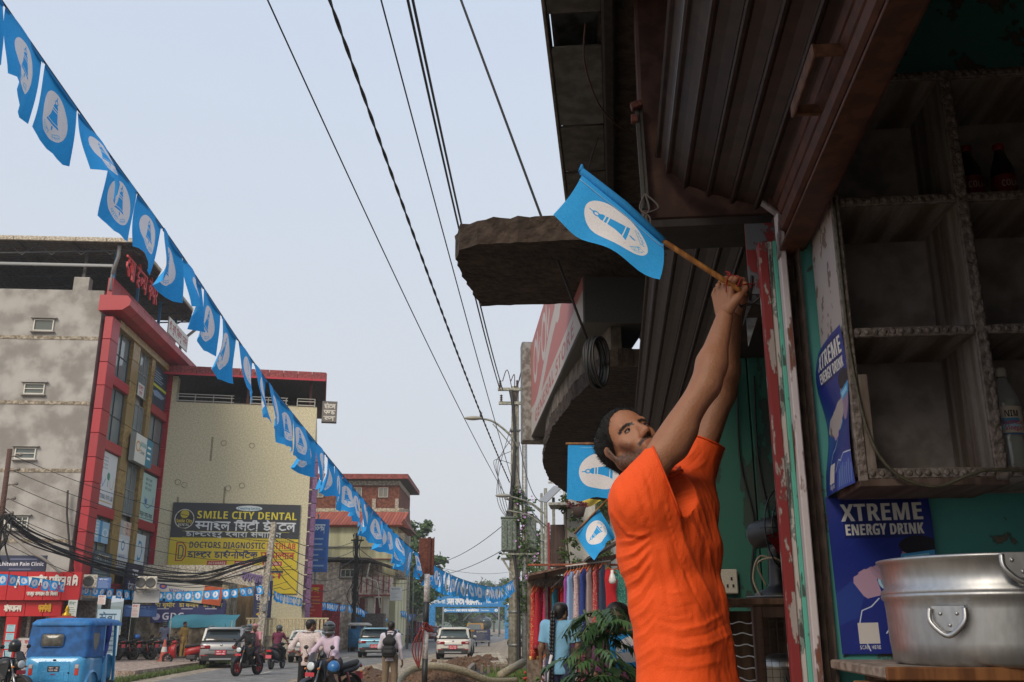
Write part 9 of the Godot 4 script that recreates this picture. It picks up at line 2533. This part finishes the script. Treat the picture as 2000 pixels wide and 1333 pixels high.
# the man in orange, tying the flag
func V3(a:Array)->Vector3:return Vector3(a[0],a[1],a[2])
func build_hero()->void:
	var o:=thing("person","bearded man in orange t-shirt reaching up to tie the flag","person")
	var skin:=Color(0.34,0.15,0.08)
	var hc:=Vector3(0.375,2.178,-2.99)
	# head turned up and towards the camera: columns left, up, forward
	var cx:=Basis(Vector3.RIGHT,deg_to_rad(16.63))
	var B:=cx*Basis(Vector3(.863,.241,-.446),Vector3(-.483,.665,-.575),Vector3(.157,.71,.689)).orthonormalized()
	var shr:=Vector3(0.375,2.02,-2.84)
	var elr:=Vector3(0.59,2.335,-2.83)
	var wrr:=Vector3(0.668,2.565,-2.86)
	var shl:=Vector3(0.585,2.10,-3.13)
	var ell:=Vector3(0.70,2.375,-3.1)
	var wrl:=Vector3(0.725,2.60,-2.98)
	var pel:=Vector3(0.515,1.46,-3.0)
	var neck:=Vector3(0.455,2.06,-3.0)
	# one body: limbs on a coarse grid, head and hands on finer ones
	var bones:=[[neck+Vector3(0.0,-0.02,0.0),.06,hc+B*Vector3(0,-.07,-.03),.055],[Vector3(0.47,1.9,-3.0),.1,pel,.11],
		[shr,.052,elr,.041],[shr.lerp(elr,0.45)+Vector3(0.012,-0.012,0),.047,shr.lerp(elr,0.6)+Vector3(.01,-.012,0),.043],[elr,.042,elr.lerp(wrr,0.3),.045],[elr.lerp(wrr,0.3),.045,wrr,.0275,Vector3(-.6,0,.8),1.12],
		[shl,.052,ell,.041],[ell,.041,ell.lerp(wrl,0.3),.044],[ell.lerp(wrl,0.3),.044,wrl,.027],
		[pel+Vector3(-.06,-.05,.06),.085,Vector3(0.46,1.03,-2.9),.06],[Vector3(0.46,1.03,-2.9),.058,Vector3(0.44,0.66,-2.93),.035],[pel+Vector3(.06,-.05,-.06),.085,Vector3(0.56,1.03,-3.08),.06],[Vector3(0.56,1.03,-3.08),.058,Vector3(0.56,0.66,-3.1),.035]]
	var lists:=[nets(bones,0.011,0.010),nets(head_bones(hc,B,1.0),0.0042,0.0045)]
	lists.append(nets(hand_bones(wrr,Vector3(-.02,1,.05),Vector3(.8,0,-.6),-1.0,[0.75,0.85,0.6],1.02,0.9),0.003,0.0022))
	lists.append(nets(hand_bones(wrl,Vector3(-.12,1,.12),Vector3(-.55,.1,.8),1.0,[0.85,0.95,0.7],1.02,1.0),0.003,0.0022))
	var vi:=merged(lists)
	part("body",amesh(vi[0],vi[1],paint_skin(vi[0],skin,hc,B,1.0,true)),mat(Color.WHITE,0.58,"",6.0,{"vc":true,"sss":0.03,"bump":0.06}),o)
	fine_eyes=true
	eyes(o,hc,B,1.0)
	# hair: cap, then short strands
	var hb:=[[hc+B*Vector3(0,.044,-.036),.085,hc+B*Vector3(0,.05,.012),.0775],[hc+B*Vector3(0,-.02,-.062),.05,hc+B*Vector3(0,.0,-.06),.06],[hc+B*Vector3(0,-.05,.125),.105,hc+B*Vector3(0,.005,.135),.112,B.x,0.72,-1.0]]
	var hv:=nets(hb,0.006,0.006)
	var HN:=normals(hv[0],hv[1])
	part("hair",amesh(hv[0],hv[1]),mat(col("0b0908"),0.85),o)
	var r:=RandomNumberGenerator.new()
	r.seed=2
	var sb_:=MB.new()
	for k in 4200:
		var i:int=r.randi()%hv[0].size()
		var p:Vector3=hv[0][i]
		var d:Vector3=(HN[i]+B*Vector3(r.randfn(0,.35),0.1+r.randfn(0,.35),0.5+r.randfn(0,.3))).normalized()
		var sd:=d.cross(HN[i]).normalized()*0.0009
		var ln:=r.randf_range(0.006,0.014)+0.016*maxf(0.0,(p-hc).normalized().dot(B.y)-0.3)*r.randf()
		sb_.tri(p-sd-HN[i]*0.002,p+d*ln,p+sd-HN[i]*0.002)
	part("hair_strands",sb_.done(),mat(col("0c0a09"),0.6),o)
	# t-shirt
	var sb:=[[Vector3(0.408,1.97,-2.9),.111,Vector3(0.545,2.0,-3.08),.112],[Vector3(0.434,1.84,-2.94),.117,Vector3(0.535,1.86,-3.05),.12],[Vector3(0.466,1.7,-2.95),.119,Vector3(0.53,1.7,-3.03),.124],[Vector3(0.486,1.58,-2.95),.122,Vector3(0.535,1.57,-3.02),.128],[Vector3(0.488,1.45,-2.95),.125,Vector3(0.545,1.44,-3.03),.134],[Vector3(0.492,1.34,-2.95),.128,Vector3(0.545,1.34,-3.03),.138],
		[shr+Vector3(-.004,-.026,-.014),.073,shr.lerp(elr,0.26)+Vector3(0.012,-.014,-.004),.07],[shl+Vector3(-.02,-.04,0),.08,shl.lerp(ell,0.36),.07],[neck+Vector3(-.01,-.06,0),.085,Vector3(0.47,1.95,-3.0),.12]]
	var sv:=nets(sb,0.0056,0.021)
	cut(sv,hc+B*Vector3(0,-.118,-.02),(hc-neck+Vector3(.03,.03,.02)).normalized(),0.1)
	var na:=(elr-shr).normalized()
	var qa:=Vector3(0.452,2.06,-2.84)
	na=Vector3(.92,.34,.15).normalized()
	cut(sv,qa,na,0.13)
	cut(sv,shl.lerp(ell,0.42),(ell-shl).normalized(),0.12)
	cut(sv,pel+Vector3(0,-.2,0),Vector3.DOWN,0.4)
	fold(sv)
	part("t_shirt",amesh(sv[0],sv[1]),mat(col("e8500c"),0.8,"fine",9.0,{"rim":0.12,"bump":0.04}),o)
	part("sleeve_hem",MB.new(true).tube(loop_of(sv,qa,na,0.095,26),0.0035,6).done(),mat(col("d6480a"),0.8,"fibre",9),o)
	part("sleeve_hem",MB.new(true).tube(loop_of(sv,shl.lerp(ell,0.42),(ell-shl).normalized(),0.08,26),0.0035,6).done(),mat(col("d6480a"),0.8,"fibre",9),o)
	var nv:=(hc-neck+Vector3(.03,.03,.02)).normalized()
	part("neckband",MB.new(true).tube(loop_of(sv,hc+B*Vector3(0,-.118,-.02)-nv*0.004,nv,0.09,28),0.006,6).done(),mat(col("dc4a0a"),0.8,"fibre",9),o)
	# trousers, shoes, stool
	var tv:=nets([[pel+Vector3(-.04,-.06,.04),.13,pel+Vector3(.04,-.06,-.04),.13],[pel+Vector3(-.06,-.05,.06),.1,Vector3(0.46,1.03,-2.9),.078],[Vector3(0.46,1.03,-2.9),.078,Vector3(0.44,0.7,-2.93),.065],[pel+Vector3(.06,-.05,-.06),.1,Vector3(0.56,1.03,-3.08),.078],[Vector3(0.56,1.03,-3.08),.078,Vector3(0.56,0.7,-3.1),.065]],0.02,0.014)
	part("trousers",amesh(tv[0],tv[1]),mat(col("2a2c34"),0.9,"fibre",4),o)
	for p in [Vector3(0.44,0.66,-2.93),Vector3(0.56,0.66,-3.1)]:
		part("shoe",amesh_of([[p+Vector3(-.03,-.0,0),.04,p+Vector3(.12,-.012,.05),.036]],0.014,0.01),mat(col("3a2c24"),0.6),o)
	# the flag in his hands
	var f:=thing("blue_flag","blue bell flag on a bamboo stick held up by the man","flag",Transform3D(),"blue bell flags on sticks")
	var a:=Vector3(0.231,3.042,-2.82)
	var e1:=Vector3(0.244,-0.252,0.03)
	var rows:=[]
	for i in 13:
		var v:=i/12.0
		var row:=[]
		for j in 17:
			var u:=j/16.0
			var base:=a+e1*u
			var fall:=Vector3(-0.108,-0.173,0.04).lerp(Vector3(-0.03,-0.145,0.05),u)
			var p:=base+fall*v
			p+=Vector3(0.5,0.4,0.6)*(0.010*sin(u*5.0+v*2.5)*v+0.006*sin(u*11.0+1.0)*v)
			p+=Vector3(0.01*sin(v*3.0),-0.012*sin(u*9.0)*v,0)
			row.append(p)
		rows.append(row)
	var fb:=MB.new(true)
	for i in 12:
		for j in 16:
			var uv:=[]
			for c in [[j,i],[j+1,i],[j+1,i+1],[j,i+1]]:uv.append(Vector2(1.0-c[1]/12.0,c[0]/16.0))
			fb.tri(rows[i][j],rows[i][j+1],rows[i+1][j+1],uv[0],uv[1],uv[2])
			fb.tri(rows[i][j],rows[i+1][j+1],rows[i+1][j],uv[0],uv[2],uv[3])
	part("cloth",fb.done(),flag_mat(),f)
	var st0:=a+e1*0.02
	var tip:=Vector3(0.735,2.625,-2.83)
	part("pole_sleeve",MB.new(true).tube([a-e1*0.02,a+e1*0.5+Vector3(.004,.006,0),a+e1*1.0],[0.012,0.014,0.012],10).done(),mat(col("1577b5"),0.85,"fibre",6,{"back":Color(.1,.2,.3)}),f)
	part("sleeve_corner",MB.new(true).loft([ring_at(a-e1*0.02,0.012),ring_at(a+Vector3(-.004,.03,0),0.003)]).done(),mat(col("1577b5"),0.85,"fibre",6),f)
	part("seam",MB.new(true).tube(range(17).map(func(j):return rows[2][j]+Vector3(0,0,0.003)),0.0016,5).done(),mat(col("7fb0d4"),0.8),f)
	part("stick",MB.new(true).tube([a+e1*0.3,a+e1*1.0,tip.lerp(a+e1,0.15),tip],[0.0065,0.0085,0.009,0.004],10).done(),mat(col("9a6a34"),0.55,"wood",4),f)
	part("red_thread",MB.new(true).tube(curve([Vector3(0.672,2.70,-2.82),Vector3(0.68,2.685,-2.8),Vector3(0.67,2.665,-2.81),Vector3(0.668,2.63,-2.82)],4),0.0022,5).tube(curve([Vector3(0.672,2.69,-2.815),Vector3(0.71,2.672,-2.8),Vector3(0.7,2.645,-2.8),Vector3(0.715,2.655,-2.82),Vector3(0.76,2.67,-2.85),Vector3(0.8,2.672,-2.9)],4),0.002,5).tube([Vector3(0.75,2.668,-2.85),Vector3(0.8,2.62,-2.9)],0.002,5).done(),mat(col("8d1414"),0.8),f)
	var s:=thing("wooden_stool","wooden stool the man in orange stands on","stool",at(0.5,0.24,-3.02,30))
	part("seat",bx(Vector3(0,0.37,0),Vector3(0.42,0.04,0.42),0.008),mat(col("6a4a30"),0.7,"wood",2),s)
	for x in [-0.17,0.17]:
		for z in [-0.17,0.17]:part("leg",bx(Vector3(x,0.175,z),Vector3(0.045,0.35,0.045),0.005),mat(col("5d4029"),0.7,"wood",2),s)
func ring_at(c:Vector3,r:float)->PackedVector3Array:
	var p:=PackedVector3Array()
	for j in 10:p.append(c+Vector3(cos(TAU*j/10)*r,0,sin(TAU*j/10)*r))
	return p
func loop_of(vi:Array,c:Vector3,n:Vector3,r:float,k:int)->Array:# the open edge's outline: farthest cloth vertices on the cut plane, by angle
	var x:=n.cross(Vector3.UP).normalized()
	var y:=n.cross(x)
	var best:=[]
	for i in k:best.append(0.02)
	var cen:=Vector3.ZERO
	for p in vi[0]:
		var d:Vector3=p-c
		if absf(d.dot(n))<0.006 and d.length()<r*1.5:
			var a:=atan2(d.dot(y),d.dot(x))
			var i:=int((a+PI)/TAU*k)%k
			best[i]=maxf(best[i],d.length())
	var out:=[]
	for i in k+1:
		var a:=-PI+TAU*(i+0.5)/k
		var q:float=(best[(i-1+k)%k]+best[i%k]+best[(i+1)%k])/3.0
		out.append(c+(x*cos(a)+y*sin(a))*q)
	return out
# creases of the shirt: each a polyline on the camera side in x,y with a depth and width; positive stands out
func fold(vi:Array)->void:
	var F:=[]
	for q in FOLDS:
		var p:=[]
		for i in range(2,q.size(),2):p.append(Vector2(q[i],q[i+1]))
		var r:=Rect2(p[0],Vector2.ZERO)
		for v in p:r=r.expand(v)
		F.append([q[0]*0.001,q[1]*0.001,p,r.grow(q[1]*0.0035)])
	var V:PackedVector3Array=vi[0]
	var N:=normals(V,vi[1])
	var n:=FastNoiseLite.new()
	n.frequency=9.0
	n.fractal_octaves=3
	var n2:=FastNoiseLite.new()
	n2.frequency=26.0
	for i in V.size():
		var p:=V[i]
		# seen from the camera, at the shirt's own depth
		var x:=p.x*2.9/-p.z
		var y:=1.63+(p.y-1.63)*2.9/-p.z
		var face:=smoothstep(-0.15,0.35,N[i].z-N[i].x*0.15)
		var d:=0.0
		if face>0.0:
			for f in F:
				if x<f[3].position.x or y<f[3].position.y or x>f[3].end.x or y>f[3].end.y:continue
				var best:=1e9
				var along:=0.0
				for k in f[2].size()-1:
					var a:Vector2=f[2][k]
					var b:Vector2=f[2][k+1]
					var ab:=b-a
					var t:=clampf((Vector2(x,y)-a).dot(ab)/ab.length_squared(),0,1)
					var e:=(Vector2(x,y)-a-ab*t).length()
					if e<best:
						best=e
						along=(k+t)/(f[2].size()-1)
				if best<f[1]*3.0:
					d+=f[0]*exp(-pow(best/f[1],1.35))*(0.35+0.65*sin(PI*clampf(along,0.08,0.92)))
		d=d*face+0.004*n.get_noise_3d(p.x*1.6,p.y*0.8,p.z*1.6)+0.0014*n2.get_noise_3d(p.x*1.4,p.y*0.6,p.z)
		V[i]=p+N[i]*d
	vi[0]=V
const FOLDS:=[
	[7.6,8.8,0.481,2.015,0.51,1.871,0.556,1.753,0.596,1.666,0.632,1.581],[-4.2,6.1,0.458,1.985,0.488,1.841,0.532,1.731,0.579,1.631],
	[-2.5,2.7,0.4,1.901,0.405,1.797,0.415,1.695,0.419,1.581,0.421,1.484],[4.2,5.4,0.502,2.031,0.529,1.946,0.565,1.864],
	[-4.2,4.8,0.518,2.038,0.549,1.946,0.578,1.871],[5.1,5.4,0.534,2.046,0.571,1.962,0.591,1.886],
	[-3.4,4.8,0.56,2.046,0.591,1.962,0.597,1.886],[4.2,4.8,0.581,2.054,0.608,1.985,0.607,1.901],
	[5.1,5.4,0.301,1.962,0.343,1.898,0.399,1.892],[-4.2,4.1,0.3,1.943,0.343,1.883,0.399,1.883],
	[5.1,4.8,0.312,1.871,0.358,1.879,0.406,1.901],[-3.4,4.1,0.314,1.853,0.362,1.862,0.405,1.886],
	[5.1,4.8,0.315,1.827,0.364,1.841,0.408,1.879],[-3.4,4.1,0.317,1.809,0.366,1.827,0.407,1.864],
	[5.1,4.8,0.32,1.782,0.37,1.807,0.41,1.853],[-3.4,4.1,0.322,1.765,0.373,1.79,0.409,1.834],
	[5.1,4.8,0.324,1.739,0.373,1.768,0.412,1.819],[-3.4,4.1,0.328,1.72,0.376,1.749,0.411,1.797],
	[4.2,4.8,0.332,1.695,0.378,1.724,0.413,1.775],[-3.4,4.1,0.337,1.674,0.38,1.702,0.415,1.753],
	[4.2,5.4,0.339,1.649,0.385,1.674,0.416,1.717],[4.2,6.1,0.349,1.595,0.388,1.612,0.419,1.645],
	[3.4,6.1,0.353,1.539,0.391,1.56,0.422,1.581],[5.1,6.1,0.431,1.635,0.489,1.621,0.557,1.635,0.611,1.666],
	[-4.2,5.4,0.433,1.612,0.491,1.598,0.563,1.609,0.621,1.638],[5.1,6.1,0.436,1.578,0.502,1.57,0.576,1.584,0.63,1.609],
	[-3.4,5.4,0.439,1.553,0.508,1.546,0.582,1.559],[4.2,6.1,0.441,1.525,0.514,1.52,0.595,1.536],
	[4.2,5.4,0.345,2.077,0.37,2.015,0.395,1.924],[-3.4,4.1,0.361,2.085,0.389,2.015,0.41,1.931],
	[4.2,4.8,0.381,2.093,0.405,2.031,0.423,1.946],[-2.5,4.1,0.33,2.054,0.351,1.985,0.379,1.909],
	[3.4,4.8,0.315,2.031,0.332,1.962,0.363,1.907],[4.2,4.8,0.514,2.108,0.546,2.132,0.567,2.16],
	[-4.2,4.1,0.526,2.093,0.558,2.116,0.578,2.14],[4.2,4.8,0.536,2.077,0.573,2.1,0.592,2.116],
	[4.2,6.8,0.456,1.871,0.467,1.782,0.5,1.681],[-3.4,6.8,0.44,1.841,0.45,1.739,0.461,1.652],
	[3.4,6.1,0.62,1.812,0.623,1.739,0.633,1.666],[-3.4,5.4,0.601,1.841,0.605,1.768,0.616,1.695],
	[3.4,3.4,0.462,2,0.477,1.916,0.5,1.827],[-2.5,3.4,0.47,1.962,0.49,1.871,0.516,1.782],
	[3.4,3.4,0.544,2.023,0.558,1.946,0.579,1.886],[-2.5,2.7,0.575,2.038,0.599,1.962,0.604,1.901],
	[2.5,3.4,0.578,1.871,0.596,1.782,0.621,1.71],[3.4,3.4,0.435,1.739,0.465,1.724,0.51,1.73],
	[-2.5,3.4,0.43,1.695,0.477,1.681,0.538,1.695],[3.4,3.4,0.426,1.659,0.473,1.649,0.521,1.658],
	[2.5,3.4,0.364,1.631,0.39,1.645,0.417,1.672],[-2.5,3.4,0.357,1.57,0.387,1.587,0.418,1.612],
	[2.5,3.4,0.359,1.511,0.394,1.531,0.424,1.548],[3.4,3.4,0.338,2.069,0.348,2,0.367,1.931],
	[-2.5,2.7,0.398,2.097,0.415,2.038,0.424,1.977],[2.5,2.7,0.408,2.108,0.422,2.062,0.429,2.008],
	[2.5,2.7,0.373,2.093,0.387,2.054,0.398,2.015],
]
